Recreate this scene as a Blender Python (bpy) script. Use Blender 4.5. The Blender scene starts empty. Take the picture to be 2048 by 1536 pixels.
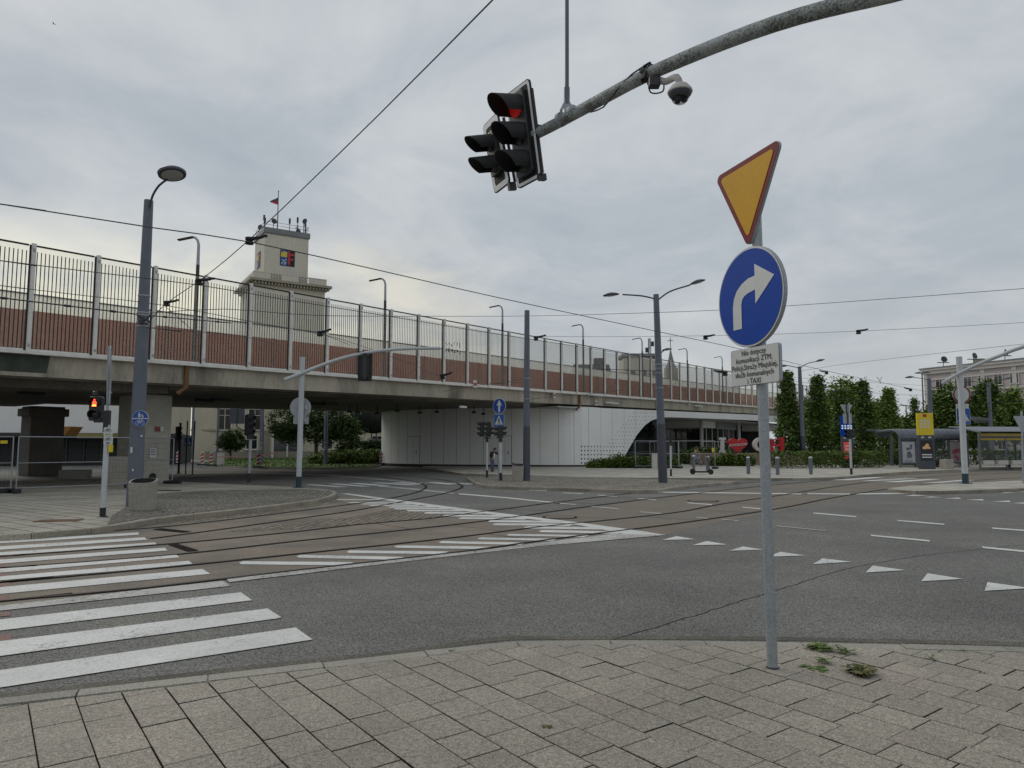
import bpy, bmesh, math, random
from mathutils import Vector, Matrix, noise as mnoise
random.seed(7)
R = math.radians
SC = bpy.context.scene
COL = SC.collection
V = Vector

# ------------------------------------------------------------------ camera
EYE = 1.7
FPX = 1420.0
PITCH = R(5.0)
cam = bpy.data.cameras.new('camera')
cam.sensor_width = 36.0
cam.lens = FPX / 2048 * 36.0
cam.clip_start = .05
cam.clip_end = 3000
co = bpy.data.objects.new('camera', cam)
co.location = (0, 0, EYE)
co.rotation_euler = (R(90) + PITCH, 0, 0)
COL.objects.link(co)
SC.camera = co
CP, SP = math.cos(PITCH), math.sin(PITCH)

# the photograph's measurements turned into points of the place
def ray(px, py):
    x, y = (px - 1024) / FPX, (768 - py) / FPX
    return V((x, CP - y * SP, SP + y * CP))
def G(px, py, z=0.0):
    d = ray(px, py)
    t = (z - EYE) / d.z
    return V((d.x * t, d.y * t, z))
def A(px, py, Y):
    d = ray(px, py)
    t = Y / d.y
    return V((d.x * t, Y, EYE + d.z * t))
def PL(px, py, p0, dr):
    """point where the sight line meets the vertical plane through p0 along dr"""
    d = ray(px, py)
    n = V((-dr.y, dr.x))
    t = (p0.x * n.x + p0.y * n.y) / (d.x * n.x + d.y * n.y)
    return V((d.x * t, d.y * t, EYE + d.z * t))

# ------------------------------------------------------------------ objects
ORG = {}
def tag(o, label=None, cat=None, group=None, kind=None):
    if label: o['label'] = label
    if cat: o['category'] = cat
    if group: o['group'] = group
    if kind: o['kind'] = kind
    return o
def thing(name, label, cat, loc=(0, 0, 0), group=None):
    o = bpy.data.objects.new(name, None)
    o.empty_display_size = .2
    o.location = loc
    COL.objects.link(o)
    ORG[o.name] = V(loc)
    return tag(o, label, cat, group)
def kids(o): return [c for c in bpy.data.objects if c.parent == o]
def copy_tree(o, parent=None):
    c = o.copy()
    COL.objects.link(c)
    if parent: c.parent = parent
    for k in list(o.children): copy_tree(k, c)
    return c

class MB:
    def __init__(s, T=None):
        s.v, s.f, s.m, s.k, s.T = [], [], [], 0, T
    def add(s, vs, fs):
        b = len(s.v)
        for p in vs:
            p = V(p)
            s.v.append(s.T @ p if s.T else p)
        for f in fs:
            s.f.append([i + b for i in f]); s.m.append(s.k)
        return s
    def poly(s, pts): return s.add(pts, [list(range(len(pts)))])
    def box(s, c, d, rz=0.0, M=None):
        M = M or (Matrix.Translation(V(c)) @ Matrix.Rotation(rz, 4, 'Z'))
        x, y, z = d[0] / 2, d[1] / 2, d[2] / 2
        vs = [M @ V(p) for p in ((-x, -y, -z), (x, -y, -z), (x, y, -z), (-x, y, -z), (-x, -y, z), (x, -y, z), (x, y, z), (-x, y, z))]
        return s.add(vs, [(0, 3, 2, 1), (4, 5, 6, 7), (0, 1, 5, 4), (1, 2, 6, 5), (2, 3, 7, 6), (3, 0, 4, 7)])
    def bar(s, a, b, w, h=None):
        a, b = V(a), V(b); d = b - a; L = d.length
        M = Matrix.Translation((a + b) / 2) @ d.to_track_quat('Y', 'Z').to_matrix().to_4x4()
        return s.box(None, (w, L, h or w), M=M)
    def prism(s, pts, vec):
        pts = [V(p) for p in pts]; vec = V(vec); n = len(pts)
        fs = [list(range(n))[::-1], list(range(n, 2 * n))]
        fs += [(i, (i + 1) % n, n + (i + 1) % n, n + i) for i in range(n)]
        return s.add(pts + [p + vec for p in pts], fs)
    def tube(s, pts, r, seg=10, caps=True):
        pts = [V(p) for p in pts]; n = len(pts)
        rr = r if isinstance(r, (list, tuple)) else [r] * n
        vs = []; up = None
        for i, p in enumerate(pts):
            t = (pts[min(i + 1, n - 1)] - pts[max(i - 1, 0)]).normalized()
            if up is None:
                up = V((0, 0, 1)) if abs(t.z) < .9 else V((1, 0, 0))
            u = (up - t * up.dot(t)).normalized(); w = t.cross(u); up = u
            vs += [p + (u * math.cos(2 * math.pi * k / seg) + w * math.sin(2 * math.pi * k / seg)) * rr[i] for k in range(seg)]
        fs = []
        for i in range(n - 1):
            for k in range(seg):
                a, b = i * seg + k, i * seg + (k + 1) % seg
                fs.append((a, b, b + seg, a + seg))
        if caps:
            fs.append(list(range(seg))[::-1]); fs.append(list(range((n - 1) * seg, n * seg)))
        return s.add(vs, fs)
    def lathe(s, prof, M=None, seg=20, sx=1.0, sy=1.0):
        vs, fs = [], []
        M = M or Matrix()
        for r, z in prof:
            vs += [M @ V((sx * r * math.cos(2 * math.pi * k / seg), sy * r * math.sin(2 * math.pi * k / seg), z)) for k in range(seg)]
        n = len(prof)
        for i in range(n - 1):
            for k in range(seg):
                a, b = i * seg + k, i * seg + (k + 1) % seg
                fs.append((a, b, b + seg, a + seg))
        fs.append(list(range(seg))[::-1]); fs.append(list(range((n - 1) * seg, n * seg)))
        return s.add(vs, fs)
    def build(s, name, mats, parent=None, smooth=False, bevel=0.0, ang=40):
        me = bpy.data.meshes.new(name)
        o = V((0, 0, 0))
        if parent is not None: o = ORG[parent.name]
        me.from_pydata([p - o for p in s.v], [], s.f)
        for m in (mats if isinstance(mats, (list, tuple)) else [mats]): me.materials.append(m)
        for p, k in zip(me.polygons, s.m): p.material_index = k
        me.validate()
        if smooth:
            for p in me.polygons: p.use_smooth = True
            me.set_sharp_from_angle(angle=R(ang))
        me.update()
        ob = bpy.data.objects.new(name, me)
        COL.objects.link(ob)
        if parent is not None: ob.parent = parent
        ORG[ob.name] = o
        if bevel:
            md = ob.modifiers.new('bevel', 'BEVEL'); md.width = bevel; md.segments = 2; md.limit_method = 'ANGLE'
        return ob
    def recalc(s):
        bm = bmesh.new()
        vv = [bm.verts.new(p) for p in s.v]
        for f, k in zip(s.f, s.m):
            try: bm.faces.new([vv[i] for i in f]).material_index = k
            except ValueError: pass
        bmesh.ops.recalc_face_normals(bm, faces=bm.faces)
        bm.verts.index_update()
        s.f = [[v.index for v in f.verts] for f in bm.faces]; s.m = [f.material_index for f in bm.faces]
        s.v = [v.co.copy() for v in bm.verts]
        bm.free()
        return s
def at_base(ob, base):
    """move a single-mesh thing's origin to its base"""
    base = V(base)
    ob.data.transform(Matrix.Translation(-base)); ob.location = base
    return ob

def smooth_line(pts, step=.5):
    """Catmull-Rom through the points"""
    pts = [V(p) for p in pts]; out = []
    P = [pts[0] * 2 - pts[1]] + pts + [pts[-1] * 2 - pts[-2]]
    for i in range(1, len(P) - 2):
        a, b, c, d = P[i - 1:i + 3]
        n = max(2, int((c - b).length / step))
        for k in range(n):
            t = k / n
            out.append(.5 * ((2 * b) + (c - a) * t + (2 * a - 5 * b + 4 * c - d) * t * t + (3 * b - a - 3 * c + d) * t ** 3))
    out.append(pts[-1])
    return out
def strip(mb, pts, w, z, off=0.0):
    """flat ribbon of width w along pts"""
    n = len(pts); L = []; Rr = []
    for i in range(n):
        t = pts[min(i + 1, n - 1)] - pts[max(i - 1, 0)]
        t = V((t.x, t.y, 0)).normalized(); q = V((-t.y, t.x, 0))
        p = V((pts[i].x, pts[i].y, z)) + q * off
        L.append(p + q * w / 2); Rr.append(p - q * w / 2)
    for i in range(n - 1): mb.poly([Rr[i], Rr[i + 1], L[i + 1], L[i]])
    return mb
def inset(pts, d):
    n = len(pts); area = sum(pts[i].x * pts[(i + 1) % n].y - pts[(i + 1) % n].x * pts[i].y for i in range(n))
    sg = 1 if area > 0 else -1; out = []
    for i in range(n):
        a = (pts[i] - pts[i - 1]); b = (pts[(i + 1) % n] - pts[i])
        na = V((-a.y, a.x, 0)).normalized() * sg; nb = V((-b.y, b.x, 0)).normalized() * sg
        m = (na + nb); m = m.normalized() if m.length > 1e-5 else na
        out.append(pts[i] + m * min(d / max(.35, m.dot(na)), 3 * d))
    return out
def upfaces(mb):
    for i, f in enumerate(mb.f):
        n = V((0, 0, 0))
        for j in range(1, len(f) - 1): n += (mb.v[f[j]] - mb.v[f[0]]).cross(mb.v[f[j + 1]] - mb.v[f[0]])
        if n.z < 0: mb.f[i] = f[::-1]
    return mb

_tc = {}
def text_geo(body, size=1.0, align='CENTER', space=1.0):
    key = (body, size, align, space)
    if key in _tc: return _tc[key]
    cu = bpy.data.curves.new('text', 'FONT'); cu.body = body; cu.size = size; cu.align_x = align; cu.space_character = space
    cu.resolution_u = 3
    ob = bpy.data.objects.new('text', cu); COL.objects.link(ob)
    dg = bpy.context.evaluated_depsgraph_get(); dg.update()
    me = bpy.data.meshes.new_from_object(ob.evaluated_get(dg))
    vs = [(v.co.x, v.co.y) for v in me.vertices]; fs = [list(p.vertices) for p in me.polygons]
    bpy.data.objects.remove(ob); bpy.data.curves.remove(cu); bpy.data.meshes.remove(me)
    _tc[key] = (vs, fs)
    return vs, fs
def text(mb, body, x, z, y, size, sx=1.0, bold=0.0, **kw):
    vs, fs = text_geo(body, size, **kw)
    for dx in ((0,) if not bold else (-bold, 0, bold)):
        mb.add([(x + (p[0] + dx) * sx, y - .0003 * (dx > 0) - .0006 * (dx < 0), z + p[1]) for p in vs], fs)
def TR(p, rz=0.0, rx=0.0):
    return Matrix.Translation(V(p)) @ Matrix.Rotation(rz, 4, 'Z') @ Matrix.Rotation(rx, 4, 'X')
def circ(cx, cz, r, y, n=36, a0=0, a1=360):
    return [(cx + r * math.cos(R(a0 + (a1 - a0) * k / n)), y, cz + r * math.sin(R(a0 + (a1 - a0) * k / n))) for k in range(n if a1 - a0 == 360 else n + 1)]

# ------------------------------------------------------------------ materials
def M(name, col, rough=.6, var=.15, scale=1.5, fine=0.0, fscale=60., bump=0.0, bscale=60., metal=0.0, isl=0.0, stretch=None, spec=.5, emit=None, estr=1.0, worn=None, tint=None, coat=0.0, grain=None):
    m = bpy.data.materials.new(name); m.use_nodes = True
    nt = m.node_tree; N = nt.nodes; L = nt.links
    bs = N['Principled BSDF']
    bs.inputs['Roughness'].default_value = rough; bs.inputs['Metallic'].default_value = metal
    bs.inputs['Specular IOR Level'].default_value = spec
    tc = N.new('ShaderNodeTexCoord'); vec = tc.outputs['Object']
    geo = N.new('ShaderNodeNewGeometry')
    if stretch:
        mp = N.new('ShaderNodeMapping'); mp.inputs['Scale'].default_value = stretch
        L.new(vec, mp.inputs['Vector']); vec = mp.outputs['Vector']
    def noise(sc, det=4, rg=.6):
        n = N.new('ShaderNodeTexNoise'); n.inputs['Scale'].default_value = sc; n.inputs['Detail'].default_value = det
        n.inputs['Roughness'].default_value = rg; L.new(vec, n.inputs['Vector']); return n.outputs['Fac']
    def rng(fac, lo, hi, a=.3, b=.7):
        r = N.new('ShaderNodeMapRange'); r.inputs['From Min'].default_value = a; r.inputs['From Max'].default_value = b
        r.inputs['To Min'].default_value = lo; r.inputs['To Max'].default_value = hi; L.new(fac, r.inputs['Value']); return r.outputs['Result']
    def mul(a, b):
        x = N.new('ShaderNodeMath'); x.operation = 'MULTIPLY'; L.new(a, x.inputs[0]); L.new(b, x.inputs[1]); return x.outputs[0]
    f = rng(noise(scale), 1 - var, 1 + var)
    if fine: f = mul(f, rng(noise(fscale, 2), 1 - fine, 1 + fine, .38, .62))
    if grain:   # stone chips: every little cell its own tone
        vo = N.new('ShaderNodeTexVoronoi'); vo.inputs['Scale'].default_value = grain[0]; L.new(vec, vo.inputs['Vector'])
        se = N.new('ShaderNodeSeparateColor'); L.new(vo.outputs['Color'], se.inputs[0]); f = mul(f, rng(se.outputs[0], 1 - grain[1], 1 + grain[1], 0, 1))
    if isl: f = mul(f, rng(geo.outputs['Random Per Island'], 1 - isl, 1 + isl, 0, 1))
    base = None
    if tint:   # second colour mixed in large patches
        mx = N.new('ShaderNodeMix'); mx.data_type = 'RGBA'
        mx.inputs[6].default_value = (*col, 1); mx.inputs[7].default_value = (*tint[0], 1)
        if tint[1] == 'island': L.new(geo.outputs['Random Per Island'], mx.inputs[0])
        else: L.new(rng(noise(tint[1], 5, .65), 0, 1, tint[2], tint[3]), mx.inputs[0])
        base = mx.outputs[2]
    vm = N.new('ShaderNodeVectorMath'); vm.operation = 'SCALE'
    if base: L.new(base, vm.inputs[0])
    else: vm.inputs[0].default_value = col
    L.new(f, vm.inputs['Scale'])
    out = vm.outputs[0]
    if worn:   # worn = (colour underneath, noise scale, threshold, soft)
        mx = N.new('ShaderNodeMix'); mx.data_type = 'RGBA'
        L.new(rng(mul(noise(worn[1], 6, .75), rng(noise(worn[1] / 14, 3), .82, 1.18)), 0, 1, worn[2], worn[2] + worn[3]), mx.inputs[0])
        L.new(out, mx.inputs[6]); mx.inputs[7].default_value = (*worn[0], 1); out = mx.outputs[2]
    L.new(out, bs.inputs['Base Color'])
    if bump:
        b = N.new('ShaderNodeBump'); b.inputs['Strength'].default_value = bump; b.inputs['Distance'].default_value = .02
        L.new(noise(bscale, 5), b.inputs['Height']); L.new(b.outputs['Normal'], bs.inputs['Normal'])
    if coat: bs.inputs['Coat Weight'].default_value = coat
    if emit:
        bs.inputs['Emission Color'].default_value = (*emit, 1); bs.inputs['Emission Strength'].default_value = estr
    return m

def glass_mat(name, tint, opac, dcol, rough=.05):
    m = bpy.data.materials.new(name); m.use_nodes = True
    nt = m.node_tree; N = nt.nodes; L = nt.links
    N.remove(N['Principled BSDF'])
    tr = N.new('ShaderNodeBsdfTransparent'); tr.inputs[0].default_value = (*tint, 1)
    gl = N.new('ShaderNodeBsdfGlossy'); gl.inputs['Roughness'].default_value = rough; gl.inputs[0].default_value = (.8, .8, .8, 1)
    d1 = N.new('ShaderNodeBsdfDiffuse'); d1.inputs[0].default_value = (*dcol, 1); d2 = N.new('ShaderNodeBsdfTranslucent'); d2.inputs[0].default_value = (*dcol, 1)
    df = N.new('ShaderNodeMixShader'); df.inputs[0].default_value = .5; L.new(d1.outputs[0], df.inputs[1]); L.new(d2.outputs[0], df.inputs[2])
    tc = N.new('ShaderNodeTexCoord'); nz = N.new('ShaderNodeTexNoise'); nz.inputs['Scale'].default_value = 1.3; L.new(tc.outputs['Object'], nz.inputs['Vector'])
    mr = N.new('ShaderNodeMapRange'); mr.inputs['To Min'].default_value = opac * .5; mr.inputs['To Max'].default_value = opac * 1.5; L.new(nz.outputs['Fac'], mr.inputs['Value'])
    m1 = N.new('ShaderNodeMixShader'); L.new(mr.outputs[0], m1.inputs[0]); L.new(tr.outputs[0], m1.inputs[1]); L.new(df.outputs[0], m1.inputs[2])
    lw = N.new('ShaderNodeLayerWeight'); pw = N.new('ShaderNodeMath'); pw.operation = 'POWER'; pw.inputs[1].default_value = 5; L.new(lw.outputs['Facing'], pw.inputs[0])
    fr = N.new('ShaderNodeMath'); fr.operation = 'MULTIPLY_ADD'; fr.inputs[1].default_value = .55; fr.inputs[2].default_value = .025; L.new(pw.outputs[0], fr.inputs[0])
    m2 = N.new('ShaderNodeMixShader'); L.new(fr.outputs[0], m2.inputs[0]); L.new(m1.outputs[0], m2.inputs[1]); L.new(gl.outputs[0], m2.inputs[2])
    L.new(m2.outputs[0], N['Material Output'].inputs['Surface'])
    return m

ASPH = (.150, .147, .134)
mAsph = M('asphalt', ASPH, .85, .18, .45, grain=(95, .72), bump=.2, bscale=160, tint=((.185, .178, .155), .35, .45, .75), spec=.3)
mGround = M('far_ground', (.16, .155, .13), .9, .25, .05, fine=.2, fscale=3)
mSeam = M('tar', (.024, .023, .021), .9, .3, 8, spec=.05)
mTrack = M('track_slab_concrete', (.215, .175, .132), .85, .22, .5, fine=.32, fscale=45, bump=.25, bscale=60, tint=((.128, .116, .098), .7, .42, .68))
mTrackG = M('track_slab_grey', (.205, .17, .128), .85, .2, .5, fine=.32, fscale=45, bump=.25, bscale=60, tint=((.105, .1, .09), .5, .42, .72))
mRailG = M('rail_groove', (.022, .019, .016), .9, .3, 6, spec=.04)
mRail = M('rail_steel', (.06, .05, .042), .6, .25, 6, metal=.1, spec=.25)
mPaint = M('white_road_paint', (.62, .62, .59), .7, .10, 1.5, fine=.12, fscale=60, worn=((.17, .165, .15), 22, .56, .16))
mPaintOld = M('old_road_paint', (.46, .45, .42), .75, .15, 1.5, fine=.15, fscale=60, worn=((.15, .145, .13), 16, .49, .14))
mRedPaint = M('red_road_paint', (.21, .105, .085), .8, .2, 2, fine=.2, worn=((.13, .11, .1), 18, .52, .15))
mKerb = M('kerb_granite', (.30, .28, .235), .8, .14, 1.2, fine=.25, fscale=70, bump=.3, bscale=50, isl=.14)
mKerbFar = M('kerb_weathered', (.30, .268, .212), .85, .2, 1.2, fine=.25, fscale=50, bump=.3, isl=.18)
mSlab = M('paving_slab', (.285, .258, .210), .82, .17, .55, grain=(160, .46), fine=.12, fscale=30, bump=.15, bscale=150, isl=.08, tint=((.325, .27, .222), .6, .52, .78))
mJoint = M('joint_dirt', (.012, .011, .008), .95, .4, 9)
mPave = None
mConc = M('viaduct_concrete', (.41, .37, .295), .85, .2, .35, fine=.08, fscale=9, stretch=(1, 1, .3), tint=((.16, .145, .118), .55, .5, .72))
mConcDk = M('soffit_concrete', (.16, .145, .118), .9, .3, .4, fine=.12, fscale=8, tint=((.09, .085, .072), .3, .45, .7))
mPierDk = M('shaded_pier_concrete', (.16, .15, .128), .9, .25, .6, fine=.12, fscale=20)  # darker copy of the pier concrete, the deck's shadow put into its colour
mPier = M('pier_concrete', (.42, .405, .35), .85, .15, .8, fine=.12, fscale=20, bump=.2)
mSlate = M('slate_pole_paint', (.125, .14, .175), .45, .08, 2, fine=.05, fscale=60, tint=((.10, .115, .145), .6, .5, .7))
mSlateDk = M('dark_slate_paint', (.062, .069, .086), .5, .12, 3, fine=.06)
mWhitePole = M('grey_white_pole_paint', (.50, .53, .545), .45, .08, 2, fine=.05)
mGalv = M('galvanised_steel', (.33, .36, .38), .42, .12, 4, fine=.1, fscale=50, metal=.35)
mGalvLt = M('light_post_steel', (.72, .70, .65), .5, .1, 4, fine=.06)
mArm = M('lichen_stained_arm', (.34, .365, .355), .5, .1, 3, fine=.15, fscale=60, worn=((.085, .092, .08), 46, .445, .14), bump=.1, bscale=70)
mBlack = M('black_plastic', (.018, .019, .021), .42, .2, 6, fine=.1)
mBlackDull = M('dull_black', (.02, .02, .021), .75, .2, 6)
mDark = M('dark_metal', (.035, .036, .038), .5, .2, 5)
mCable = M('cable_black', (.012, .012, .013), .6, .2, 9)
mWire = M('wire_steel', (.035, .037, .04), .5, .1, 5)
mBlue = M('sign_blue', (.004, .055, .35), .5, .06, 5, fine=.04, spec=.12)
mSignWhite = M('sign_white', (.58, .60, .58), .4, .05, 5, fine=.04, stretch=None)
mSignOr = M('sign_amber', (.60, .315, .005), .5, .05, 4, fine=.03, fscale=30, spec=.12)
mSignRed = M('sign_red', (.17, .012, .016), .5, .1, 6, spec=.12)
mAlu = M('sign_back_aluminium', (.36, .38, .40), .5, .08, 3, fine=.05, metal=.3)
mInk = M('sign_ink', (.012, .012, .014), .5, .1, 8)
mPlate = M('ribbed_white_plate', (.56, .575, .55), .45, .04, 6, fine=.035, fscale=7, stretch=(14, 14, .6))
mRed = M('lit_red_lens', (.25, .01, .01), .3, .1, 8, emit=(.9, .02, .015), estr=.12)
mRedFig = M('lit_red_figure', (.6, .05, .02), .3, .1, 8, emit=(1., .07, .025), estr=2.2)
mRedCore = M('lit_red_core', (.8, .2, .02), .3, .1, 8, emit=(1., .32, .05), estr=2.6)
mLens = M('unlit_lens', (.012, .013, .014), .2, .2, 6)
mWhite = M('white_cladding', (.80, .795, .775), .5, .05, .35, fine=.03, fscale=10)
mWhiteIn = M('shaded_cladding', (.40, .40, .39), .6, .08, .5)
mSeamWall = M('panel_seam', (.11, .11, .108), .7, .1, 6)
mBrown = M('rust_brown_wall', (.31, .104, .045), .8, .16, .4, fine=.1, fscale=6, stretch=(1, 1, 1), tint=((.29, .08, .03), .3, .4, .7))
mGlassBar = glass_mat('barrier_glass', (.985, .985, .97), .05, (.86, .85, .8), .12)
mGlassMilk = glass_mat('milky_glass', (.95, .95, .93), .5, (.8, .79, .74), .2)
mGlass = glass_mat('clear_glass', (.72, .76, .76), .10, (.3, .32, .32))
mDarkGlass = M('dark_glazing', (.02, .024, .026), .08, .2, 1, spec=.7)
mTower = M('pale_tower_render', (.60, .57, .48), .85, .08, .25, fine=.05, fscale=5, stretch=(1, 1, .35), tint=((.50, .465, .38), .5, .5, .75))
mCream = M('cream_render', (.50, .455, .35), .85, .08, .3, fine=.05, fscale=6)
mCreamDk = M('weathered_render', (.34, .31, .24), .85, .15, .5, fine=.08)
mStone = M('plinth_stone', (.24, .22, .175), .85, .15, .6, fine=.1, fscale=8)
mRoofG = M('grey_roof', (.21, .22, .23), .7, .12, .5)
mPink = M('mauve_grey_render', (.44, .39, .385), .85, .08, .3, fine=.05)
mTrim = M('pale_trim', (.56, .53, .50), .8, .06, .5)
mHed = M('hedge_leaf', (.085, .13, .03), spec=.1, rough=.6, var=.2, scale=.8, isl=.45, tint=((.13, .175, .04), 'island'))
mShr = M('shrub_leaf', (.12, .175, .05), spec=.1, rough=.6, var=.25, scale=.8, isl=.4, tint=((.15, .185, .055), 'island'))
mDkLeaf = M('dark_leaf', (.06, .10, .03), spec=.1, rough=.6, var=.25, scale=.7, isl=.4, tint=((.055, .085, .024), 'island'))
mHorn = M('hornbeam_leaf', (.085, .14, .038), spec=.1, rough=.6, var=.25, scale=.6, isl=.4, tint=((.15, .215, .055), 'island'))
mLtLeaf = M('light_leaf', (.14, .21, .05), spec=.1, rough=.6, var=.25, scale=.6, isl=.4, tint=((.22, .30, .075), 'island'))
mBark = M('bark', (.07, .058, .045), .9, .25, 6, bump=.5, bscale=30)
mGrass = M('lawn_green', (.075, .118, .028), spec=.1, rough=.8, var=.3, scale=.8, fine=.4, fscale=20)
mWeed = M('weed_leaf', (.10, .155, .035), spec=.1, rough=.55, var=.2, scale=8, isl=.35, tint=((.15, .19, .06), 'island'))
mWeedDry = M('weed_leaf_dry', (.10, .125, .04), spec=.1, rough=.6, var=.2, scale=8, isl=.35, tint=((.15, .12, .055), 'island'))
mBinC = M('bin_aggregate', (.34, .315, .275), .85, .08, 3, fine=.3, fscale=70, bump=.3, bscale=70)
mYellow = M('totem_yellow', (.72, .55, .02), .4, .05, 2)
mRedObj = M('red_gloss', (.46, .012, .02), .35, .06, 2)
mSkin = M('skin', (.45, .27, .19), .6, .08, 8)
mJeans = M('denim', (.075, .105, .17), .85, .15, 8)
mJeansLt = M('pale_denim', (.28, .34, .45), .85, .12, 8)
mJacket = M('black_jacket', (.014, .015, .018), .8, .2, 8)
mShirt = M('white_shirt', (.6, .6, .6), .8, .05, 8)
mBeige = M('beige_top', (.36, .27, .2), .85, .1, 8)
mHair = M('dark_hair', (.018, .014, .011), .7, .2, 20)
mLampGlass = M('lamp_diffuser', (.42, .43, .41), .25, .05, 5)
mShelter = M('shelter_grey', (.135, .15, .175), .45, .08, 2)
mRust = M('rust', (.20, .095, .045), .85, .3, 3)
mCob = None

def grid_mat(name, c1, c2, cj, sx, sy, rot, jw=.06, rough=.85, stagger=True, warp=.12):
    """blocks with dark joints, laid in the ground plane"""
    m = bpy.data.materials.new(name); m.use_nodes = True
    nt = m.node_tree; N = nt.nodes; L = nt.links; bs = N['Principled BSDF']; bs.inputs['Roughness'].default_value = rough
    tc = N.new('ShaderNodeTexCoord'); mp = N.new('ShaderNodeMapping'); mp.inputs['Rotation'].default_value = (0, 0, rot); L.new(tc.outputs['Object'], mp.inputs['Vector'])
    wn = N.new('ShaderNodeTexNoise'); wn.inputs['Scale'].default_value = 2.5 if warp < .2 else 5.5; L.new(mp.outputs[0], wn.inputs['Vector'])
    ad = N.new('ShaderNodeVectorMath'); ad.operation = 'MULTIPLY_ADD'; ad.inputs[1].default_value = (warp * sx, warp * sy, 0); L.new(wn.outputs['Color'], ad.inputs[0]); L.new(mp.outputs[0], ad.inputs[2])
    br = N.new('ShaderNodeTexBrick'); L.new(ad.outputs[0], br.inputs['Vector'])
    br.inputs['Scale'].default_value = 1.0; br.inputs['Brick Width'].default_value = sx; br.inputs['Row Height'].default_value = sy
    br.inputs['Mortar Size'].default_value = jw * sy; br.inputs['Mortar Smooth'].default_value = .3; br.offset = .5 if stagger else 0
    br.inputs['Color1'].default_value = (*c1, 1); br.inputs['Color2'].default_value = (*c2, 1); br.inputs['Mortar'].default_value = (*cj, 1)
    nz = N.new('ShaderNodeTexNoise'); nz.inputs['Scale'].default_value = .7; nz.inputs['Detail'].default_value = 6; L.new(tc.outputs['Object'], nz.inputs['Vector'])
    mr = N.new('ShaderNodeMapRange'); mr.inputs['From Min'].default_value = .3; mr.inputs['From Max'].default_value = .7; mr.inputs['To Min'].default_value = .75; mr.inputs['To Max'].default_value = 1.2; L.new(nz.outputs['Fac'], mr.inputs['Value'])
    nf = N.new('ShaderNodeTexNoise'); nf.inputs['Scale'].default_value = 40; L.new(tc.outputs['Object'], nf.inputs['Vector'])
    mf = N.new('ShaderNodeMapRange'); mf.inputs['From Min'].default_value = .3; mf.inputs['From Max'].default_value = .7; mf.inputs['To Min'].default_value = .8; mf.inputs['To Max'].default_value = 1.2; L.new(nf.outputs['Fac'], mf.inputs['Value'])
    mm = N.new('ShaderNodeMath'); mm.operation = 'MULTIPLY'; L.new(mr.outputs[0], mm.inputs[0]); L.new(mf.outputs[0], mm.inputs[1])
    sc = N.new('ShaderNodeVectorMath'); sc.operation = 'SCALE'; L.new(br.outputs['Color'], sc.inputs[0]); L.new(mm.outputs[0], sc.inputs['Scale'])
    L.new(sc.outputs[0], bs.inputs['Base Color'])
    bp = N.new('ShaderNodeBump'); bp.inputs['Strength'].default_value = .7; bp.inputs['Distance'].default_value = .02; bp.invert = True
    L.new(br.outputs['Fac'], bp.inputs['Height']); L.new(bp.outputs[0], bs.inputs['Normal'])
    return m
mCob = grid_mat('cobble_setts', (.34, .31, .25), (.20, .185, .155), (.03, .028, .022), .16, .14, R(20), .2, warp=1.1)
mCobFar = grid_mat('cobble_setts_far', (.44, .39, .31), (.3, .27, .22), (.05, .047, .038), .2, .18, R(-35), .2, warp=1.0)
mCobTrk = grid_mat('track_setts', (.31, .25, .18), (.2, .165, .125), (.035, .03, .024), .22, .16, R(40), .18, warp=.9)
mPaveL = grid_mat('far_paving', (.38, .35, .29), (.34, .315, .26), (.07, .065, .055), .6, .42, R(35), .045)
mPaveR = grid_mat('platform_paving', (.47, .44, .37), (.42, .395, .335), (.22, .21, .18), .5, .5, R(-35), .03)

# ------------------------------------------------------------------ sky, sun
w = bpy.data.worlds.new('World'); SC.world = w; w.use_nodes = True
nt = w.node_tree; N = nt.nodes; L = nt.links; bg = N['Background']
SUN = V((-.62, .60, .52)).normalized()
sky = N.new('ShaderNodeTexSky'); sky.sky_type = 'NISHITA'; sky.sun_disc = False
sky.sun_elevation = math.asin(SUN.z); sky.sun_rotation = math.atan2(SUN.x, SUN.y); sky.dust_density = 3
tc = N.new('ShaderNodeTexCoord'); sep = N.new('ShaderNodeSeparateXYZ'); L.new(tc.outputs['Generated'], sep.inputs[0])
def wm(op, a, b=None, clamp=False):
    n = N.new('ShaderNodeMath'); n.operation = op; n.use_clamp = clamp
    for i, q in enumerate((a, b)):
        if q is None: continue
        if isinstance(q, (int, float)): n.inputs[i].default_value = q
        else: L.new(q, n.inputs[i])
    return n.outputs[0]
den = wm('ADD', wm('MAXIMUM', sep.outputs['Z'], 0.0), .22)
cx, cy = wm('DIVIDE', sep.outputs['X'], den), wm('DIVIDE', sep.outputs['Y'], den)
cmb = N.new('ShaderNodeCombineXYZ'); L.new(cx, cmb.inputs[0]); L.new(cy, cmb.inputs[1])
def wnoise(sc, det, rg, dist=0.0, off=(0, 0, 0)):
    mp = N.new('ShaderNodeMapping'); mp.inputs['Location'].default_value = off; L.new(cmb.outputs[0], mp.inputs['Vector'])
    n = N.new('ShaderNodeTexNoise'); n.inputs['Scale'].default_value = sc; n.inputs['Detail'].default_value = det; n.inputs['Roughness'].default_value = rg
    n.inputs['Distortion'].default_value = dist; L.new(mp.outputs[0], n.inputs['Vector']); return n.outputs['Fac']
def wramp(fac, stops):
    r = N.new('ShaderNodeValToRGB'); e = r.color_ramp.elements
    while len(e) < len(stops): e.new(.5)
    for q, (p, c) in zip(e, stops): q.position = p; q.color = (*c, 1)
    L.new(fac, r.inputs[0]); return r.outputs[0]
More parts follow.
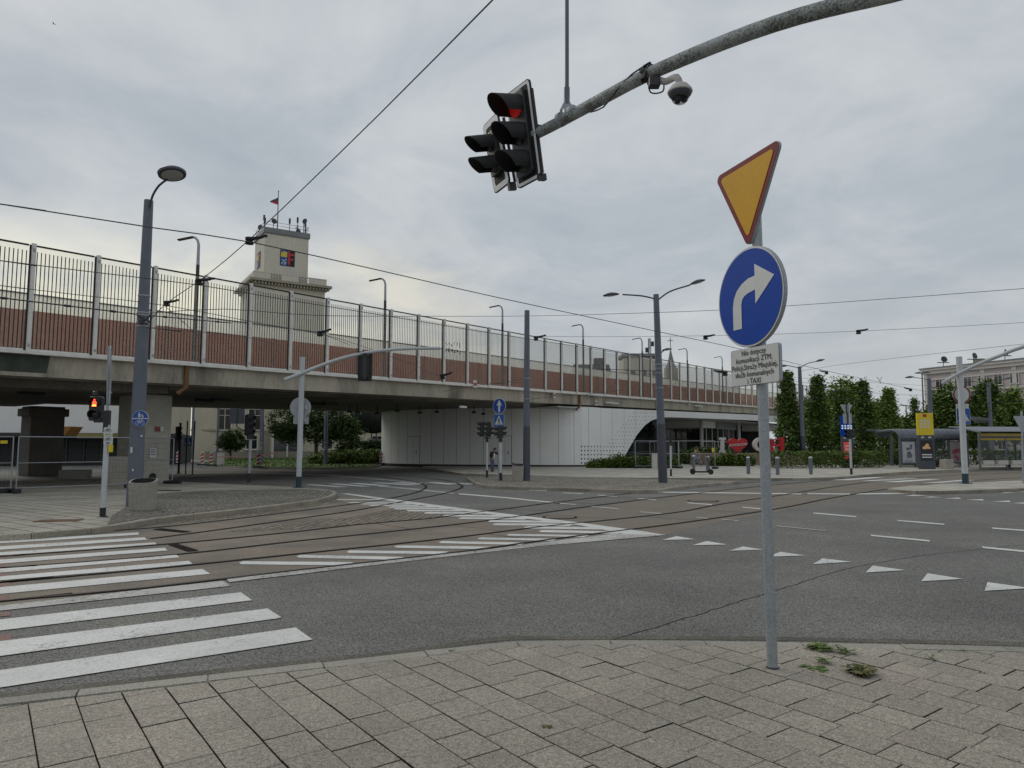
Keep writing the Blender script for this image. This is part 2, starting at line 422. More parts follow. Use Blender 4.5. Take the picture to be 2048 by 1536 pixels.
fac = wm('ADD', wm('MULTIPLY', wnoise(.95, 7, .58, .5, (3.1, 1.2, 0)), .55), wm('MULTIPLY', wnoise(2.6, 8, .62, .5, (.4, 7.7, 0)), .45))
cl = wramp(fac, [(.34, (3.7, 4.15, 4.65)), (.45, (4.25, 4.68, 5.12)), (.54, (4.95, 5.3, 5.65)), (.65, (5.8, 6.05, 6.25))])
def spot(px, py, width):
    d = ray(px, py).normalized()
    vm = N.new('ShaderNodeVectorMath'); vm.operation = 'DOT_PRODUCT'; L.new(tc.outputs['Generated'], vm.inputs[0]); vm.inputs[1].default_value = d
    mr = N.new('ShaderNodeMapRange'); mr.interpolation_type = 'SMOOTHSTEP'; mr.inputs['From Min'].default_value = math.cos(R(width)); mr.inputs['From Max'].default_value = 1.0
    L.new(vm.outputs['Value'], mr.inputs['Value']); return mr.outputs[0]
def wmix(fac, a, b):
    mx = N.new('ShaderNodeMix'); mx.data_type = 'RGBA'
    if isinstance(fac, (int, float)): mx.inputs[0].default_value = fac
    else: L.new(fac, mx.inputs[0])
    for i, q in ((6, a), (7, b)):
        if isinstance(q, tuple): mx.inputs[i].default_value = (*q, 1)
        else: L.new(q, mx.inputs[i])
    return mx.outputs[2]
# thin bright gaps in the overcast low on the left and a paler band along the horizon
low = N.new('ShaderNodeMapRange'); low.interpolation_type = 'SMOOTHSTEP'; low.inputs['From Min'].default_value = .30; low.inputs['From Max'].default_value = .17; L.new(sep.outputs['Z'], low.inputs['Value'])
gap = wm('MULTIPLY', wm('MULTIPLY', spot(90, 600, 30), low.outputs[0]), wramp(wnoise(2.2, 6, .55, .6, (5, 2, 0)), [(.36, (.12,) * 3), (.58, (1,) * 3)]), True)
gap2 = wm('MULTIPLY', spot(790, 670, 11), wramp(wnoise(3, 5, .55, .4, (1, 9, 0)), [(.38, (.05,) * 3), (.62, (.75,) * 3)]), True)
hz = N.new('ShaderNodeMapRange'); hz.inputs['From Min'].default_value = .30; hz.inputs['From Max'].default_value = .0; hz.interpolation_type = 'SMOOTHSTEP'; L.new(sep.outputs['Z'], hz.inputs['Value'])
c1 = wmix(wm('MULTIPLY', hz.outputs[0], .55), cl, (4.9, 5.1, 5.1))
c2 = wmix(gap2, c1, (7.0, 6.7, 5.9))
c3 = wmix(gap, c2, (8.6, 8.35, 6.9))
L.new(wmix(.99, sky.outputs[0], c3), bg.inputs['Color'])
bg.inputs['Strength'].default_value = .1
sl = bpy.data.lights.new('sun', 'SUN'); sl.energy = .9; sl.angle = R(25); sl.color = (1, .93, .83)
so = bpy.data.objects.new('sun', sl); so.rotation_euler = (-SUN).to_track_quat('-Z', 'Y').to_euler(); so.location = SUN * 50; COL.objects.link(so)
SC.view_settings.view_transform = 'Standard'; SC.view_settings.look = 'None'; SC.view_settings.exposure = .08; SC.view_settings.gamma = 1
SC.cycles.use_denoising = True
SC.cycles.max_bounces = 8; SC.cycles.transparent_max_bounces = 24
# ================================================================== GROUND, ROADS, TRACKS
def struct(ob, label=None): return tag(ob, label, None, None, 'structure')
def sheet(name, pts, z, mat):
    mb = MB().poly([V((p.x, p.y, z)) for p in pts]); upfaces(mb)
    return struct(mb.build(name, mat))
def gz(lst, z=0.0): return [G(x, y, z) for x, y in lst]
IZ = .12        # kerb height of the islands

g = MB().poly([(-900, -300, -.03), (900, -300, -.03), (900, 1500, -.03), (-900, 1500, -.03)])
struct(g.build('ground', mGround))
g = MB().poly([(-70, -25, 0), (90, -25, 0), (90, 100, 0), (-70, 100, 0)])
struct(g.build('road', mAsph))

# trackbed slabs
bedA = gz([(-300, 1234), (0, 1212), (460, 1165), (1000, 1104), (1332, 1069), (1050, 1036), (820, 1006), (690, 991), (655, 1003), (560, 1016), (431, 1030), (308, 1043), (239, 1056), (0, 1080), (-300, 1102)])
eA, eB = bedA[0], bedA[-1]; sheet('tram_trackbed', [eA, eB, eB + (eB - bedA[-2]).normalized() * 20, eA + (eA - bedA[1]).normalized() * 20], .0018, mTrack)
sheet('tram_trackbed', bedA, .002, mTrack)
bedB = gz([(1332, 1069), (1440, 1044), (1556, 1023), (1700, 994), (1800, 976), (1900, 966), (2100, 957), (2100, 938), (1830, 946), (1750, 951), (1600, 966), (1430, 979), (1250, 1005), (1100, 1030), (1050, 1036)])
sheet('tram_trackbed', bedB, .002, mTrackG)
sheet('tram_sett_paving', gz([(455, 1064), (560, 1050), (700, 1035), (790, 1017), (870, 1021), (930, 1028), (860, 1036), (711, 1049), (600, 1059)]), .004, mCobTrk)
sheet('tram_sett_paving', gz([(320, 1050), (431, 1034), (560, 1020), (640, 1008), (672, 998), (690, 1002), (600, 1019), (581, 1024)]), .004, mCobTrk)

RAILS = [
 [(-300, 1234), (0, 1203.6), (290, 1177), (598, 1141), (908, 1106), (1082, 1082), (1231, 1063), (1360, 1046.6), (1556, 1017.6), (1665, 996), (1775, 978.5), (1880, 966), (2060, 955), (2300, 946)],
 [(-300, 1194), (0, 1166), (342, 1134.6), (600, 1108), (786, 1089), (934, 1072.6), (1082, 1054), (1231, 1039), (1360, 1024), (1446, 1008), (1592, 986), (1687, 971), (1790, 959), (1950, 949), (2200, 941)],
 [(-300, 1158), (0, 1137), (359, 1109), (600, 1082), (748, 1067), (934, 1046.6), (1045, 1032), (1194, 1011), (1360, 991), (1490, 976), (1640, 962), (1800, 950), (2000, 942), (2300, 935)],
 [(-300, 1132), (0, 1113), (342, 1088), (600, 1063), (711, 1050), (860, 1037), (971, 1023), (1119, 1004), (1260, 987), (1400, 973), (1560, 961), (1740, 950), (1950, 941), (2300, 932)],
 [(-300, 1088), (0, 1076), (150, 1067), (307, 1056), (430, 1043), (600, 1022), (711, 1007.6), (785.6, 996), (840, 982.5), (850, 971), (815, 961), (740, 952), (640, 947), (480, 942)],
 [(300, 1078), (430, 1061), (590, 1038.5), (711, 1021), (822.7, 1000), (897, 985), (924, 972), (890, 961), (820, 953), (700, 946.5), (560, 941), (400, 937)],
]
for rl in RAILS:
    pts = [G(x, y) for x, y in rl]
    if rl[0][0] < 0: pts = [pts[0] + (pts[0] - pts[1]).normalized() * 22] + pts
    if rl[-1][0] > 2000: pts = pts + [pts[-1] + (pts[-1] - pts[-2]).normalized() * 25]
    pts = smooth_line(pts, .5)
    mb = MB(); strip(mb, pts, .115, .0114)
    mb.k = 1; strip(mb, pts, .045, .0126, .022)
    upfaces(mb); struct(mb.build('tram_rail', [mRailG, mRail]))
# joints across the track slabs
mb = MB(); rj = random.Random(3)
for i in (0, 2):
    a = smooth_line([G(x, y) for x, y in RAILS[i]], .5); b = smooth_line([G(x, y) for x, y in RAILS[i + 1]], .5)
    for k in range(16, len(a) - 6, 5):
        p = a[k]; q = min(b, key=lambda u: (u - p).length)
        strip(mb, [p + (q - p) * .07, p + (q - p) * .93], .02 + .012 * rj.random(), .004)
a = smooth_line([G(x, y) for x, y in RAILS[1]], .5); b = smooth_line([G(x, y) for x, y in RAILS[2]], .5)
for k in range(16, len(a) - 6, 6):
    p = a[k]; q = min(b, key=lambda u: (u - p).length); strip(mb, [p + (q - p) * .07, p + (q - p) * .93], .02, .004)
upfaces(mb); struct(mb.build('slab_joints', mSeam))
# dark drainage grates set across the rails by the crossing
mb = MB()
for q in ([(305, 1060), (322, 1057.5), (384, 1064), (366, 1066)], [(335, 1090), (352, 1088), (398, 1102), (375, 1104)]):
    mb.poly([p + V((0, 0, .0136)) for p in gz(q)])
upfaces(mb); struct(mb.build('rail_drain', mRailG))

# ------------------------------------------------------------------ markings
def zoom(ox, oy, s): return lambda pts: [(ox + x * s, oy + y * s) for x, y in pts]
Z1, Z2, Z3 = zoom(0, 950, .34180), zoom(600, 900, .37109), zoom(1300, 900, .36523)
def marking(name, polys, mat, z=.0085):
    mb = MB()
    for k, pl in enumerate(polys): mb.poly([p + V((0, 0, z + .0002 * (k % 2))) for p in gz(pl)])
    upfaces(mb); return struct(mb.build(name, mat))
def ext(q, d):     # lengthen a stripe to the left past the frame
    (ax, ay), (bx, by), (cx_, cy_), (dx, dy) = q
    t = -d / bx if bx else 0
    return [(ax + (bx - ax) * t, ay + (by - ay) * t), (bx, by), (cx_, cy_), (dx + (cx_ - dx) * -d / cx_, dy + (cy_ - dy) * -d / cx_)]
st = [((0, 385), (810, 338), (812, 352), (0, 402)), ((0, 420), (845, 367), (862, 382), (0, 440)), ((0, 455), (905, 397), (922, 412), (0, 475)),
      ((0, 498), (965, 428), (980, 445), (0, 522)), ((0, 548), (1030, 467), (1050, 485), (0, 575)), ((0, 597), (1105, 505), (1133, 528), (0, 620)),
      ((0, 660), (1185, 553), (1230, 582), (0, 700))]
st2 = [((0, 768), (1300, 622), (1355, 652), (0, 798)), ((0, 850), (1410, 690), (1475, 737), (0, 915)), ((0, 978), (1565, 785), (1650, 840), (0, 1065)), ((0, 1148), (1730, 897), (1830, 968), (0, 1250))]
marking('crosswalk_stripes', [ext(Z1(q), 240) for q in st], mPaint)
marking('crosswalk_stripes', [ext(Z1(q), 420) for q in st2[1:]], mPaint)
marking('crosswalk_stripes', [ext(Z1(st2[0]), 330)], mPaintOld)
red = [((-150, 715), (52, 702), (52, 731), (-150, 748)), ((-200, 830), (60, 804), (62, 826), (-200, 852)), ((-250, 966), (64, 934), (66, 969), (-250, 1005)), ((-150, 640), (60, 632), (60, 655), (-150, 664)), ((-150, 585), (45, 577), (45, 592), (-150, 600)), ((-150, 532), (30, 522), (32, 542), (-150, 554)), ((-150, 487), (20, 482), (20, 498), (-150, 504))]
marking('cycle_crossing_patches', [Z1(q) for q in red], mRedPaint, .006)
# hatched island
def bar2(l, r, t, sk=10): return [(l[0], l[1]), (l[0] + sk * 1.6, l[1] - t * .55), (r[0], r[1] - t * .35), (r[0] - sk * .6, r[1] + t * .5), (l[0] + sk * .3, l[1] + t * .4)]
ups = [((190, 270), (480, 268)), ((255, 285), (560, 282)), ((325, 293), (620, 291)), ((368, 301), (660, 299)), ((470, 310), (760, 307)), ((500, 319), (835, 316)), ((570, 329), (905, 327)), ((665, 341), (1010, 340)), ((770, 356), (1150, 357)), ((850, 370), (1240, 371)), ((1010, 386), (1430, 389)), ((1035, 403), (1480, 405)), ((1205, 420), (1650, 424)), ((1285, 440), (1740, 447))]
lows = [((1110, 460), (1560, 466)), ((955, 480), (1390, 486)), ((745, 500), (1220, 507)), ((505, 524), (1030, 530)), ((250, 552), (800, 556)), ((-20, 577), (560, 586)), ((-330, 612), (290, 615))]
def hat(l, r, t): return [(l[0], l[1]), (l[0] + 22, l[1] - t), (r[0], r[1] - t * .8), (r[0] - 30, r[1] + t), (l[0] + 14, l[1] + t * .7)]
marking('hatching', [Z2(hat(l, r, 2.6 + .35 * k)) for k, (l, r) in enumerate(ups)], mPaint)
marking('hatching', [Z2(hat(l, r, 5.6 + .7 * k)) for k, (l, r) in enumerate(lows)], mPaint)
marking('border_line', [Z2([(215, 236), (262, 236), (1000, 332), (1500, 392), (1850, 440), (1975, 461), (1790, 463), (1500, 406), (1000, 345), (600, 292)])], mPaint, .0093)
marking('border_line', [Z2([(-400, 694), (0, 653), (350, 612), (1000, 540), (1300, 502), (1700, 452), (1975, 461), (1300, 520), (750, 583), (350, 629), (0, 672), (-380, 716)])], mPaintOld, .0101)
# give-way teeth
teeth = [[(65, 495), (145, 474), (250, 491)], [(232, 524), (312, 501), (422, 520)], [(430, 555), (510, 531), (620, 548)], [(640, 588), (715, 560), (850, 580)], [(892, 628), (945, 596), (1105, 615)], [(1180, 674), (1220, 636), (1400, 661)], [(1485, 722), (1520, 678), (1715, 709)], [(1832, 775), (1848, 727), (2090, 760)], [(2250, 838), (2262, 785), (2530, 820)]]
marking('give_way_teeth', [Z3(t) for t in teeth], mPaint)
teeth2 = [[(1395, 252), (1445, 246), (1525, 252)], [(1490, 261), (1540, 256), (1600, 261)], [(1610, 267), (1690, 262), (1706, 269)], [(1733, 274), (1822, 270), (1828, 278)], [(1872, 283), (1968, 278), (1975, 287)], [(1985, 293), (2090, 286), (2095, 297)], [(1915, 238), (1950, 233), (2010, 235)], [(2000, 231), (2040, 228), (2090, 231)]]
marking('give_way_teeth', [Z3(t) for t in teeth2], mPaint)
def dash(a, b, t): return [(a[0], a[1] - t), (a[0] + 3, a[1] - t), (b[0], b[1] - t), (b[0], b[1] + t), (a[0] + 10, a[1] + t)]
dz3 = [((890, 347), (1130, 367), 3), ((1350, 388), (1612, 409), 3.2), ((1870, 430), (2140, 449), 3.6), ((1205, 470), (1532, 500), 4), ((1815, 535), (2160, 568), 5), ((500, 315), (605, 323), 2.5), ((200, 291), (340, 301), 2.4)]
marking('lane_dashes', [Z3(dash(*q)) for q in dz3], mPaint)
dz3b = [((690, 418), (965, 444), 2), ((250, 371), (325, 378), 2.4), ((385, 381), (485, 390), 2.4), ((0, 345), (60, 350), 2.5)]
dz2 = [((1230, 217), (1330, 221), 2.4), ((1410, 232), (1525, 237), 2.6), ((1600, 245), (1710, 252), 2.6), ((1810, 262), (1920, 270), 3), ((1340, 285), (1490, 296), 2.4), ((1560, 305), (1720, 319), 2.6), ((1830, 335), (1950, 345), 2.6)]
marking('lane_dashes', [Z3(dash(*q)) for q in dz3b] + [Z2(dash(*q)) for q in dz2], mPaintOld)
marking('stop_line', [Z3([(45, 229), (830, 239), (830, 244), (45, 234)]), Z3([(862, 238), (1095, 240), (1095, 245), (862, 243)]), Z3([(1128, 239), (1580, 233), (1580, 239), (1128, 245)])], mPaint)
marking('lane_line', [Z2([(420, 192), (620, 209), (830, 232), (830, 238), (620, 216), (420, 198)])], mPaintOld)
marking('lane_line', [Z2([(855, 234), (1120, 256), (1400, 286), (1400, 291), (1120, 262), (855, 240)])], mPaint)
marking('lane_line', [Z2([(-700, 125), (-300, 122), (130, 132), (660, 176), (660, 180), (130, 136), (-300, 126), (-700, 129)])], mPaintOld)
marking('crosswalk_stripes', [Z3([(985, 165), (1215, 149), (1290, 150), (1090, 166)]), Z3([(1150, 171), (1400, 154), (1475, 155), (1250, 172)]), Z3([(1270, 176), (1510, 160), (1595, 161), (1370, 177)]), Z3([(1490, 182), (1700, 165), (1800, 166), (1590, 183)])], mPaint)
bk = [((20, 188), (75, 186), (262, 200), (200, 201)), ((150, 184), (205, 182), (385, 197), (325, 198)), ((262, 181), (320, 179), (490, 193), (430, 195)), ((375, 178), (430, 176), (645, 189), (585, 191)), ((490, 176), (545, 174), (690, 184), (640, 186)), ((675, 176), (735, 174), (850, 185), (795, 187)), ((790, 178), (850, 178), (965, 184), (905, 187))]
marking('crosswalk_stripes', [Z2(q) for q in bk], mPaint)
# tar-filled crack in the near carriageway
rc = random.Random(5)
pts = smooth_line([G(x, y) for x, y in [(1222, 1282), (1300, 1258), (1400, 1228), (1510, 1194), (1610, 1163), (1700, 1137), (1790, 1120), (1900, 1105), (2100, 1085)]], .12)
pts = [p + V((rc.uniform(-.012, .012), rc.uniform(-.018, .018), 0)) for p in pts]
mb = MB(); strip(mb, pts, .011, .003); upfaces(mb); struct(mb.build('road_crack', mSeam))
# gutter dirt along the near kerb
gut = [(-300, 1428), (0, 1393), (273, 1362), (478, 1339), (648, 1320), (789, 1308), (898, 1291), (1014, 1277), (1124, 1276), (1400, 1276), (1675, 1280), (2048, 1289), (2500, 1304)]
mGut = M('gutter_dirt', (.115, .104, .084), .95, .35, 1.8, fine=.4, fscale=40)
mb = MB(); strip(mb, smooth_line([G(x, y) for x, y in gut], .3), .13, .003); upfaces(mb); struct(mb.build('gutter', mGut))

# ------------------------------------------------------------------ near pavement: real slabs, real joints
PZ = .10
edge = [(-420, 1443.5), (0, 1396), (400, 1351), (800, 1306), (985, 1284.5), (1040, 1280.5), (1124, 1279), (1231, 1278.5), (1400, 1280), (1675, 1284.5), (2048, 1294), (2700, 1320)]
E3 = [G(x, y, PZ) for x, y in edge]
E3 = [E3[0] + (E3[0] - E3[1]).normalized() * 4] + E3 + [E3[-1] + (E3[-1] - E3[-2]).normalized() * 5]
KW = .15
def offs(pl, d):
    out = []
    for i in range(len(pl)):
        t = (pl[min(i + 1, len(pl) - 1)] - pl[max(i - 1, 0)]); t = V((t.x, t.y, 0)).normalized()
        out.append(pl[i] + V((t.y, -t.x, 0)) * d)
    return out
IN = offs(E3, KW + .006)
def resample(pl, step):
    out = [pl[0]]; acc = 0
    for a, b in zip(pl, pl[1:]):
        L_ = (b - a).length; d = step - acc
        while d <= L_: out.append(a + (b - a) * (d / L_)); d += step
        acc = L_ - (d - step)
    return out
def kerb(name, pl, width, z0, z1, mat, stone=1.0, side=1, seed=1):
    rk = random.Random(seed); P = resample(pl, stone); mb = MB()
    O = offs(P, 0); I = offs(P, width * side)
    for i in range(len(P) - 1):
        a, b, c, d = O[i], O[i + 1], I[i + 1], I[i]
        e = .006; u = (b - a).normalized() * e; dz = rk.uniform(-.004, .004)
        low = [V((q.x, q.y, z0)) for q in (a + u, b - u, c - u, d + u)]
        ch = .012
        nn = (d - a).normalized() * ch
        mid = [V((q.x, q.y, z1 + dz - ch)) for q in (a + u, b - u, c - u, d + u)]
        top = [V((q.x, q.y, z1 + dz)) for q in (a + u + nn, b - u + nn, c - u - nn * .3, d + u - nn * .3)]
        fs = [(8, 9, 10, 11)]
        for l in (0, 4):
            fs += [(l + k, l + (k + 1) % 4, l + 4 + (k + 1) % 4, l + 4 + k) for k in range(4)]
        mb.add(low + mid + top, fs)
    mb.recalc()
    return struct(mb.build(name, mat))
kerb('kerb', E3, KW, -.02, PZ, mKerb, .78, 1, 4)
# slab grid
LA, SA = R(-36.5), R(53.5)
lv, sv = V((math.sin(LA), math.cos(LA))), V((math.sin(SA), math.cos(SA)))
O2 = V((.2, 3.6)); rs = random.Random(21)
bm = bmesh.new()
CW, SL = .25, .305
for c in range(-26, 30):
    off = rs.random() * SL; uc = c * CW + rs.uniform(-.004, .004)
    jw = rs.choice((.005, .007, .009, .011)); 
    for r in range(-20, 22):
        v0 = r * SL + off; p = O2 + sv * uc + lv * v0
        if p.y < -1.6 or p.y > 8.5 or abs(p.x) > 8.5: continue
        g1, g2 = rs.choice((.0018, .0028, .004, .006)), rs.choice((.0015, .0025, .0035, .005))
        z = PZ + rs.uniform(-.0022, .0022); tx, ty = rs.uniform(-.006, .006), rs.uniform(-.006, .006)
        qs = []
        for a, b in ((jw * .5, g1), (CW - jw * .5, g1), (CW - jw * .5, SL - g2), (jw * .5, SL - g2)):
            q = p + sv * a + lv * b; qs.append(V((q.x, q.y, z + tx * (a - CW / 2) + ty * (b - SL / 2))))
        up = (qs[1] - qs[0]).cross(qs[3] - qs[0]).z
        if up < 0: qs = qs[::-1]
        cen = sum(qs, V()) / 4; e = .0028
        top = [bm.verts.new(q + (cen - q).normalized() * e) for q in qs]
        mid = [bm.verts.new(q - V((0, 0, e))) for q in qs]
        bot = [bm.verts.new(V((q.x, q.y, PZ - .06))) for q in qs]
        bm.faces.new(top)
        for l0, l1 in ((mid, top), (bot, mid)):
            for k in range(4): bm.faces.new((l0[k], l0[(k + 1) % 4], l1[(k + 1) % 4], l1[k])).material_index = 1 if l0 is bot else 0
hull = IN
for a, b in zip(hull, hull[1:]):
    t = (b - a); nrm = V((-t.y, t.x, 0)).normalized()
    if nrm.y < 0: nrm = -nrm
    # the outline bulges only gently, so cutting along every edge line keeps the whole pavement
    bmesh.ops.bisect_plane(bm, geom=bm.verts[:] + bm.edges[:] + bm.faces[:], plane_co=V((a.x, a.y, 0)), plane_no=nrm, clear_outer=True)
me = bpy.data.meshes.new('pavement'); bm.to_mesh(me); bm.free(); me.materials.append(mSlab); me.materials.append(mJoint)
pv = bpy.data.objects.new('pavement', me); COL.objects.link(pv); struct(pv)
jb = MB().poly([V((p.x, p.y, PZ - .03)) for p in IN] + [V((14, -6, PZ - .03)), V((-14, -6, PZ - .03))]); upfaces(jb)
struct(jb.build('pavement_bed', mJoint))

# ------------------------------------------------------------------ islands and far pavements
def island(name, outline, mat, kmat, kw=.14, z=IZ, curve=True, seed=1, closed=True):
    pts = outline
    mb = MB().poly([V((p.x, p.y, z - .006)) for p in inset(pts, kw * .6)]); upfaces(mb)
    o = struct(mb.build(name, mat))
    area = sum(pts[i].x * pts[(i + 1) % len(pts)].y - pts[(i + 1) % len(pts)].x * pts[i].y for i in range(len(pts)))
    ring = (pts if area < 0 else pts[::-1]); ring = ring + [ring[0]]
    kerb('kerb', ring, kw, -.02, z, kmat, 1.0, 1, seed)
    return o
def curve_px(lst, z, step=.6): return smooth_line([G(x, y, z) for x, y in lst], step)
# left island: paving and setts beyond the crossing
front = [(-350, 1082), (0, 1070), (171, 1058), (239, 1050), (308, 1037), (431, 1024), (560, 1009.5), (640, 998), (672, 988), (668, 981), (640, 977.5), (600, 974.5)]
fl = curve_px(front, IZ)
back = [G(480, 969, IZ), G(340, 962, IZ), G(200, 961, IZ), G(0, 962, IZ), V((-34, 36, IZ)), V((-36, 16, IZ))]
island('paved_corner', fl + back, mPaveL, mKerbFar, seed=8)
sett = curve_px([(214, 1049), (308, 1034), (431, 1021), (560, 1007), (636, 996.5), (664, 987.5), (660, 982), (600, 978.5), (480, 980), (400, 983), (318, 988), (262, 1010), (225, 1030)], IZ, .5)
sheet('sett_paving', sett, IZ + .002, mCob)
# central island
ci = curve_px([(930, 954), (944, 962), (960, 968.5), (990, 972), (1120, 975.5), (1231, 979), (1285, 981), (1320, 978.5), (1373, 971.5), (1440, 965.5), (1479, 963.5)], IZ) + [G(1478, 961.5, IZ), G(1380, 959.5, IZ), G(1250, 957, IZ), G(1100, 952.5, IZ), G(1000, 951, IZ)]
island('central_island', ci, mCobFar, mKerbFar, seed=12)
# strip of pavement along the white building
wp = curve_px([(905, 944), (935, 947.5), (1020, 949.5), (1180, 954), (1300, 955.5), (1480, 956), (1640, 955.5), (1730, 949.5), (1830, 942.5), (2048, 934.5), (2300, 930)], IZ, 1.2)
wp2 = [V((95, 95, IZ)), V((80, 140, IZ)), V((30, 140, IZ)), V((5, 75, IZ)), V((-3, 62, IZ)), V((-7, 56, IZ))]
island('far_pavement', wp + wp2, mPaveR, mKerbFar, seed=17)
# refuge island on the far right
ri = curve_px([(1772, 976.5), (1790, 980), (1840, 982), (1900, 981.5), (2048, 976.5), (2300, 970)], IZ, .8) + [G(2300, 955, IZ), G(2048, 960, IZ), G(1900, 966.5, IZ), G(1810, 971.5, IZ)]
island('refuge_island', ri, mPaveR, mKerbFar, seed=23)
# lawn under and beyond the viaduct
lw = curve_px([(405, 926), (440, 931), (560, 935), (690, 936), (738, 933), (768, 926)], .08, 1.0) + [G(775, 914, .08), G(600, 910, .08), G(470, 914, .08)]
lawn = MB().poly([V((p.x, p.y, .1)) for p in lw]); upfaces(lawn)
rg = random.Random(2)
xs = [p.x for p in lw]; ys = [p.y for p in lw]
lawn.k = 0
from mathutils.geometry import intersect_point_tri_2d
def inside(p, poly):
    c = False; n = len(poly)
    for i in range(n):
        a, b = poly[i], poly[i - 1]
        if (a.y > p.y) != (b.y > p.y) and p.x < (b.x - a.x) * (p.y - a.y) / (b.y - a.y) + a.x: c = not c
    return c
for _ in range(5200):
    p = V((rg.uniform(min(xs), max(xs)), rg.uniform(min(ys), max(ys)), .1))
    if not inside(p, lw): continue
    a = rg.uniform(0, 6.28); d = V((math.cos(a), math.sin(a), 0)) * .06; h = rg.uniform(.06, .2)
    lawn.add([p - d, p + d, p + V((d.y * rg.uniform(-2, 2), d.x * rg.uniform(-2, 2), h))], [(0, 1, 2)])
tag(lawn.build('grass', [mGrass, mShr]), 'mown green lawn on the far side of the road under the viaduct', 'grass', None, 'stuff')
kerb('kerb', curve_px([(400, 926), (440, 932), (560, 936), (690, 937), (738, 934.5), (772, 927)], .1, 1.0), .15, -.02, .12, mKerbFar, 1.0, -1, 31)
# ================================================================== VIADUCT
P0 = A(54, 700, 25.0)                      # foot of one barrier post
dv = ray(2082, 857)
hl = math.hypot(dv.x, dv.y)
BD = V((dv.x / hl, dv.y / hl, 0)); SLOPE = dv.z / hl
BN = V((-BD.y, BD.x, 0))                   # away from the camera
BROT = math.atan2(BD.y, BD.x)
STEP = 2.19
def BP(s, n, z): return V((P0.x + BD.x * s + BN.x * n, P0.y + BD.y * s + BN.y * n, P0.z + SLOPE * s + z))
def s_at(px, py, n=0.0):
    o = V((P0.x + BN.x * n, P0.y + BN.y * n, 0))
    p = PL(px, py, o, BD); s = (p - o).dot(BD)
    return s, p.z - P0.z - SLOPE * s
_, HB = s_at(54, 487)
def bblock(mb, s0, s1, n0, n1, z0, z1):
    vs = [BP(s, n, z) for s in (s0, s1) for n, z in ((n0, z0), (n1, z0), (n1, z1), (n0, z1))]
    return mb.add(vs, [(0, 1, 2, 3), (7, 6, 5, 4), (0, 4, 5, 1), (1, 5, 6, 2), (2, 6, 7, 3), (3, 7, 4, 0)])
sJ1, _ = s_at(372, 760); sJ2, _ = s_at(1160, 800)
ORIG = V((BP(10, 4, 0).x, BP(10, 4, 0).y, 0))
via = thing('viaduct', 'long concrete road viaduct crossing the street on square concrete piers', 'viaduct', ORIG)
for a, b in ((-75, sJ1 - .015), (sJ1 + .015, sJ2 - .015), (sJ2 + .015, 150)):
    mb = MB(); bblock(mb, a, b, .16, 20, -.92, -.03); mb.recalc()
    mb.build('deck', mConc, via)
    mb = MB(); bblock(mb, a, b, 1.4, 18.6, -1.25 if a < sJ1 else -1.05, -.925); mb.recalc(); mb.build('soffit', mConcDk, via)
mb = MB(); bblock(mb, -75, 150, -.08, .55, -.14, -.02); mb.recalc(); mb.build('edge_ledge', mGalvLt, via)
_, zb1 = s_at(0, 614, 8.0); _, zb2 = s_at(0, 578, 8.0)
mb = MB(); bblock(mb, -75, 150, 8, 8.25, -.03, zb1); mb.recalc(); mb.build('median_wall', mBrown, via)
mBrownDk = M('dark_brown_steel', (.21, .07, .036), .75, .15, .6)
mb = MB(); bblock(mb, -75, 150, 4.6, 4.8, -.03, .62); mb.recalc(); mb.build('inner_parapet', mBrownDk, via)
mb = MB(); bblock(mb, -75, 150, 8.08, 8.12, zb1, zb2 - .06); mb.recalc(); mb.build('median_glazing', mGlassMilk, via)
mb = MB(); bblock(mb, -75, 150, 8.04, 8.16, zb2 - .06, zb2); mb.recalc(); mb.build('median_rail', mDark, via)
for k in range(24):
    mb = MB(); bblock(mb, -30 + k * 6.5, -29.8 + k * 6.5, 7.96, 8.3, -.03, zb1 + .02); mb.recalc(); mb.build('median_post', mBrownDk, via)
for s in (sJ1, sJ2):
    mb = MB(); mb.tube([BP(s + .05, .06, -.1), BP(s + .05, .06, -1.05), BP(s - .25, .2, -1.32)], .09, 10); mb.build('drainpipe', mRust, via, True)
mb = MB(); mb.poly([BP(s_at(0, 740)[0] - 3, .155, -.15), BP(s_at(102, 740)[0], .155, -.15), BP(s_at(96, 760)[0], .155, -.78), BP(s_at(0, 760)[0] - 3, .155, -.78)])
mb.build('painted_patch', M('green_grey_patch', (.045, .055, .042), .85, .35, 2), via)
def pier(px, py, wd, dp, capital, mat=None):
    p = G(px, py, 0)
    ztop = BP((p - P0).dot(BD), 4, -.9).z - .35
    mb = MB(); mb.box((p.x, p.y, ztop / 2), (wd, dp, ztop), BROT)
    if capital: mb.box((p.x, p.y, ztop - .35), (wd + .35, dp + .25, .45), BROT)
    return mb.recalc().build('pier', mat or mPier, via, bevel=.04), p
_, pa = pier(284, 969, 1.5, 1.8, False)
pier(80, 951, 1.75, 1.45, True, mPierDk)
for s, n in ((-26, 5), (-26, 15), (2, 15)):
    q = BP(s, n, 0); zt = q.z - 1.2
    mb = MB(); mb.box((q.x, q.y, zt / 2), (1.6, 2.0, zt), BROT); mb.recalc().build('pier', mPier, via, bevel=.04)
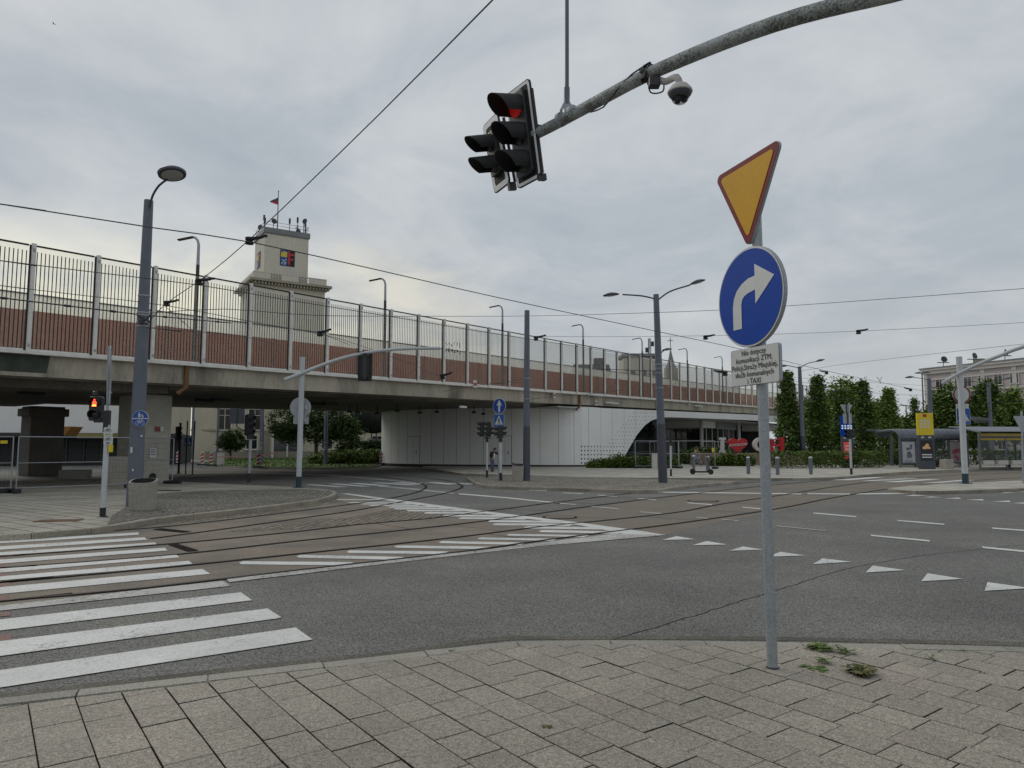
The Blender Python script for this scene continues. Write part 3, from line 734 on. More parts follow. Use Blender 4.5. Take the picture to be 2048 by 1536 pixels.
# small lamps and hangers under the soffit
for px, py, n in ((410, 789, 5), (443, 781, 4), (637, 797, 5), (660, 794, 4), (63, 772, 4)):
    s, z = s_at(px, py, n); p = BP(s, n, -1.28)
    mb = MB(); mb.box(p, (.9, .35, .14), BROT); mb.build('soffit_lamp', mBlackDull, via, bevel=.02)
for px, n in ((795, 5), (840, 7), (874, 5), (948, 4), (967, 6), (700, 8), (715, 8), (755, 9)):
    s, z = s_at(px, 805, n)
    p = BP(s, n, -1.05); mb = MB(); mb.tube([p, p - V((0, 0, .45))], .03, 6); mb.box(p - V((0, 0, .5)), (.3, .16, .14), BROT); mb.build('cable_hanger', mBlackDull, via)
for px, py in ((1187, 790), (1224, 806), (1397, 812), (926, 814)):
    s, z = s_at(px, py, -.12); p = BP(s, -.12, z)
    mb = MB(); mb.box(p, (2.1 if px > 1000 else .6, .16, .13), BROT); at = mb.build('strip_lamp', mSignWhite, via, bevel=.02)

# noise barrier on the near edge
nb = thing('noise_barrier', 'tall glazed noise barrier with dark vertical bars along the viaduct edge', 'noise barrier', V((ORIG.x, ORIG.y, 0)))
K0, K1 = -4, 58
for k in range(K0, K1 + 1):
    s = k * STEP
    mb = MB(); bblock(mb, s - .055, s + .075, -.11, .03, -.13, HB + .03)
    mb.k = 1
    bblock(mb, s - .10, s - .057, -.02, .04, -.02, HB - .02)
    mb.k = 2
    for zz in (.1, HB - .28): bblock(mb, s - .03, s + .045, -.125, -.112, zz, zz + .12)
    mb.recalc(); mb.build('post', [mGalvLt, mBlackDull, mAlu], nb)
for k in range(K0, K1):
    s0, s1 = k * STEP + .08, (k + 1) * STEP - .13
    mb = MB(); bblock(mb, s0, s1, 0, .014, 0, HB - .06)
    mb.k = 1; bblock(mb, s0, s1, -.02, .04, HB - .06, HB - .005)
    if k < 34:
        nbar = 15
        for j in range(nbar):
            c = s0 + (s1 - s0) * (j + .5) / nbar
            bblock(mb, c - .016, c + .016, -.006, -.001, .02, HB * .935)
    mb.k = 2; bblock(mb, s0, s1, -.012, .03, -.015, .045)
    mb.recalc(); mb.build('panel', [mGlassBar, mBlackDull, mGalvLt], nb)
# graffiti tag on one pane
mb = MB(); rg = random.Random(4); s0, z0 = s_at(890, 708); s1, z1 = s_at(922, 682)
for row in range(2):
    zz = z0 + (z1 - z0) * (.28 + .42 * row)
    for j in range(6):
        a = s0 + (s1 - s0) * (j + .5) / 6; hh = .17
        pts = [BP(a + rg.uniform(-.07, .07), -.012, zz + rg.uniform(-hh, hh)) for _ in range(4)]
        for u, v in zip(pts, pts[1:]): mb.bar(u, v, .05, .006)
mb.build('graffiti', mInk, nb)

# slim lamps standing on the viaduct edge
LT = [(398, 474), (771, 557), (1005, 611), (1166, 649), (1284, 676), (1374, 697), (1444, 713), (1503, 728)]
words = ['first from the far left, beside the grey pole', 'second from the left, right of the clock-less tower', 'third from the left, left of the bare pole', 'fourth, right of the bare pole', 'fifth, left of the twin lamp pole', 'sixth, right of the twin lamp pole', 'seventh, left of the blue arrow sign', 'eighth, behind the blue arrow sign']
proto = None
s0, zt = s_at(398, 474, .55)
for i, (px, py) in enumerate(LT):
    s, _ = s_at(px, py, .55); base = BP(s, .55, -.03); lab = 'slim hooked viaduct lamp, ' + words[i].replace('clock-less ', '')
    if proto is None:
        t = thing('street_lamp', lab, 'street lamp', base, 'slim hooked lamps along the viaduct'); proto = t
        h = zt + .03
        p = lambda x, z: base + BD * 0 + V((-1, 0, 0)) * x + V((0, 0, z))
        mb = MB(); mb.tube([p(0, 0), p(0, h - 1.25)], [.085, .075], 10); mb.build('pole', mDark, t, True)
        mb = MB(); mb.tube([p(0, h - 1.25), p(0, h - .35), p(.05, h - .15), p(.15, h - .04), p(.26, h)], [.072, .06, .055, .05, .05], 10); mb.build('collar', mGalv, t, True)
        mb = MB(); mb.bar(p(.24, h - .0), p(.92, h - .14), .2, .06); mb.build('lamp_head', mDark, t, bevel=.02)
    else:
        t = copy_tree(proto); t.location = base; t['label'] = lab
        k = (s_at(px, py, .55)[1] + .03) / h
        t.scale = (1, 1, max(.93, min(1.07, k)))
# striped clearance plates on the fascia
for i, (px, py, hh) in enumerate([(950, 768, 15), (1109, 790, 12), (1193, 806, 10), (1379, 806, 8)]):
    s, z = s_at(px, py, -.12); c = BP(s, -.12, z)
    wd = hh * c.y / FPX * .5
    t = TR(c, BROT)
    mb = MB(t); mb.box((0, 0, 0), (wd * 1.5, .02, wd * 2))
    mb.k = 1; mb.box((0, -.0125, 0), (wd * 1.48, .006, wd * .58))
    tag(at_base(mb.build('clearance_plate', [mSignWhite, M('plate_red', (.42, .02, .05), .5)]), c), 'white plate with a red band on the viaduct fascia, %s' % ['above the blue arrow sign', 'right of the bare slate pole', 'above the curved white wall', 'over the arched entrance'][i], 'warning plate', 'red and white plates on the viaduct')

# ================================================================== WHITE CURVED BUILDING UNDER THE VIADUCT
QA = [V(p + (0,)) for p in ((-11.6, 92), (-12.2, 80), (-12.2, 69), (-11.6, 63.5), (-9.8, 60), (-6.5, 57.8), (-2, 56.4), (2.2, 55.5), (4.6, 55.3), (6.2, 56.1), (7.4, 57.6))]
CA = smooth_line(QA, .6)
W0 = CA[-1]; WD = BD
def WP(t, n, z): return V((W0.x + WD.x * t + BN.x * n, W0.y + WD.y * t + BN.y * n, z))
def t_at(px, py, n=0.0):
    o = V((W0.x + BN.x * n, W0.y + BN.y * n, 0)); p = PL(px, py, o, WD); return (p - o).dot(WD), p.z
def WTOP(t): return 4.78 + max(0, t) * .021
arch = [t_at(*q) for q in ((1244, 926), (1251, 912), (1262, 893), (1275, 871), (1290, 853), (1304, 843), (1322, 837.5), (1345, 837), (1420, 839.5), (1500, 842.5), (1556, 846))]
arch = sorted(arch); TEND = arch[-1][0]
def zlow(t):
    if t <= arch[0][0]: return IZ
    for (a, za), (b, zb) in zip(arch, arch[1:]):
        if a <= t <= b: return max(IZ, za + (zb - za) * (t - a) / (b - a))
    return arch[-1][1]
wb = thing('curved_pavilion', 'white panel-clad pavilion with a rounded end and arched glass entrance under the viaduct', 'pavilion', (2, 62, 0))
prof = []   # (point, outward normal, zlow, ztop)
for i, p in enumerate(CA[:-1]):
    t = (CA[min(i + 1, len(CA) - 1)] - CA[max(i - 1, 0)]).normalized()
    prof.append((p, V((t.y, -t.x, 0)), IZ, 4.78))
for t in [k * .35 for k in range(int(TEND / .35) + 1)]: prof.append((WP(t, 0, 0), -BN, zlow(t), WTOP(t)))
mb = MB(); TH = .3
for (p, n, a, b), (p2, n2, a2, b2) in zip(prof, prof[1:]):
    u = lambda q, z: V((q.x, q.y, z))
    mb.add([u(p, a + .12), u(p2, a2 + .12), u(p2, b2), u(p, b)], [(0, 1, 2, 3)])
    i1, i2 = p - n * TH, p2 - n2 * TH
    mb.add([u(i1, a + .12), u(i2, a2 + .12), u(i2, b2), u(i1, b)], [(3, 2, 1, 0)])
    mb.add([u(p, a + .12), u(i1, a + .12), u(i2, a2 + .12), u(p2, a2 + .12)], [(0, 1, 2, 3)])
    mb.add([u(p, b), u(p2, b2), u(i2, b2), u(i1, b)], [(0, 1, 2, 3)])
mb.build('wall', mWhite, wb, True, ang=30)
mb = MB()      # dark recessed plinth
for (p, n, a, b), (p2, n2, a2, b2) in zip(prof, prof[1:]):
    if a > .3: break
    q, q2 = p - n * .05, p2 - n2 * .05
    mb.add([V((q.x, q.y, .02)), V((q2.x, q2.y, .02)), V((q2.x, q2.y, .26)), V((q.x, q.y, .26))], [(0, 1, 2, 3)])
mb.build('plinth', mBlackDull, wb)
# vertical joints between the cladding panels
def wall_hit(px, py):
    d = ray(px, py); d2 = V((d.x, d.y)); best = None
    for (p, n, a, b), (p2, n2, a2, b2) in zip(prof, prof[1:]):
        e = p2 - p; det = d2.x * -e.y + d2.y * e.x
        if abs(det) < 1e-9: continue
        t = (p.x * -e.y + p.y * e.x) / det; u = (d2.x * p.y - d2.y * p.x) / det
        if t > 0 and -.001 <= u <= 1.001 and (best is None or t < best[0]):
            best = (t, p + e * u, (n + n2).normalized(), a + (a2 - a) * u, b + (b2 - b) * u)
    return best
mb = MB()
for px in (783, 797, 815, 840, 863.5, 887.5, 913, 940, 967, 996, 1023.5, 1050, 1080, 1117, 1148, 1177.5, 1202, 1225, 1249, 1272, 1292):
    h = wall_hit(px, 880)
    if not h: continue
    _, p, n, a, b = h; tn = V((-n.y, n.x, 0)) * .012; q = p + n * .004
    z0 = a + .14 if px < 1240 else zlow((p - W0).dot(WD)) + .15
    mb.add([q - tn + V((0, 0, z0)), q + tn + V((0, 0, z0)), q + tn + V((0, 0, b - .01)), q - tn + V((0, 0, b - .01))], [(0, 1, 2, 3)])
mb.build('panel_joints', mSeamWall, wb)
for l, r_, top in ((815, 839.5, 873), (997, 1023, 872)):
    mb = MB(); hs = [wall_hit(l + (r_ - l) * k / 4, top) for k in range(5)]
    zt = EYE + ray((l + r_) / 2, top).z * hs[2][0]
    for h1, h2 in zip(hs, hs[1:]):
        q1, q2 = h1[1] + h1[2] * .006, h2[1] + h2[2] * .006
        mb.add([V((q1.x, q1.y, .3)), V((q2.x, q2.y, .3)), V((q2.x, q2.y, zt)), V((q1.x, q1.y, zt))], [(0, 1, 2, 3)])
        mb.k = 1
        mb.add([V((q1.x, q1.y, zt)), V((q2.x, q2.y, zt)), V((q2.x, q2.y, zt + .03)), V((q1.x, q1.y, zt + .03))], [(0, 1, 2, 3)]); mb.k = 0
    mb.k = 1
    for h in (hs[0], hs[-1], hs[2]):
        q = h[1] + h[2] * .009; tn = V((-h[2].y, h[2].x, 0)) * (.014 if h is not hs[2] else .007)
        mb.add([q - tn + V((0, 0, .3)), q + tn + V((0, 0, .3)), q + tn + V((0, 0, zt)), q - tn + V((0, 0, zt))], [(0, 1, 2, 3)])
    dr = mb.build('door', [mWhite, mSeamWall], wb)
    h = hs[3]; q = h[1] + h[2] * .05
    mb = MB(); mb.box((q.x, q.y, 1.2), (.05, .05, .22)); mb.build('handle', mDark, dr)
# perforations
mb = MB(); rp = random.Random(6)
def dot(px, py, r):
    h = wall_hit(px, py)
    if not h: return
    t, p, n, a, b = h; z = EYE + ray(px, py).z * t
    if z < a + .2 or z > b - .1 or z < zlow((p - W0).dot(WD)) + .2: return
    q = p + n * .004; tn = V((-n.y, n.x, 0))
    mb.add([q + tn * r * math.cos(a_) + V((0, 0, z + r * math.sin(a_))) for a_ in [k * math.pi / 3 for k in range(6)]], [range(6)])
for r in range(5):
    for c in range(14): dot(1163 + c * 6.4, 893 + r * 8.2, .07 if c < 7 else .055)
for r in range(14):
    y = 818 + r * 7.6; x0 = 1272 - r * 6.2
    for c in range(9): dot(x0 + c * 6.2 + (r % 2) * 3, y, .05)
mb.build('dot_pattern', mBlackDull, wb)
# recessed entrance behind the arch
def wbox(mb, t0, t1, n0, n1, z0, z1):
    vs = [WP(t, n, z) for t in (t0, t1) for n, z in ((n0, z0), (n1, z0), (n1, z1), (n0, z1))]
    return mb.add(vs, [(0, 1, 2, 3), (7, 6, 5, 4), (0, 4, 5, 1), (1, 5, 6, 2), (2, 6, 7, 3), (3, 7, 4, 0)])
tA = arch[0][0]
mb = MB(); wbox(mb, tA - 1, TEND + 3, 9.0, 9.3, 0, 5.6); wbox(mb, tA - 1.2, tA - 1, .35, 9.3, 0, 4.7); wbox(mb, TEND + 2.8, TEND + 3, 3, 9.0, 0, 5.6)
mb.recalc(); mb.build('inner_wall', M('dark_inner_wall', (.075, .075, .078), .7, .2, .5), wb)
tE0, tE1 = t_at(1400, 880, 3)[0], t_at(1470, 880, 3)[0]; tM = t_at(1432, 880, 3)[0]
zc0, zc1 = t_at(1420, 856, 3)[1], t_at(1420, 838, 3)[1]
mb = MB(); wbox(mb, tE0, tM, 3.0, 8.9, zc0, zc1 + .5); mb.recalc(); mb.build('entrance_fascia', mWhite, wb)
mb = MB()
zl0, zl1 = t_at(1452, 859, 2.8)[1], t_at(1452, 838, 2.8)[1]
for k in range(9):
    z = zl0 + (zl1 - zl0) * k / 9; wbox(mb, tM + .02, tE1, 2.8, 2.86, z, z + (zl1 - zl0) / 14)
wbox(mb, tM + .02, tE1, 2.9, 2.95, zl0, zl1 + .4)
mb.recalc(); mb.build('louvre', mAlu, wb)
mb = MB(); wbox(mb, tE0 + .5, tE1, 3.2, 3.24, IZ, zc0); mb.recalc(); mb.build('glazing', mGlass, wb)
mb = MB(); wbox(mb, tA, TEND + 2.5, 8.6, 8.66, IZ, 4.2); mb.recalc(); mb.build('glazing', mDarkGlass, wb)
mb = MB()
for k in range(7):
    t = tE0 + .5 + (tE1 - tE0 - .5) * k / 6; wbox(mb, t - .05, t + .05, 3.12, 3.19, IZ, zc0)
wbox(mb, tE0 + .5, tE1, 3.12, 3.185, 2.2, 2.28)
mb.recalc(); mb.build('mullions', mTrim, wb)
mb = MB()
for k in range(12):
    t = tA + 1 + (TEND - tA) * k / 12; wbox(mb, t - .04, t + .04, 8.5, 8.58, IZ, 4.2)
wbox(mb, tA, TEND, 8.5, 8.575, 2.5, 2.58); mb.recalc(); mb.build('mullions', mDark, wb)
for px in (1403, 1478, 1536):
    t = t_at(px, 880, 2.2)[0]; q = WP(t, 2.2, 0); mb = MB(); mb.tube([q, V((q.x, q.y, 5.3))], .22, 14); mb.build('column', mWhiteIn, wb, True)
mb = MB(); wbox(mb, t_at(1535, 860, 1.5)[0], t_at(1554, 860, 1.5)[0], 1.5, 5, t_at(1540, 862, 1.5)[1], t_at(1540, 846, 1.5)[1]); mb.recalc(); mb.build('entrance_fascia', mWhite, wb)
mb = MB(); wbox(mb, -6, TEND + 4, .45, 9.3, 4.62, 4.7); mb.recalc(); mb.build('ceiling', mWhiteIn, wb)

# ================================================================== TOWN-HALL TOWER AND BLOCKS BEYOND
def windows(bld, origin, dr, outn, rows, cols, w_, h_, frame=mTrim, glass=mDarkGlass, sill=True, mull=True):
    """individual windows on a facade: origin (left, ground), dr along it, outn outwards"""
    rot = math.atan2(dr.y, dr.x)
    for z in rows:
        for c in cols:
            p = origin + dr * c + V((0, 0, z)) + outn * .02
            Tm = Matrix.Translation(p) @ Matrix.Rotation(rot, 4, 'Z')
            mb = MB(Tm); e = w_ * .09
            mb.box((0, -.04, -h_ / 2 - e / 2), (w_ + 2 * e, .12, e)); mb.box((0, -.04, h_ / 2 + e / 2), (w_ + 2 * e, .12, e))
            mb.box((-w_ / 2 - e / 2, -.04, 0), (e, .12, h_)); mb.box((w_ / 2 + e / 2, -.04, 0), (e, .12, h_))
            if mull: mb.box((0, -.03, 0), (e * .6, .08, h_)); mb.box((0, -.028, h_ * .2), (w_, .075, e * .5))
            if sill: mb.box((0, -.1, -h_ / 2 - e * 1.3), (w_ + 4 * e, .3, e * .6))
            f = mb.build('window', frame, bld)
            mb = MB(Tm); mb.box((0, .0, 0), (w_, .02, h_)); mb.build('pane', glass, f)
TY = 100.0
tc0 = A(527, 560, TY); TA = R(32.0); tf = V((math.cos(TA), math.sin(TA), 0)); tl = V((-tf.y, tf.x, 0))
wf, wl = 6.3, 6.2
zt = A(527, 464, TY).z; zc = A(509, 553, TY).z
tw = thing('clock_tower', 'square cream town hall tower with a flag and heraldic panels above the viaduct', 'tower', V((tc0.x, tc0.y, 0)))
tw.name = 'town_hall_tower'; ORG[tw.name] = V((tc0.x, tc0.y, 0))
def tbox(mb, a0, a1, b0, b1, z0, z1):
    o = V((tc0.x, tc0.y, 0))
    vs = [o + tf * a + tl * b + V((0, 0, z)) for z in (z0, z1) for a, b in ((a0, b0), (a1, b0), (a1, b1), (a0, b1))]
    return mb.add(vs, [(3, 2, 1, 0), (4, 5, 6, 7), (0, 1, 5, 4), (1, 2, 6, 5), (2, 3, 7, 6), (3, 0, 4, 7)])
mb = MB(); tbox(mb, 0, wf, 0, wl, zc - 1, zt); mb.build('shaft', mTower, tw)
mb = MB(); tbox(mb, -.18, wf + .18, -.18, wl + .18, zt, zt + .75); tbox(mb, -.1, wf + .1, -.1, wl + .1, zt - .12, zt); mb.build('parapet', mRoofG, tw)
mb = MB(); tbox(mb, -1.4, wf + 2.2, -1.4, wl + 2.2, 0, zc - 1.5); mb.build('lower_block', mTower, tw)
mb = MB()
tbox(mb, -1.7, wf + 2.5, -1.7, wl + 2.5, zc - 1.5, zc - 1.2); tbox(mb, -2.3, wf + 3.0, -2.3, wl + 3.0, zc - 1.1, zc - .75)
for k in range(24): tbox(mb, -1.6 + k * .45, -1.4 + k * .45, -2.2, -1.72, zc - 1.5, zc - 1.21)
mb.build('cornice', mCreamDk, tw)
mb = MB()
for (a0, a1) in ((-1.8, .6), (2.1, 4.5), (6.1, 8.6)): tbox(mb, a0, a1, -1.8, -1.62, zc - .75, zc + .15)
tbox(mb, -1.8, 8.6, -1.84, -1.58, zc + .15, zc + .25); tbox(mb, -1.8, -1.6, -1.6, wl + 2, zc - .75, zc + .2)
mb.build('balcony_wall', mTower, tw)
mb = MB()
for (a0, a1) in ((.6, 2.1), (4.5, 6.1)):
    for k in range(7): a = a0 + .1 + (a1 - a0 - .2) * k / 6; tbox(mb, a - .03, a + .03, -1.74, -1.68, zc - .75, zc + .15)
mb.build('balustrade', mDark, tw)
# heraldic panels: half a yellow eagle on blue, half a red cross shape on dark red-black
def heraldry(T):
    mb = MB(T)
    mb.box((0, .02, 0), (2.1, .06, 2.35))
    mb.k = 1; mb.poly([(-.98, -.02, -1.1), (-.03, -.02, -1.1), (-.03, -.02, 1.1), (-.98, -.02, 1.1)])
    mb.k = 2
    mb.poly([(-.95, -.03, .15), (-.06, -.03, .1), (-.06, -.03, 1.0), (-.3, -.03, .8), (-.5, -.03, 1.05), (-.7, -.03, .75), (-.93, -.03, .95)])
    mb.k = 3
    for q in ([(-.95, -.9), (-.8, -.95), (-.1, -.2), (-.2, -.1)], [(-.9, -.2), (-.6, -.3), (-.3, -.7), (-.4, -.75)], [(-.6, -1.0), (-.3, -1.0), (-.1, -.6), (-.2, -.55)]): mb.poly([(x, -.03, z) for x, z in q])
    mb.k = 4
    mb.poly([(.06, -.03, -1.0), (.36, -.03, -1.0), (.36, -.03, 1.05), (.06, -.03, 1.05)])
    mb.poly([(.36, -.031, .45), (.98, -.031, .45), (.98, -.031, .72), (.36, -.031, .72)])
    mb.poly([(.36, -.031, -.28), (.85, -.031, -.28), (.85, -.031, 0), (.36, -.031, 0)])
    return mb
hm = [mBlackDull, M('herald_blue', (.02, .08, .3), .6), M('herald_yellow', (.62, .5, .06), .6), M('herald_white', (.45, .5, .55), .6), M('herald_red', (.5, .04, .06), .6)]
cf = V((tc0.x, tc0.y, 0)) + tf * (wf * .52) - tl * .04; cf.z = A(571, 514, 101).z
heraldry(TR(cf, TA)).build('heraldic_panel', hm, tw)
cl_ = V((tc0.x, tc0.y, 0)) + tl * (wl * .55) - tf * .04; cl_.z = cf.z
heraldry(TR(cl_, TA - R(90))).build('heraldic_panel', hm, tw)
mb = MB(); tbox(mb, wf * .52, wf * .52 + 1.0, -.06, 0, zc + .2, zc + 1.6); mb.build('door', mTrim, tw)
# antennas on the roof
ra = random.Random(9)
for k in range(17):
    a, b = (ra.uniform(0, wf), ra.choice((.1, wl - .2))) if k % 2 else (ra.choice((.1, wf - .2)), ra.uniform(0, wl))
    o = V((tc0.x, tc0.y, zt + .75)) + tf * a + tl * b; h = ra.uniform(.7, 2.2)
    mb = MB(); mb.tube([o, o + V((0, 0, h))], .05, 5)
    kind = k % 3
    if kind == 0: mb.box(o + V((0, 0, h - .3)), (.25, .15, .8))
    elif kind == 1: mb.lathe([(.05, 0), (.4, .05), (.42, .12), (.05, .2)], Matrix.Translation(o + V((.1, -.1, h - .2))) @ Matrix.Rotation(R(80), 4, 'X') @ Matrix.Rotation(R(40 * k), 4, 'Y'), 10)
    else:
        for q in range(3): mb.bar(o + V((-.3, 0, h - .2 * q)), o + V((.3, 0, h - .2 * q)), .04)
    mb.build('antenna', mDark, tw)
for z_ in (.45, .9):
    mb = MB(); o = V((tc0.x, tc0.y, zt + .75 + z_))
    cs = [o, o + tf * wf, o + tf * wf + tl * wl, o + tl * wl, o]
    for u, v in zip(cs, cs[1:]): mb.bar(u, v, .04)
    mb.build('roof_rail', mDark, tw)
fp = V((tc0.x, tc0.y, zt + .7)) + tf * 2.2 + tl * 2; ftop = A(562, 384, fp.y).z
mb = MB(); mb.tube([fp, V((fp.x, fp.y, ftop))], [.09, .05], 8); mb.lathe([(.02, 0), (.1, .1), (.02, .25)], Matrix.Translation(V((fp.x, fp.y, ftop))), 8); pole = mb.build('flagpole', mDark, tw, True)
mb = MB(); n_ = 8; vs = []
for k in range(n_ + 1):
    u = k / n_; x = -1.15 * u; yy = .18 * math.sin(u * 5); dz = -.55 * u * u
    vs += [V((fp.x + x, fp.y + yy, ftop - .75 + dz * .55 - .45 * u + .35 * (1 - u) * 0)), V((fp.x + x, fp.y + yy * .8, ftop - 1.35 + dz * .5 + .05 * u)), V((fp.x + x, fp.y + yy * .6, ftop - 1.95 + dz * .1 + .4 * u))]
fs = [(3 * k + j, 3 * k + j + 1, 3 * k + j + 4, 3 * k + j + 3) for k in range(n_) for j in (0, 1)]
mb.add(vs, fs); mb.m = [(1 if i % 2 == 0 else 0) for i in range(len(fs))]
mb.build('flag', [mRedObj, M('flag_blue', (.06, .07, .13), .8)], pole)

# cream office block seen beneath the deck
FY = 92.0
a0, a1 = A(385, 900, FY), A(800, 900, FY + 6); ob_ = V((a0.x, a0.y, 0)); dr = V((a1.x - a0.x, a1.y - a0.y, 0)); Lf = dr.length; dr.normalize(); on = V((dr.y, -dr.x, 0))
of = thing('office_building', 'long cream rendered office block with a stone plinth seen beneath the viaduct', 'building', ob_)
def fbox(mb, a0, a1, n0, n1, z0, z1, o=ob_, d=dr, n=on):
    vs = [o + d * a + n * b + V((0, 0, z)) for z in (z0, z1) for a, b in ((a0, n1), (a1, n1), (a1, n0), (a0, n0))]
    return mb.add(vs, [(3, 2, 1, 0), (4, 5, 6, 7), (0, 1, 5, 4), (1, 2, 6, 5), (2, 3, 7, 6), (3, 0, 4, 7)])
mb = MB(); fbox(mb, 0, Lf, -16, 0, 0, 9.5); mb.build('wall', mCream, of)
mb = MB(); fbox(mb, -.02, Lf, -.1, .12, 0, 1.0); mb.build('plinth', mStone, of)
mb = MB(); fbox(mb, -.05, Lf, -.1, .18, 3.65, 3.9); mb.build('string_course', mCreamDk, of)
windows(of, ob_, dr, on, (5.2, 8.2), [3.8, 7.5, 18.2, 21.0, 24.0], 1.5, 2.6)
windows(of, ob_, dr, on, (2.2,), [3.7, 7.2, 16.8, 20.4, 23.4], 1.3, 1.7)
mb = MB(); fbox(mb, 10.0, 13.4, -.05, .1, .3, 3.4); dd = mb.build('doorway', mDarkGlass, of)
mb = MB(); fbox(mb, 11.6, 11.8, .1, .16, .3, 3.4); fbox(mb, 9.7, 10.0, -.05, .3, 0, 3.6); fbox(mb, 13.4, 13.7, -.05, .3, 0, 3.6); mb.build('door_frame', mTrim, dd)
mb = MB(); fbox(mb, 8.2, 9.4, .02, .12, 1.0, 3.5); mb.build('stone_panel', mStone, of)
# its flank receding on the left
f2 = V((-.35, 1, 0)).normalized(); on2 = V((-f2.y, f2.x, 0))
b0 = A(383, 900, FY - .3); o2 = V((b0.x, b0.y, 0))
fl_ = thing('office_wing', 'cream side wing with rows of narrow windows at the left of the office block', 'building', o2)
e2 = o2 + f2 * 40
mb = MB(); fbox(mb, 0, 40, -8, 0, 0, 10.5, o2, f2, on2); mb.build('wall', mCream, fl_)
mb = MB(); fbox(mb, 0, 40, -.1, .12, 0, 1.0, o2, f2, on2); mb.build('plinth', mStone, fl_)
mb = MB(); fbox(mb, 0, 40, -.1, .18, 3.65, 3.9, o2, f2, on2); mb.build('string_course', mCreamDk, fl_)
windows(fl_, o2, -f2, on2, (2.4, 5.6, 8.6), [-2.5 - 3.2 * k for k in range(11)], 1.1, 1.9)

# white shop building left, behind the piers
SY = 62.0
s0_, s1_ = A(-160, 900, SY - 4), A(330, 900, SY + 2); so_ = V((s0_.x, s0_.y, 0)); sd = V((s1_.x - s0_.x, s1_.y - s0_.y, 0)); sl_ = sd.length; sd.normalize(); sn = V((sd.y, -sd.x, 0))
sh = thing('shop_building', 'white clad shop building with a dark recessed ground floor behind the piers', 'building', so_)
zs = A(100, 866, SY).z
mb = MB(); fbox(mb, 0, sl_ - 3.6, -14, 0, zs, 8.6, so_, sd, sn); mb.build('upper_wall', mWhite, sh)
mb = MB(); fbox(mb, sl_ - 3.55, sl_ + 1, -12, -.6, zs, 8.6, so_, sd, sn); mb.build('upper_wall', mCream, sh)
mb = MB(); fbox(mb, 0, sl_ + 1, -14, -3, 0, zs - .01, so_, sd, sn); mb.build('shopfront', mDark, sh)
mb = MB(); fbox(mb, 0, sl_ + 1, -2.98, .4, zs - .35, zs - .02, so_, sd, sn); mb.build('canopy', mDark, sh)
mb = MB(); fbox(mb, sl_ * .62, sl_ * .9, .42, .5, zs - .45, zs - .05, so_, sd, sn); mb.build('fascia_sign', M('dull_yellow', (.25, .21, .06), .6), sh)
mb = MB()
for k in range(14): a = sl_ * k / 13; fbox(mb, a - .06, a + .06, -2.98, -2.85, 0, zs - .4, so_, sd, sn)
mb.build('mullions', mSlateDk, sh)
mb = MB()
for k in range(4): fbox(mb, sl_ - 3.1, sl_ - .4, -.58, -.5, zs + .3 + k * .75, zs + .37 + k * .75, so_, sd, sn)
for k in range(3): fbox(mb, sl_ - 3.0 + k * 1.2, sl_ - 2.93 + k * 1.2, -.66, -.585, zs + .1, zs + 3.2, so_, sd, sn)
mb.build('window_grille', mDark, sh)
c = A(122, 868, 50)
mb = MB(); mb.prism([A(118, 871, 50), A(129, 871, 50), A(143, 853, 50), A(118, 853, 50)], (0, 1.4, 0)); mb.recalc()
tag(at_base(mb.build('awning', M('orange_canvas', (.30, .14, .03), .8, .15, 2)), (c.x, c.y, 0)), 'orange wedge-shaped awning beside the left pier', 'awning')

# ---- far right: mauve tenement
RY0, RY1 = 122.0, 108.0
r0, r1 = A(1857, 900, RY0), A(2049, 900, RY1); ro = V((r0.x, r0.y, 0)); rd = V((r1.x - r0.x, r1.y - r0.y, 0)).normalized(); rn = V((-rd.y, rd.x, 0))
if rn.dot(V((0, -1, 0))) < 0 and rn.x > 0: rn = -rn
ten = thing('tenement_building', 'four storey mauve and cream tenement with a moulded cornice behind the trees', 'building', ro)
zr = A(1857, 739, RY0).z
def rbox(mb, a0, a1, n0, n1, z0, z1): return fbox(mb, a0, a1, n0, n1, z0, z1, ro, rd, rn)
RL = 46
mb = MB(); rbox(mb, 0, RL, -12, 0, 0, zr - .9); mb.recalc(); mb.build('wall', mPink, ten)
mb = MB(); rbox(mb, -.5, RL, -12.4, .6, zr - .35, zr); rbox(mb, -.3, RL, -12.2, .35, zr - .9, zr - .35); rbox(mb, -.1, RL, -.1, .16, zr - 2.0, zr - 1.7); mb.recalc(); mb.build('cornice', mTrim, ten)
mb = MB(); rbox(mb, -.6, RL, -12.5, .7, zr, zr + .16); mb.recalc(); mb.build('roof', mRoofG, ten)
mb = MB()
for z in (3.9, 7.3, 10.6): rbox(mb, -.1, RL, -.1, .2, z, z + .3)
mb.recalc(); mb.build('string_course', mTrim, ten)
mb = MB()
for k in range(10): rbox(mb, k * 4.8 - .1, k * 4.8 + .55, -.05, .12, 0, zr - .92)
mb.recalc(); mb.build('pilasters', mTrim, ten)
windows(ten, ro, rd, rn, (2.2, 5.7, 9.1, 12.3), [2.6 + 2.4 * k for k in range(18)], 1.15, 1.9)
for k, px in enumerate((1887, 1948, 2011)):
    p = PL(px, 735, ro - rn * 3, rd); mb = MB(); q = V((p.x, p.y, zr + .1)); mb.tube([q, q + V((0, 0, 1.9))], .06, 6); mb.box(q + V((0, 0, 1.1)), (2.0, .2, .12)); mb.lathe([(.1, 0), (.5, .1), (.55, .25), (.1, .3)], TR(q + V((0, -.1, 1.6)), .4 * k, R(75)), 10); mb.build('roof_antenna', mDark, ten)
mb = MB()
for k in range(5): rbox(mb, 5 + k * 9, 6.4 + k * 9, -7, -5.4, zr + .1, zr + 1.5)
mb.recalc(); mb.build('chimney', mStone, ten)

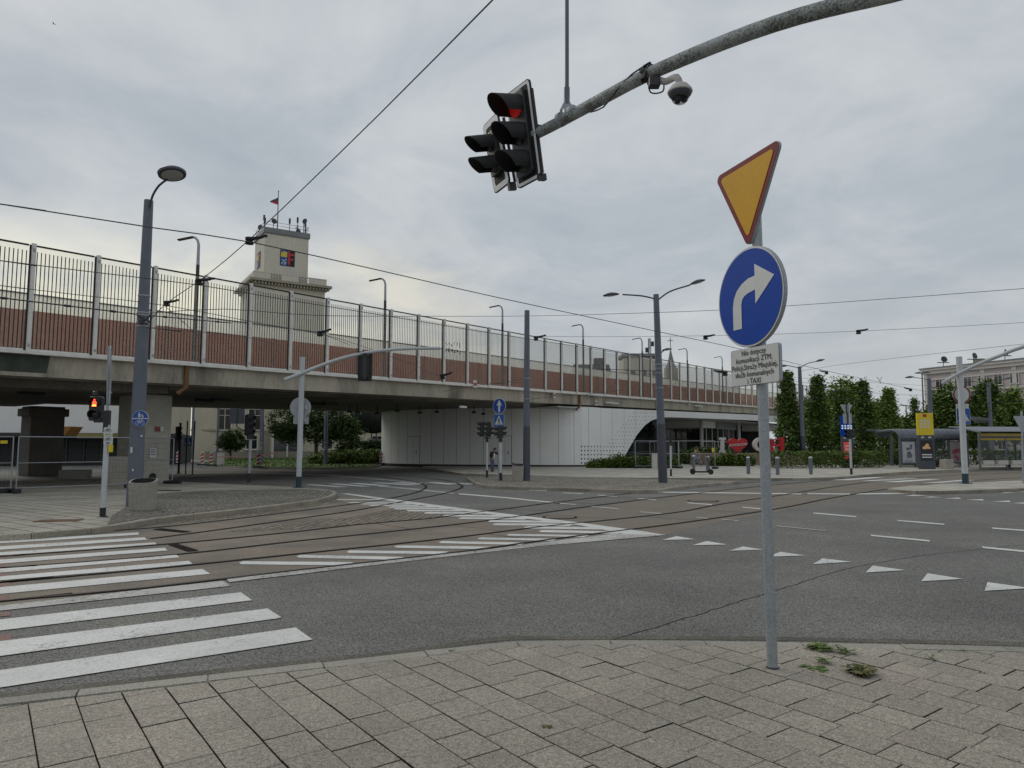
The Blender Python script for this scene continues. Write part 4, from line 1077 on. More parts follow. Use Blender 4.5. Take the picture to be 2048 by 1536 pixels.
# ---- things far behind the viaduct on the right
def far_mast(px, py, Y, name, lab):
    b = A(px, 900, Y); b.z = 0; top = A(px, py, Y).z
    t = thing(name, lab, 'mast', b)
    mb = MB(); k = 0
    for sx, sy in ((-.8, -.8), (.8, -.8), (0, .9)): mb.tube([b + V((sx, sy, 0)), b + V((sx * .3, sy * .3, top))], .16, 5)
    n = 16
    for i in range(n):
        z, z2 = top * i / n, top * (i + 1) / n; f, f2 = 1 - .7 * i / n, 1 - .7 * (i + 1) / n
        mb.bar(b + V((-.8 * f, -.8 * f, z)), b + V((.8 * f2, -.8 * f2, z2)), .14)
    mb.build('lattice', mGalv, t)
    mb = MB()
    for i in range(7): z = top * (.62 + .055 * i); mb.box(b + V((((-1) ** i) * .8, -.5, z)), (.7, .5, 1.3))
    mb.build('antenna', mDark, t)
far_mast(1302, 677, 190, 'radio_mast', 'thin lattice radio mast with antennas far behind the viaduct')
b = A(1345, 900, 210); b.z = 0; t = thing('church_spire', 'slender green-grey church spire far behind the viaduct', 'church spire', b)
z1, z2 = A(1345, 738, 210).z, A(1345, 696, 210).z
mb = MB(); mb.box(b + V((0, 0, z1 / 2)), (3.4, 3.4, z1)); mb.build('belfry', mCreamDk, t)
mb = MB(); mb.lathe([(2.0, 0), (1.2, (z2 - z1) * .2), (.55, (z2 - z1) * .6), (.05, z2 - z1)], Matrix.Translation(b + V((0, 0, z1))), 8); mb.build('spire', mRoofG, t)
mb = MB(); mb.tube([b + V((0, 0, z2 - .3)), b + V((0, 0, z2 + 3.2))], .1, 5); mb.bar(b + V((-.8, 0, z2 + 2.2)), b + V((.8, 0, z2 + 2.2)), .16); mb.build('cross', mDark, t)
b = A(1279, 900, 150); b.z = 0; ht = A(1279, 717, 150).z
t = thing('tower_block', 'grey rounded tower block seen through the glazed barrier', 'building', b)
mb = MB(); mb.box(b + V((0, 0, ht / 2)), (7.5, 7, ht)); mb.build('wall', mTower, t, bevel=.8)
mb = MB(); mb.box(b + V((0, 0, ht + .3)), (8, 7.5, .6)); mb.build('roof', mRoofG, t)
windows(t, b + V((0, -3.5, 0)), V((1, 0, 0)), V((0, -1, 0)), [ht - 3.5 - 3.2 * k for k in range(3)], [-2, .3, 2.4], 1.3, .8, mRoofG, mDarkGlass, False, False)
b = A(1184, 900, 130); b.z = 0; ht = A(1184, 731, 130).z
t = thing('dark_roofed_house', 'dark roofed house with a chimney seen through the glazed barrier', 'house', b)
mb = MB(); mb.box(b + V((0, 0, (ht - 2) / 2)), (6, 6, ht - 2)); mb.build('wall', mCreamDk, t)
mb = MB(); mb.prism([b + V((-3.3, -3.5, ht - 2)), b + V((-3.3, 3.5, ht - 2)), b + V((-3.3, 0, ht + .2))], (6.6, 0, 0)); mb.recalc(); rf = mb.build('roof', M('dark_roof', (.05, .05, .055), .7), t)
mb = MB(); mb.box(b + V((1.3, 0, ht + .5)), (1.6, 1.4, 1.6)); mb.build('chimney', M('dark_brick', (.07, .06, .06), .8), rf)
# ================================================================== SIGNALS, SIGNS, POLES
def rrect(x0, x1, z0, z1, r, y, n=5):
    out = []
    for cx_, cz, a in ((x1 - r, z1 - r, 0), (x0 + r, z1 - r, 90), (x0 + r, z0 + r, 180), (x1 - r, z0 + r, 270)):
        out += [(cx_ + r * math.cos(R(a + 90 * k / n)), y, cz + r * math.sin(R(a + 90 * k / n))) for k in range(n + 1)]
    return out
def visor_geo(mb, x, z, r, L_, y0, n=14, droop=.25):
    """open hood over a lens: a half tube longer at the top"""
    vs, fs = [], []
    for k in range(n + 1):
        a = R(-35 + 250 * k / n)
        up = math.sin(a)
        l = L_ * (.52 + .48 * max(0, (up + .6) / 1.6))
        for rr in (r, r - .008):
            c, s = math.cos(a), math.sin(a)
            vs += [V((x + rr * c, y0, z + rr * s)), V((x + rr * .97 * c, y0 - l, z + rr * .97 * s - droop * l * .3))]
    for k in range(n):
        a, b = 4 * k, 4 * (k + 1)
        fs += [(a, b, b + 1, a + 1), (a + 2, a + 3, b + 3, b + 2), (a + 1, b + 1, b + 3, a + 3)]
    mb.add(vs, fs)
mBorder = M('reflective_border', (.8, .8, .8), .45, .04, 4)
def signal_head(t, T, n, size=.3, lit=None, plate=None, visor=.22, depth=.16, border=.038, ped=False):
    """T places the local frame (front is -Y, centre of the head at the origin)"""
    r = size * .39; h = n * size; wd = size * .98
    mb = MB(T); mb.prism([(x, depth, z) for x, _, z in rrect(-wd / 2, wd / 2, -h / 2, h / 2, size * .16, 0)], (0, -depth, 0))
    mb.box((0, depth + .02, 0), (wd * .6, .04, h * .8)); mb.recalc()
    mb.build('housing', mBlack, t, bevel=.012)
    if plate:
        px0, px1, pz0, pz1 = plate
        mb = MB(T); mb.prism(rrect(px0, px1, pz0, pz1, .06, .06), (0, .02, 0)); mb.recalc(); bp = mb.build('backplate', mBlackDull, t)
        if border:
            o, i = rrect(px0 + .012, px1 - .012, pz0 + .012, pz1 - .012, .055, .056), rrect(px0 + .012 + border, px1 - .012 - border, pz0 + .012 + border, pz1 - .012 - border, .03, .056)
            mb = MB(T); m_ = len(o)
            for k in range(m_): mb.poly([o[k], o[(k + 1) % m_], i[(k + 1) % m_], i[k]])
            mb.build('white_border', mBorder, bp)
    for k in range(n):
        z = h / 2 - size * (k + .5)
        mb = MB(T @ Matrix.Translation((0, -.004, z)) @ Matrix.Rotation(R(90), 4, 'X'))
        mb.lathe([(r, -.01), (r, 0), (r * .8, .022), (r * .4, .036), (.004, .04)], None, 20)
        mb.build('lens', mRed if lit == k and not ped else mLens, t, True)
        if ped and lit == k:
            f = MB(T @ Matrix.Translation((0, -.048, z)))
            f.poly(circ(0, r * .5, r * .2, 0, 12)); f.poly([(-.3 * r, 0, .25 * r), (-.5 * r, 0, -.3 * r), (-.3 * r, 0, -.3 * r), (-.42 * r, 0, -.85 * r), (.42 * r, 0, -.85 * r), (.3 * r, 0, -.3 * r), (.5 * r, 0, -.3 * r), (.3 * r, 0, .25 * r)])
            f.k = 1; f.poly([(-.42 * r, -.004, -.55 * r), (-.46 * r, -.004, -.85 * r), (.46 * r, -.004, -.85 * r), (.42 * r, -.004, -.55 * r), (.15 * r, -.004, -.4 * r), (-.15 * r, -.004, -.4 * r)])
            f.build('standing_figure', [mRedFig, mRedCore], t)
        if visor:
            mb = MB(T); visor_geo(mb, 0, z, r * 1.12, visor, 0); mb.build('visor', mBlackDull, t, True, ang=60)

# ---- the mast arm overhead
ad = V((1, -1.3, 0)).normalized(); ap = V((.3, 8.3, 0))
arm_px = [(1062, 272), (1080, 264), (1130, 238), (1200, 200), (1290, 152), (1400, 104), (1500, 65), (1600, 32), (1700, 6), (1785, -14)]
arm = [PL(x, y, ap, ad) for x, y in arm_px]
tip = arm[0]; endp = arm[-1]
d2 = (V((endp.x, endp.y, 0)) - V((tip.x, tip.y, 0))).length
arm += [endp + ad * .7 + V((0, 0, -.17)), endp + ad * 1.6 + V((0, 0, -.46))]
mastb = V((arm[-1].x, arm[-1].y, PZ)) + ad * .12
ma = thing('signal_mast', 'lichen-stained galvanised signal mast whose curved arm reaches in overhead', 'signal mast', mastb)
ap_s = smooth_line(arm, .2)
L_ = len(ap_s)
mb = MB(); mb.tube(ap_s, [.064 + .006 * (k / L_) for k in range(L_)], 20); mb.build('arm', mArm, ma, True)
mb = MB(); mb.tube([mastb, mastb + V((0, 0, 5.4))], [.13, .11], 20); mb.build('pole', mArm, ma, True)
J = PL(1134, 232, ap, ad)
def ring(mb, c, ax, r, w_):
    ax = ax.normalized(); mb.tube([c - ax * w_ / 2, c + ax * w_ / 2], r, 18)
mb = MB(); tg = (PL(1150, 225, ap, ad) - PL(1118, 244, ap, ad)).normalized()
for o in (-.10, .10): ring(mb, J + tg * o, tg, .083, .05)
mb.box(J + V((0, 0, .12)), (.06, .05, .16)); mb.bar(J + V((-.07, 0, .06)), J + V((.0, 0, .2)), .03); mb.bar(J + V((.07, 0, .06)), J + V((.0, 0, .2)), .03)
for o in (-.14, .14): mb.bar(J + tg * o + V((-.02, -.09, 0)), J + tg * o + V((-.02, .09, 0)), .025)
mb.build('rod_clamp', mGalv, ma)
rt = PL(1138, -60, ap, ad); rt = V((J.x + .01, J.y, rt.z))
mb = MB(); mb.tube([J + V((0, 0, .14)), rt], .024, 10); mb.tube([J + V((0, 0, .14)), J + V((0, 0, .34))], .034, 10); mb.build('hanger_rod', mSlate, ma, True)
# cabling along the arm
C0, C1 = PL(1300, 147, ap, ad), PL(1180, 212, ap, ad)
mb = MB()
for k in range(4):
    mb.tube([C0 + tg * (.02 * k - .06 + .03 * math.sin(q * 2)) + Matrix.Rotation(q * 2 * math.pi / 14, 3, tg) @ V((0, 0, .078 + .006 * k)) for q in range(15)], .009, 6)
mb.tube(smooth_line([C0 + V((0, -.05, .09)), PL(1262, 168, ap, ad) + V((0, -.09, .06)), PL(1228, 187, ap, ad) + V((0, -.09, -.03)), PL(1205, 202, ap, ad) + V((0, -.06, -.1)), C1 + V((0, -.03, -.085))], .08), .009, 6)
mb.tube(smooth_line([C0 + V((-.02, -.02, -.08)), C0 + V((.0, -.02, -.21)), C0 + V((.12, -.02, -.2)), C0 + V((.14, 0, -.09))], .03), .008, 6)
tag(at_base(mb.build('camera_cable', mCable), C0), 'black cable coiled round the overhead arm beside the dome camera', 'cable')
# dome camera
cam_c = PL(1360, 186, ap, ad); cj = PL(1318, 150, ap, ad) + V((0, -.0, -.05))
cc = thing('dome_camera', 'white dome security camera hanging under the overhead arm', 'security camera', cam_c)
mb = MB(); mb.tube(smooth_line([cj, cj + V((.06, -.02, -.03)), V((cam_c.x - .03, cam_c.y, cam_c.z + .16)), V((cam_c.x, cam_c.y, cam_c.z + .09))], .04), .033, 14); mb.build('bracket', mTrim, cc, True)
mb = MB(); mb.box(cj + V((-.05, 0, -.03)), (.11, .09, .1)); mb.build('junction_box', mBlack, cc, bevel=.01)
T = Matrix.Translation(cam_c) @ Matrix.Scale(.85, 4)
mb = MB(T); mb.lathe([(.03, .11), (.09, .09), (.135, .035), (.142, .01), (.135, 0)], None, 26); mb.build('shroud', mTrim, cc, True)
mb = MB(T); mb.lathe([(.134, .002), (.128, -.02), (.105, -.05), (.1, -.052)], None, 26); mb.build('dome_base', mSlateDk, cc, True)
mb = MB(T); mb.lathe([(.1, -.05), (.098, -.065), (.085, -.095), (.055, -.12), (.004, -.128)], None, 24); mb.build('dome', glass_mat('dome_glass', (.55, .55, .55), .05, (.4, .4, .4)), cc, True)
mb = MB(T)
for a in (0, 120, 240): mb.lathe([(.004, -.105), (.03, -.1), (.034, -.075), (.03, -.05)], Matrix.Translation((.045 * math.cos(R(a)), .045 * math.sin(R(a)), 0)), 10)
mb.build('lenses', mLens, cc, True)

# the two signal heads on the arm tip
def plate_pose(TL, TRr, BRr, BL, D0):
    d = [ray(*q) for q in (TL, TRr, BRr, BL)]
    z = EYE + d[1].z / d[1].y * D0
    tr = A(*TRr, D0); tlp = V((d[0].x, d[0].y, 0)) * ((z - EYE) / d[0].z); tlp.z = z
    br = A(*BRr, D0)
    return tlp, tr, br
def head_matrix(TL, TRr, BRr, BL, D0):
    tlp, tr, br = plate_pose(TL, TRr, BRr, BL, D0)
    x = (tr - tlp); wd = x.length; x.normalize()
    dn = V((br.x - tr.x, 0, br.z - tr.z))
    # lean about the plate's own horizontal axis so that the lower edge lands where it was measured
    nrm = V((x.y, -x.x, 0))                     # faces the traffic
    lean = (br.x - tr.x) / (-nrm.x)
    dnv = V((-nrm.x * lean, -nrm.y * lean, br.z - tr.z)); hh = dnv.length
    up = -dnv.normalized(); yy = up.cross(x)
    c = tlp + x * wd / 2 + dnv / 2
    Mx = Matrix(((x.x, yy.x, up.x, c.x), (x.y, yy.y, up.y, c.y), (x.z, yy.z, up.z, c.z), (0, 0, 0, 1)))
    return Mx, wd, hh, c
M1, w1, h1, c1_ = head_matrix((1003, 189), (1050, 153), (1076, 346), (1027, 377), 8.13)
s1_ = thing('traffic_signal', 'large three-lens traffic signal with its red lamp lit at the overhead arm tip', 'traffic light', c1_, 'signal heads on the overhead arm')
signal_head(s1_, M1, 3, h1 * .285, 0, (-w1 / 2, w1 / 2, -h1 / 2, h1 / 2), .37, .15)
mb = MB(M1); mb.box((w1 / 2 - .05, .10, -h1 / 2 + .01), (.06, .1, .08)); mb.tube([(w1 / 2 - .03, .1, -h1 * .45), (w1 / 2 - .03, .1, h1 * .4)], .022, 8); mb.box((w1 * .25, .13, 0), (w1 * .5, .05, .07)); mb.build('bracket', mBlack, s1_)
M2, w2, h2, c2_ = head_matrix((957, 253), (986, 223), (1011, 361), (981, 391), 8.72)
s2_ = thing('traffic_signal', 'smaller two-lens traffic signal with both lamps dark, left of the lit one', 'traffic light', c2_, 'signal heads on the overhead arm')
signal_head(s2_, M2, 2, h2 * .3, None, (-w2 / 2, w2 / 2, -h2 / 2, h2 / 2), .34, .14, .07)
mb = MB(M2); mb.box((w2 / 2 - .03, .10, -h2 / 2 - .04), (.06, .1, .1)); mb.tube([(w2 / 2 + .03, .12, -h2 * .5), (w2 / 2 + .03, .12, h2 * .4)], .02, 8); mb.build('bracket', mBlack, s2_)

# ---- near road sign
sb = G(1545, 1336, PZ)
sp_top = A(1514, 470, sb.y + .03); sgn = thing('road_sign', 'tall road sign pole with amber give-way triangle, blue right-turn arrow and Polish text plate', 'road sign', sb)
lean = (sp_top - sb); lean.normalize()
def on_pole(py): 
    d = ray(1500, py); k = (EYE + d.z / d.y * sb.y - sb.z) / lean.z
    return sb + lean * k
mb = MB(); mb.tube([sb - V((0, 0, .05)), on_pole(430)], .038, 20); mb.build('pole', mGalv, sgn, True)
mb = MB(); mb.lathe([(.048, 0), (.046, .008), (.0385, .012)], Matrix.Translation(sb), 20); mb.build('base_collar', mDark, sgn)
RZ = R(-69)
def face_at(px, py, off=.06, rz=RZ):
    """frame of a plate whose centre is seen at this pixel"""
    n = V((math.sin(rz), -math.cos(rz), 0)); q = on_pole(py) + n * off
    x = V((math.cos(rz), math.sin(rz), 0)); d = ray(px, py)
    # slide along the plate's own horizontal so that the centre is seen at px
    den = d.y * x.x - d.x * x.y
    u = (d.x * q.y - d.y * q.x) / (d.y * x.x - d.x * x.y)
    q = q + x * u; q.z = EYE + d.z / d.y * q.y
    return TR(q, rz)
# triangle
T = face_at(1494, 378, .06, R(-72))
def rtri(s, r, y, n=6):
    h = s * math.sqrt(3) / 2; c = [(-s / 2, h / 3), (s / 2, h / 3), (0, -2 * h / 3)]; out = []
    ins = [(x * (1 - r * 2 / (h / 3) / 1.0 * .5), z * (1 - r * 2 / (h / 3) * .5)) for x, z in c]
    for k, a0 in ((1, 30 - 60 + 30), (0, 90), (2, 210)):
        for q in range(n + 1):
            a = R({1: -30, 0: 90, 2: 210}[k] + 120 * q / n); out.append((ins[k][0] + r * math.cos(a), y, ins[k][1] + r * math.sin(a)))
    return out
TS = .83
mb = MB(T); mb.prism(rtri(TS, .045, .0), (0, .022, 0)); mb.recalc(); pl = mb.build('give_way_plate', mAlu, sgn)
mb = MB(T); mb.poly(rtri(TS - .008, .043, -.003)); mb.build('red_border', mSignRed, pl)
mb = MB(T); mb.poly(rtri(TS - .155, .025, -.006)); mb.build('amber_face', mSignOr, pl)
# disc
T = face_at(1499, 594, .06, R(-70.5))
RD = .385
mb = MB(T); mb.prism(circ(0, 0, RD, 0, 56), (0, .028, 0)); mb.recalc(); pl = mb.build('arrow_disc', mAlu, sgn)
mb = MB(T); mb.poly(circ(0, 0, RD - .004, -.003, 56)); mb.build('white_rim', mSignWhite, pl)
mb = MB(T); mb.poly(circ(0, 0, RD - .017, -.006, 56)); mb.build('blue_face', mBlue, pl)
# arrow measured in disc radii (unsquashed)
ar = [(-.50, -.60), (-.23, -.60), (-.23, -.12), (-.20, -.02), (-.13, .04), (.0, .08), (.20, .11), (.20, -.17), (.76, .28), (.20, .62), (.20, .385), (.0, .37), (-.20, .30), (-.36, .19), (-.46, .04), (-.50, -.14)]
mb = MB(T); mb.poly([(x * RD, -.009, z * RD) for x, z in ar]); mb.build('right_arrow', mSignWhite, pl)
# text plate
T = face_at(1508.5, 731.5, .06)
pw, ph = .54, .285
mb = MB(T); mb.prism(rrect(-pw / 2, pw / 2, -ph / 2, ph / 2, .022, 0), (0, .024, 0)); mb.recalc(); pl = mb.build('text_plate', mAlu, sgn)
mb = MB(T); mb.poly(rrect(-pw / 2 + .004, pw / 2 - .004, -ph / 2 + .004, ph / 2 - .004, .02, -.003)); mb.build('plate_face', mPlate, pl)
mb = MB(T)
for k, line in enumerate(['Nie dotyczy', 'komunikacji ZTM,', 'Policji,Stra\u017cy Miejskiej,', 's\u0142u\u017cb komunalnych', 'i TAXI']):
    text(mb, line, 0, .087 - .0545 * k, -.006, .0575, sx=.93, bold=.0007, space=1.03)
mb.build('lettering', mInk, pl)
for z in (372, 594, 731):
    q = on_pole(z); mb = MB(TR(q, RZ)); mb.lathe([(.046, -.02), (.046, .02)], None, 16); mb.box((0, -.045, 0), (.16, .03, .035)); mb.build('clamp', mGalv, sgn)

# ---- tall slate poles
def slate_pole(lab, pb, top_px, r0, r1, zb, lamps, bands=(), name='street_lamp', cat='street lamp', group=None, Y=None, grp_split=None, dark_to=None):
    base = G(*pb, zb) if Y is None else V((A(*pb, Y).x, Y, zb))
    top = A(top_px[0], top_px[1], base.y)
    t = thing(name, lab, cat, base, group)
    ax = top - base
    if dark_to:
        zc_ = A(0, dark_to, base.y).z; k = (zc_ - base.z) / ax.z; rm = r0 + (r1 - r0) * k
        mb = MB(); mb.tube([base, base + ax * k], [r0, rm], 24); mb.build('lower_pole', mSlateDk, t, True)
        mb = MB(); mb.tube([base + ax * k, top], [rm - .004, r1], 24); mb.build('pole', mSlate, t, True)
    else:
        mb = MB(); mb.tube([base, top], [r0, r1], 24); mb.build('pole', mSlate, t, True)
    for py in bands:
        zc_ = A(0, py, base.y).z; k = (zc_ - base.z) / ax.z; c = base + ax * k
        mb = MB(); ring(mb, c, ax, r0 + (r1 - r0) * k + .012, .035); mb.build('band', mAlu, t)
    for pts, head, size, style in lamps:
        P = [A(x, y, base.y - dy) for x, y, dy in pts]
        mb = MB(); mb.tube(smooth_line(P, .12), .034 if style != 'disc' else .03, 10); mb.build('lamp_arm', mSlateDk, t, True)
        h = A(head[0], head[1], base.y - head[2])
        a = P[-1] - P[-2]; rz = math.atan2(a.y, a.x)
        Tm = TR(h, rz) @ Matrix.Rotation(R(head[3]), 4, 'Y')
        if style == 'disc':
            mb = MB(Tm); mb.lathe([(size, 0), (size * 1.02, .03), (size * .9, .07), (size * .5, .15), (.02, .19)], None, 30); hd = mb.build('lamp_head', mSlate, t, True, ang=50)
            mb = MB(Tm); mb.lathe([(size * .99, .0), (size * .98, -.03), (size * .8, -.045), (size * .78, -.04)], None, 30); mb.build('rim', mSlateDk, hd, True, ang=50)
            mb = MB(Tm); mb.lathe([(size * .78, -.03), (size * .76, -.05), (size * .4, -.075), (.01, -.08)], None, 26); mb.build('diffuser', mLampGlass, hd, True)
        else:
            mb = MB(Tm); mb.lathe([(.03, .36), (.35, .3), (.75, .15), (1, 0), (.95, -.09), (.7, -.13)], Matrix.Scale(size, 4), 22, 1.25, .8); hd = mb.build('lamp_head', mSlateDk, t, True, ang=60)
            mb = MB(Tm); mb.lathe([(.66, -.125), (.5, -.2), (.05, -.23)], Matrix.Scale(size, 4), 18, 1.25, .8); mb.build('diffuser', mLampGlass, hd, True)
    return t, base, top
left_pole, lpb, lpt = slate_pole('tall slate pole with one upturned disc lamp on the left island', (268, 1011), (297.5, 401), .2, .118, IZ,
    [([(299, 415, .12), (305, 392, .25), (318, 371, .4), (334, 359, .55)], (344, 348, .62, -14), .355, 'disc')], (592, 626, 631, 645, 653), dark_to=None)
slate_pole('bare slate pole with no lamp beside the far concrete bin', (1053, 961), (1054, 621), .175, .12, IZ, [], (757, 798), 'utility_pole', 'pole', dark_to=853)
slate_pole('tall slate pole with twin lamps on the cobbled island', (1326, 965), (1312, 589), .2, .125, IZ,
    [([(1311, 598, 0), (1285, 592, 0), (1245, 589, 0)], (1222, 589.5, 0, 6), .30, 'leaf'), ([(1313, 602, 0), (1340, 583, 0), (1380, 570, 0)], (1395, 564, 0, -16), .30, 'leaf')], (729, 737, 746, 776), 'street_lamp', 'street lamp', 'twin lamp poles', dark_to=848)
slate_pole('slate twin-lamp pole rising from the hedge between hornbeams', (1607, 918), (1599, 733), .24, .15, 0,
    [([(1598, 736, 0), (1585, 733, 0), (1574, 731, 0)], (1566, 732, 0, 5), .36, 'leaf'), ([(1600, 736, 0), (1615, 727, 0), (1632, 723, 0)], (1640, 721, 0, -12), .36, 'leaf')], (870,), 'street_lamp', 'street lamp', 'twin lamp poles', Y=63, dark_to=872)
slate_pole('slate lamp pole with one long arm behind the yellow totem', (1864, 918), (1858, 757), .27, .19, 0,
    [([(1856, 760, 0), (1845, 757, 0), (1828, 755, 0)], (1819, 754.5, 0, 4), .4, 'leaf')], (), 'street_lamp', 'street lamp', 'twin lamp poles', Y=74)
slate_pole('slate twin-lamp pole rising behind the right-hand tram shelter', (1984, 918), (1977, 767), .26, .18, 0,
    [([(1976, 770, 0), (1962, 765, 0), (1945, 763, 0)], (1937, 763, 0, 4), .4, 'leaf'), ([(1978, 769, 0), (1992, 763, 0), (2008, 759, 0)], (2016, 757, 0, -8), .4, 'leaf')], (), 'street_lamp', 'street lamp', 'twin lamp poles', Y=76)
t, b_, _ = slate_pole('slim distant pole with twin small lamps left of the tenement', (1851, 912), (1844, 747), .12, .08, 0,
    [([(1844, 748, 0), (1840, 746.5, 0)], (1837, 746, 0, 0), .4, 'leaf'), ([(1845, 748, 0), (1850, 746, 0)], (1853, 745.5, 0, 0), .4, 'leaf')], (), Y=92)
t, b_, _ = slate_pole('small distant lamp pole beyond the shrubs near the yellow totem', (1814, 905), (1812, 811), .1, .07, 0,
    [([(1812, 812, 0), (1822, 812, 0)], (1826, 812, 0, 0), .4, 'leaf'), ([(1812, 812, 0), (1809, 811, 0)], (1807, 811, 0, 0), .3, 'leaf')], (), Y=100)
slate_pole('slate lamp pole hidden behind the twin lamp pole with one lamp showing on the right', (1323, 940), (1317, 702), .14, .09, IZ,
    [([(1318, 714, 0), (1322, 706, 0), (1328, 701, 0)], (1334, 699, 0, -8), .28, 'leaf')], (), Y=46)
# loudspeaker and cable stubs on the left pole
mb = MB(); c = A(283, 637, lpb.y - .2); mb.bar(c + V((-.1, 0, .08)), c + V((.3, -.1, -.12)), .05); mb.bar(c + V((.25, 0, .1)), c + V((.05, -.05, -.12)), .04); mb.box(c + V((.0, -.02, -.1)), (.1, .08, .1)); mb.build('cable_clamp', mDark, left_pole)
mb = MB()
for px, py, a_, b2 in ((263, 900, .06, .16), (283, 872, .05, .05), (266, 940, .05, .05), (291, 842, .03, .12)): mb.box(A(px, py, lpb.y - .205), (a_, .012, b2))
mb.build('stickers', mSignWhite, left_pole)
# white pole with the long arm (left island)
def mast_pole(lab, pb, pt, r, arm_px, Y2=None, group='grey-white signal masts', zb=IZ, foot=.42, ar=(.075, .055)):
    base = G(*pb, zb); top = A(*pt, base.y)
    t = thing('signal_mast', lab, 'signal mast', base, group)
    ax = (top - base).normalized()
    mb = MB(); mb.tube([base + ax * foot, top], r, 8); mb.tube([top - ax * .02, top + ax * .03], r * 1.06, 8); mb.build('pole', mWhitePole, t)
    mb = MB(); mb.tube([base, base + ax * foot], r * 1.07, 8); mb.lathe([(r * 2.2, 0), (r * 2.1, .02), (r * 1.2, .03)], Matrix.Translation(base), 12); mb.build('foot', M('teal_foot', (.02, .05, .065), .5, .1), t)
    P = [A(x, y, base.y - .12 + dy) for x, y, dy in arm_px]; P = smooth_line(P, .2); n = len(P)
    mb = MB(); mb.tube(P, [ar[0] + (ar[1] - ar[0]) * k / n for k in range(n)], 14); mb.build('arm', mWhitePole, t, True)
    return t, base
m1, m1b = mast_pole('grey-white signal mast with curved arm standing at the tip of the left island', (597, 975), (605, 716), .105, [(570, 760, 0), (605, 746, 0), (640, 732, .0), (680, 718, 0), (725, 707, 0), (775, 700, 0), (825, 697, 0), (879, 696.5, 0)])
m2, m2b = mast_pole('grey-white signal mast with upswept arm on the right-hand refuge island', (1931, 967), (1918, 715), .12, [(1884, 767, .4), (1900, 757, .2), (1922, 745, 0), (1960, 727, -.6), (2000, 711, -1.2), (2048, 693, -2), (2200, 650, -4)], ar=(.07, .085))
# dark box of the signal seen from behind, hanging on the left mast arm
c = A(730.5, 733, m1b.y - .05); t = thing('traffic_signal', 'dark back of a traffic signal hanging from the curved left mast arm', 'traffic light', c)
T = TR(c, R(180) + R(6)); signal_head(t, T, 3, .3, None, (-.27, .27, -.58, .58), .2, .13, False)
mb = MB(T); mb.box((0, .17, 0), (.12, .06, 1.0)); mb.box((0, .15, .42), (.3, .1, .08)); mb.build('bracket', mDark, t)

def round_sign_face(mb, r, y): return mb.poly(circ(0, 0, r, y, 40))
def plate(t, T, kind, wd, hd=None, back=False, mat=mAlu, nm='plate'):
    mb = MB(T)
    if kind == 'disc': mb.prism(circ(0, 0, wd / 2, 0, 36), (0, .02, 0))
    elif kind == 'tri': mb.prism(rtri(wd, .04, 0), (0, .02, 0))
    else: mb.prism(rrect(-wd / 2, wd / 2, -hd / 2, hd / 2, .03, 0), (0, .02, 0))
    mb.recalc(); return mb.build(nm, mat, t)
c = A(601, 815, m1b.y + .2); t = thing('road_sign', 'grey backs of a round sign and small plate on the left grey-white mast', 'road sign', c)
T = TR(c, R(8)); plate(t, T, 'disc', .80, nm='disc_plate'); T2 = TR(A(602, 840.5, m1b.y + .2), R(8)); plate(t, T2, 'rect', .58, .29, nm='small_plate')
mb = MB(); mb.box(A(612, 815, m1b.y + .17), (.07, .01, .13)); mb.box(A(611, 841, m1b.y + .17), (.06, .01, .12)); mb.build('sticker', mSignWhite, t)
mb = MB(); mb.box(A(601, 815, m1b.y + .13), (.3, .1, .05)); mb.box(A(602, 841, m1b.y + .13), (.3, .1, .05)); mb.build('clamp', mGalv, t)
# prohibition ring, white plate and blue crossing plate on the right mast
c = A(1923.5, 789, m2b.y + .22); t = thing('road_sign', 'red-ringed round prohibition sign on the right grey-white mast', 'road sign', c)
T = TR(c, R(4)); plate(t, T, 'disc', .80, nm='disc_plate')
mb = MB(T); o, i = circ(0, 0, .395, -.003, 40), circ(0, 0, .325, -.003, 40)
for k in range(40): mb.poly([o[k], o[(k + 1) % 40], i[(k + 1) % 40], i[k]])
mb.build('red_ring', M('ring_red', (.20, .018, .025), .45), t)
mb = MB(T); mb.poly(circ(0, 0, .326, -.002, 40)); mb.build('white_face', mSignWhite, t)
c = A(1925, 813, m2b.y + .22); t = thing('road_sign', 'small white text plate under the red-ringed sign on the right mast', 'road sign', c)
T = TR(c, R(4)); plate(t, T, 'rect', .57, .22, mat=mSignWhite)
mb = MB(T)
for z in (.04, -.03): mb.poly([(-.2, -.003, z), (.2, -.003, z), (.2, -.003, z + .02), (-.2, -.003, z + .02)])
mb.build('lettering', mAlu, t)
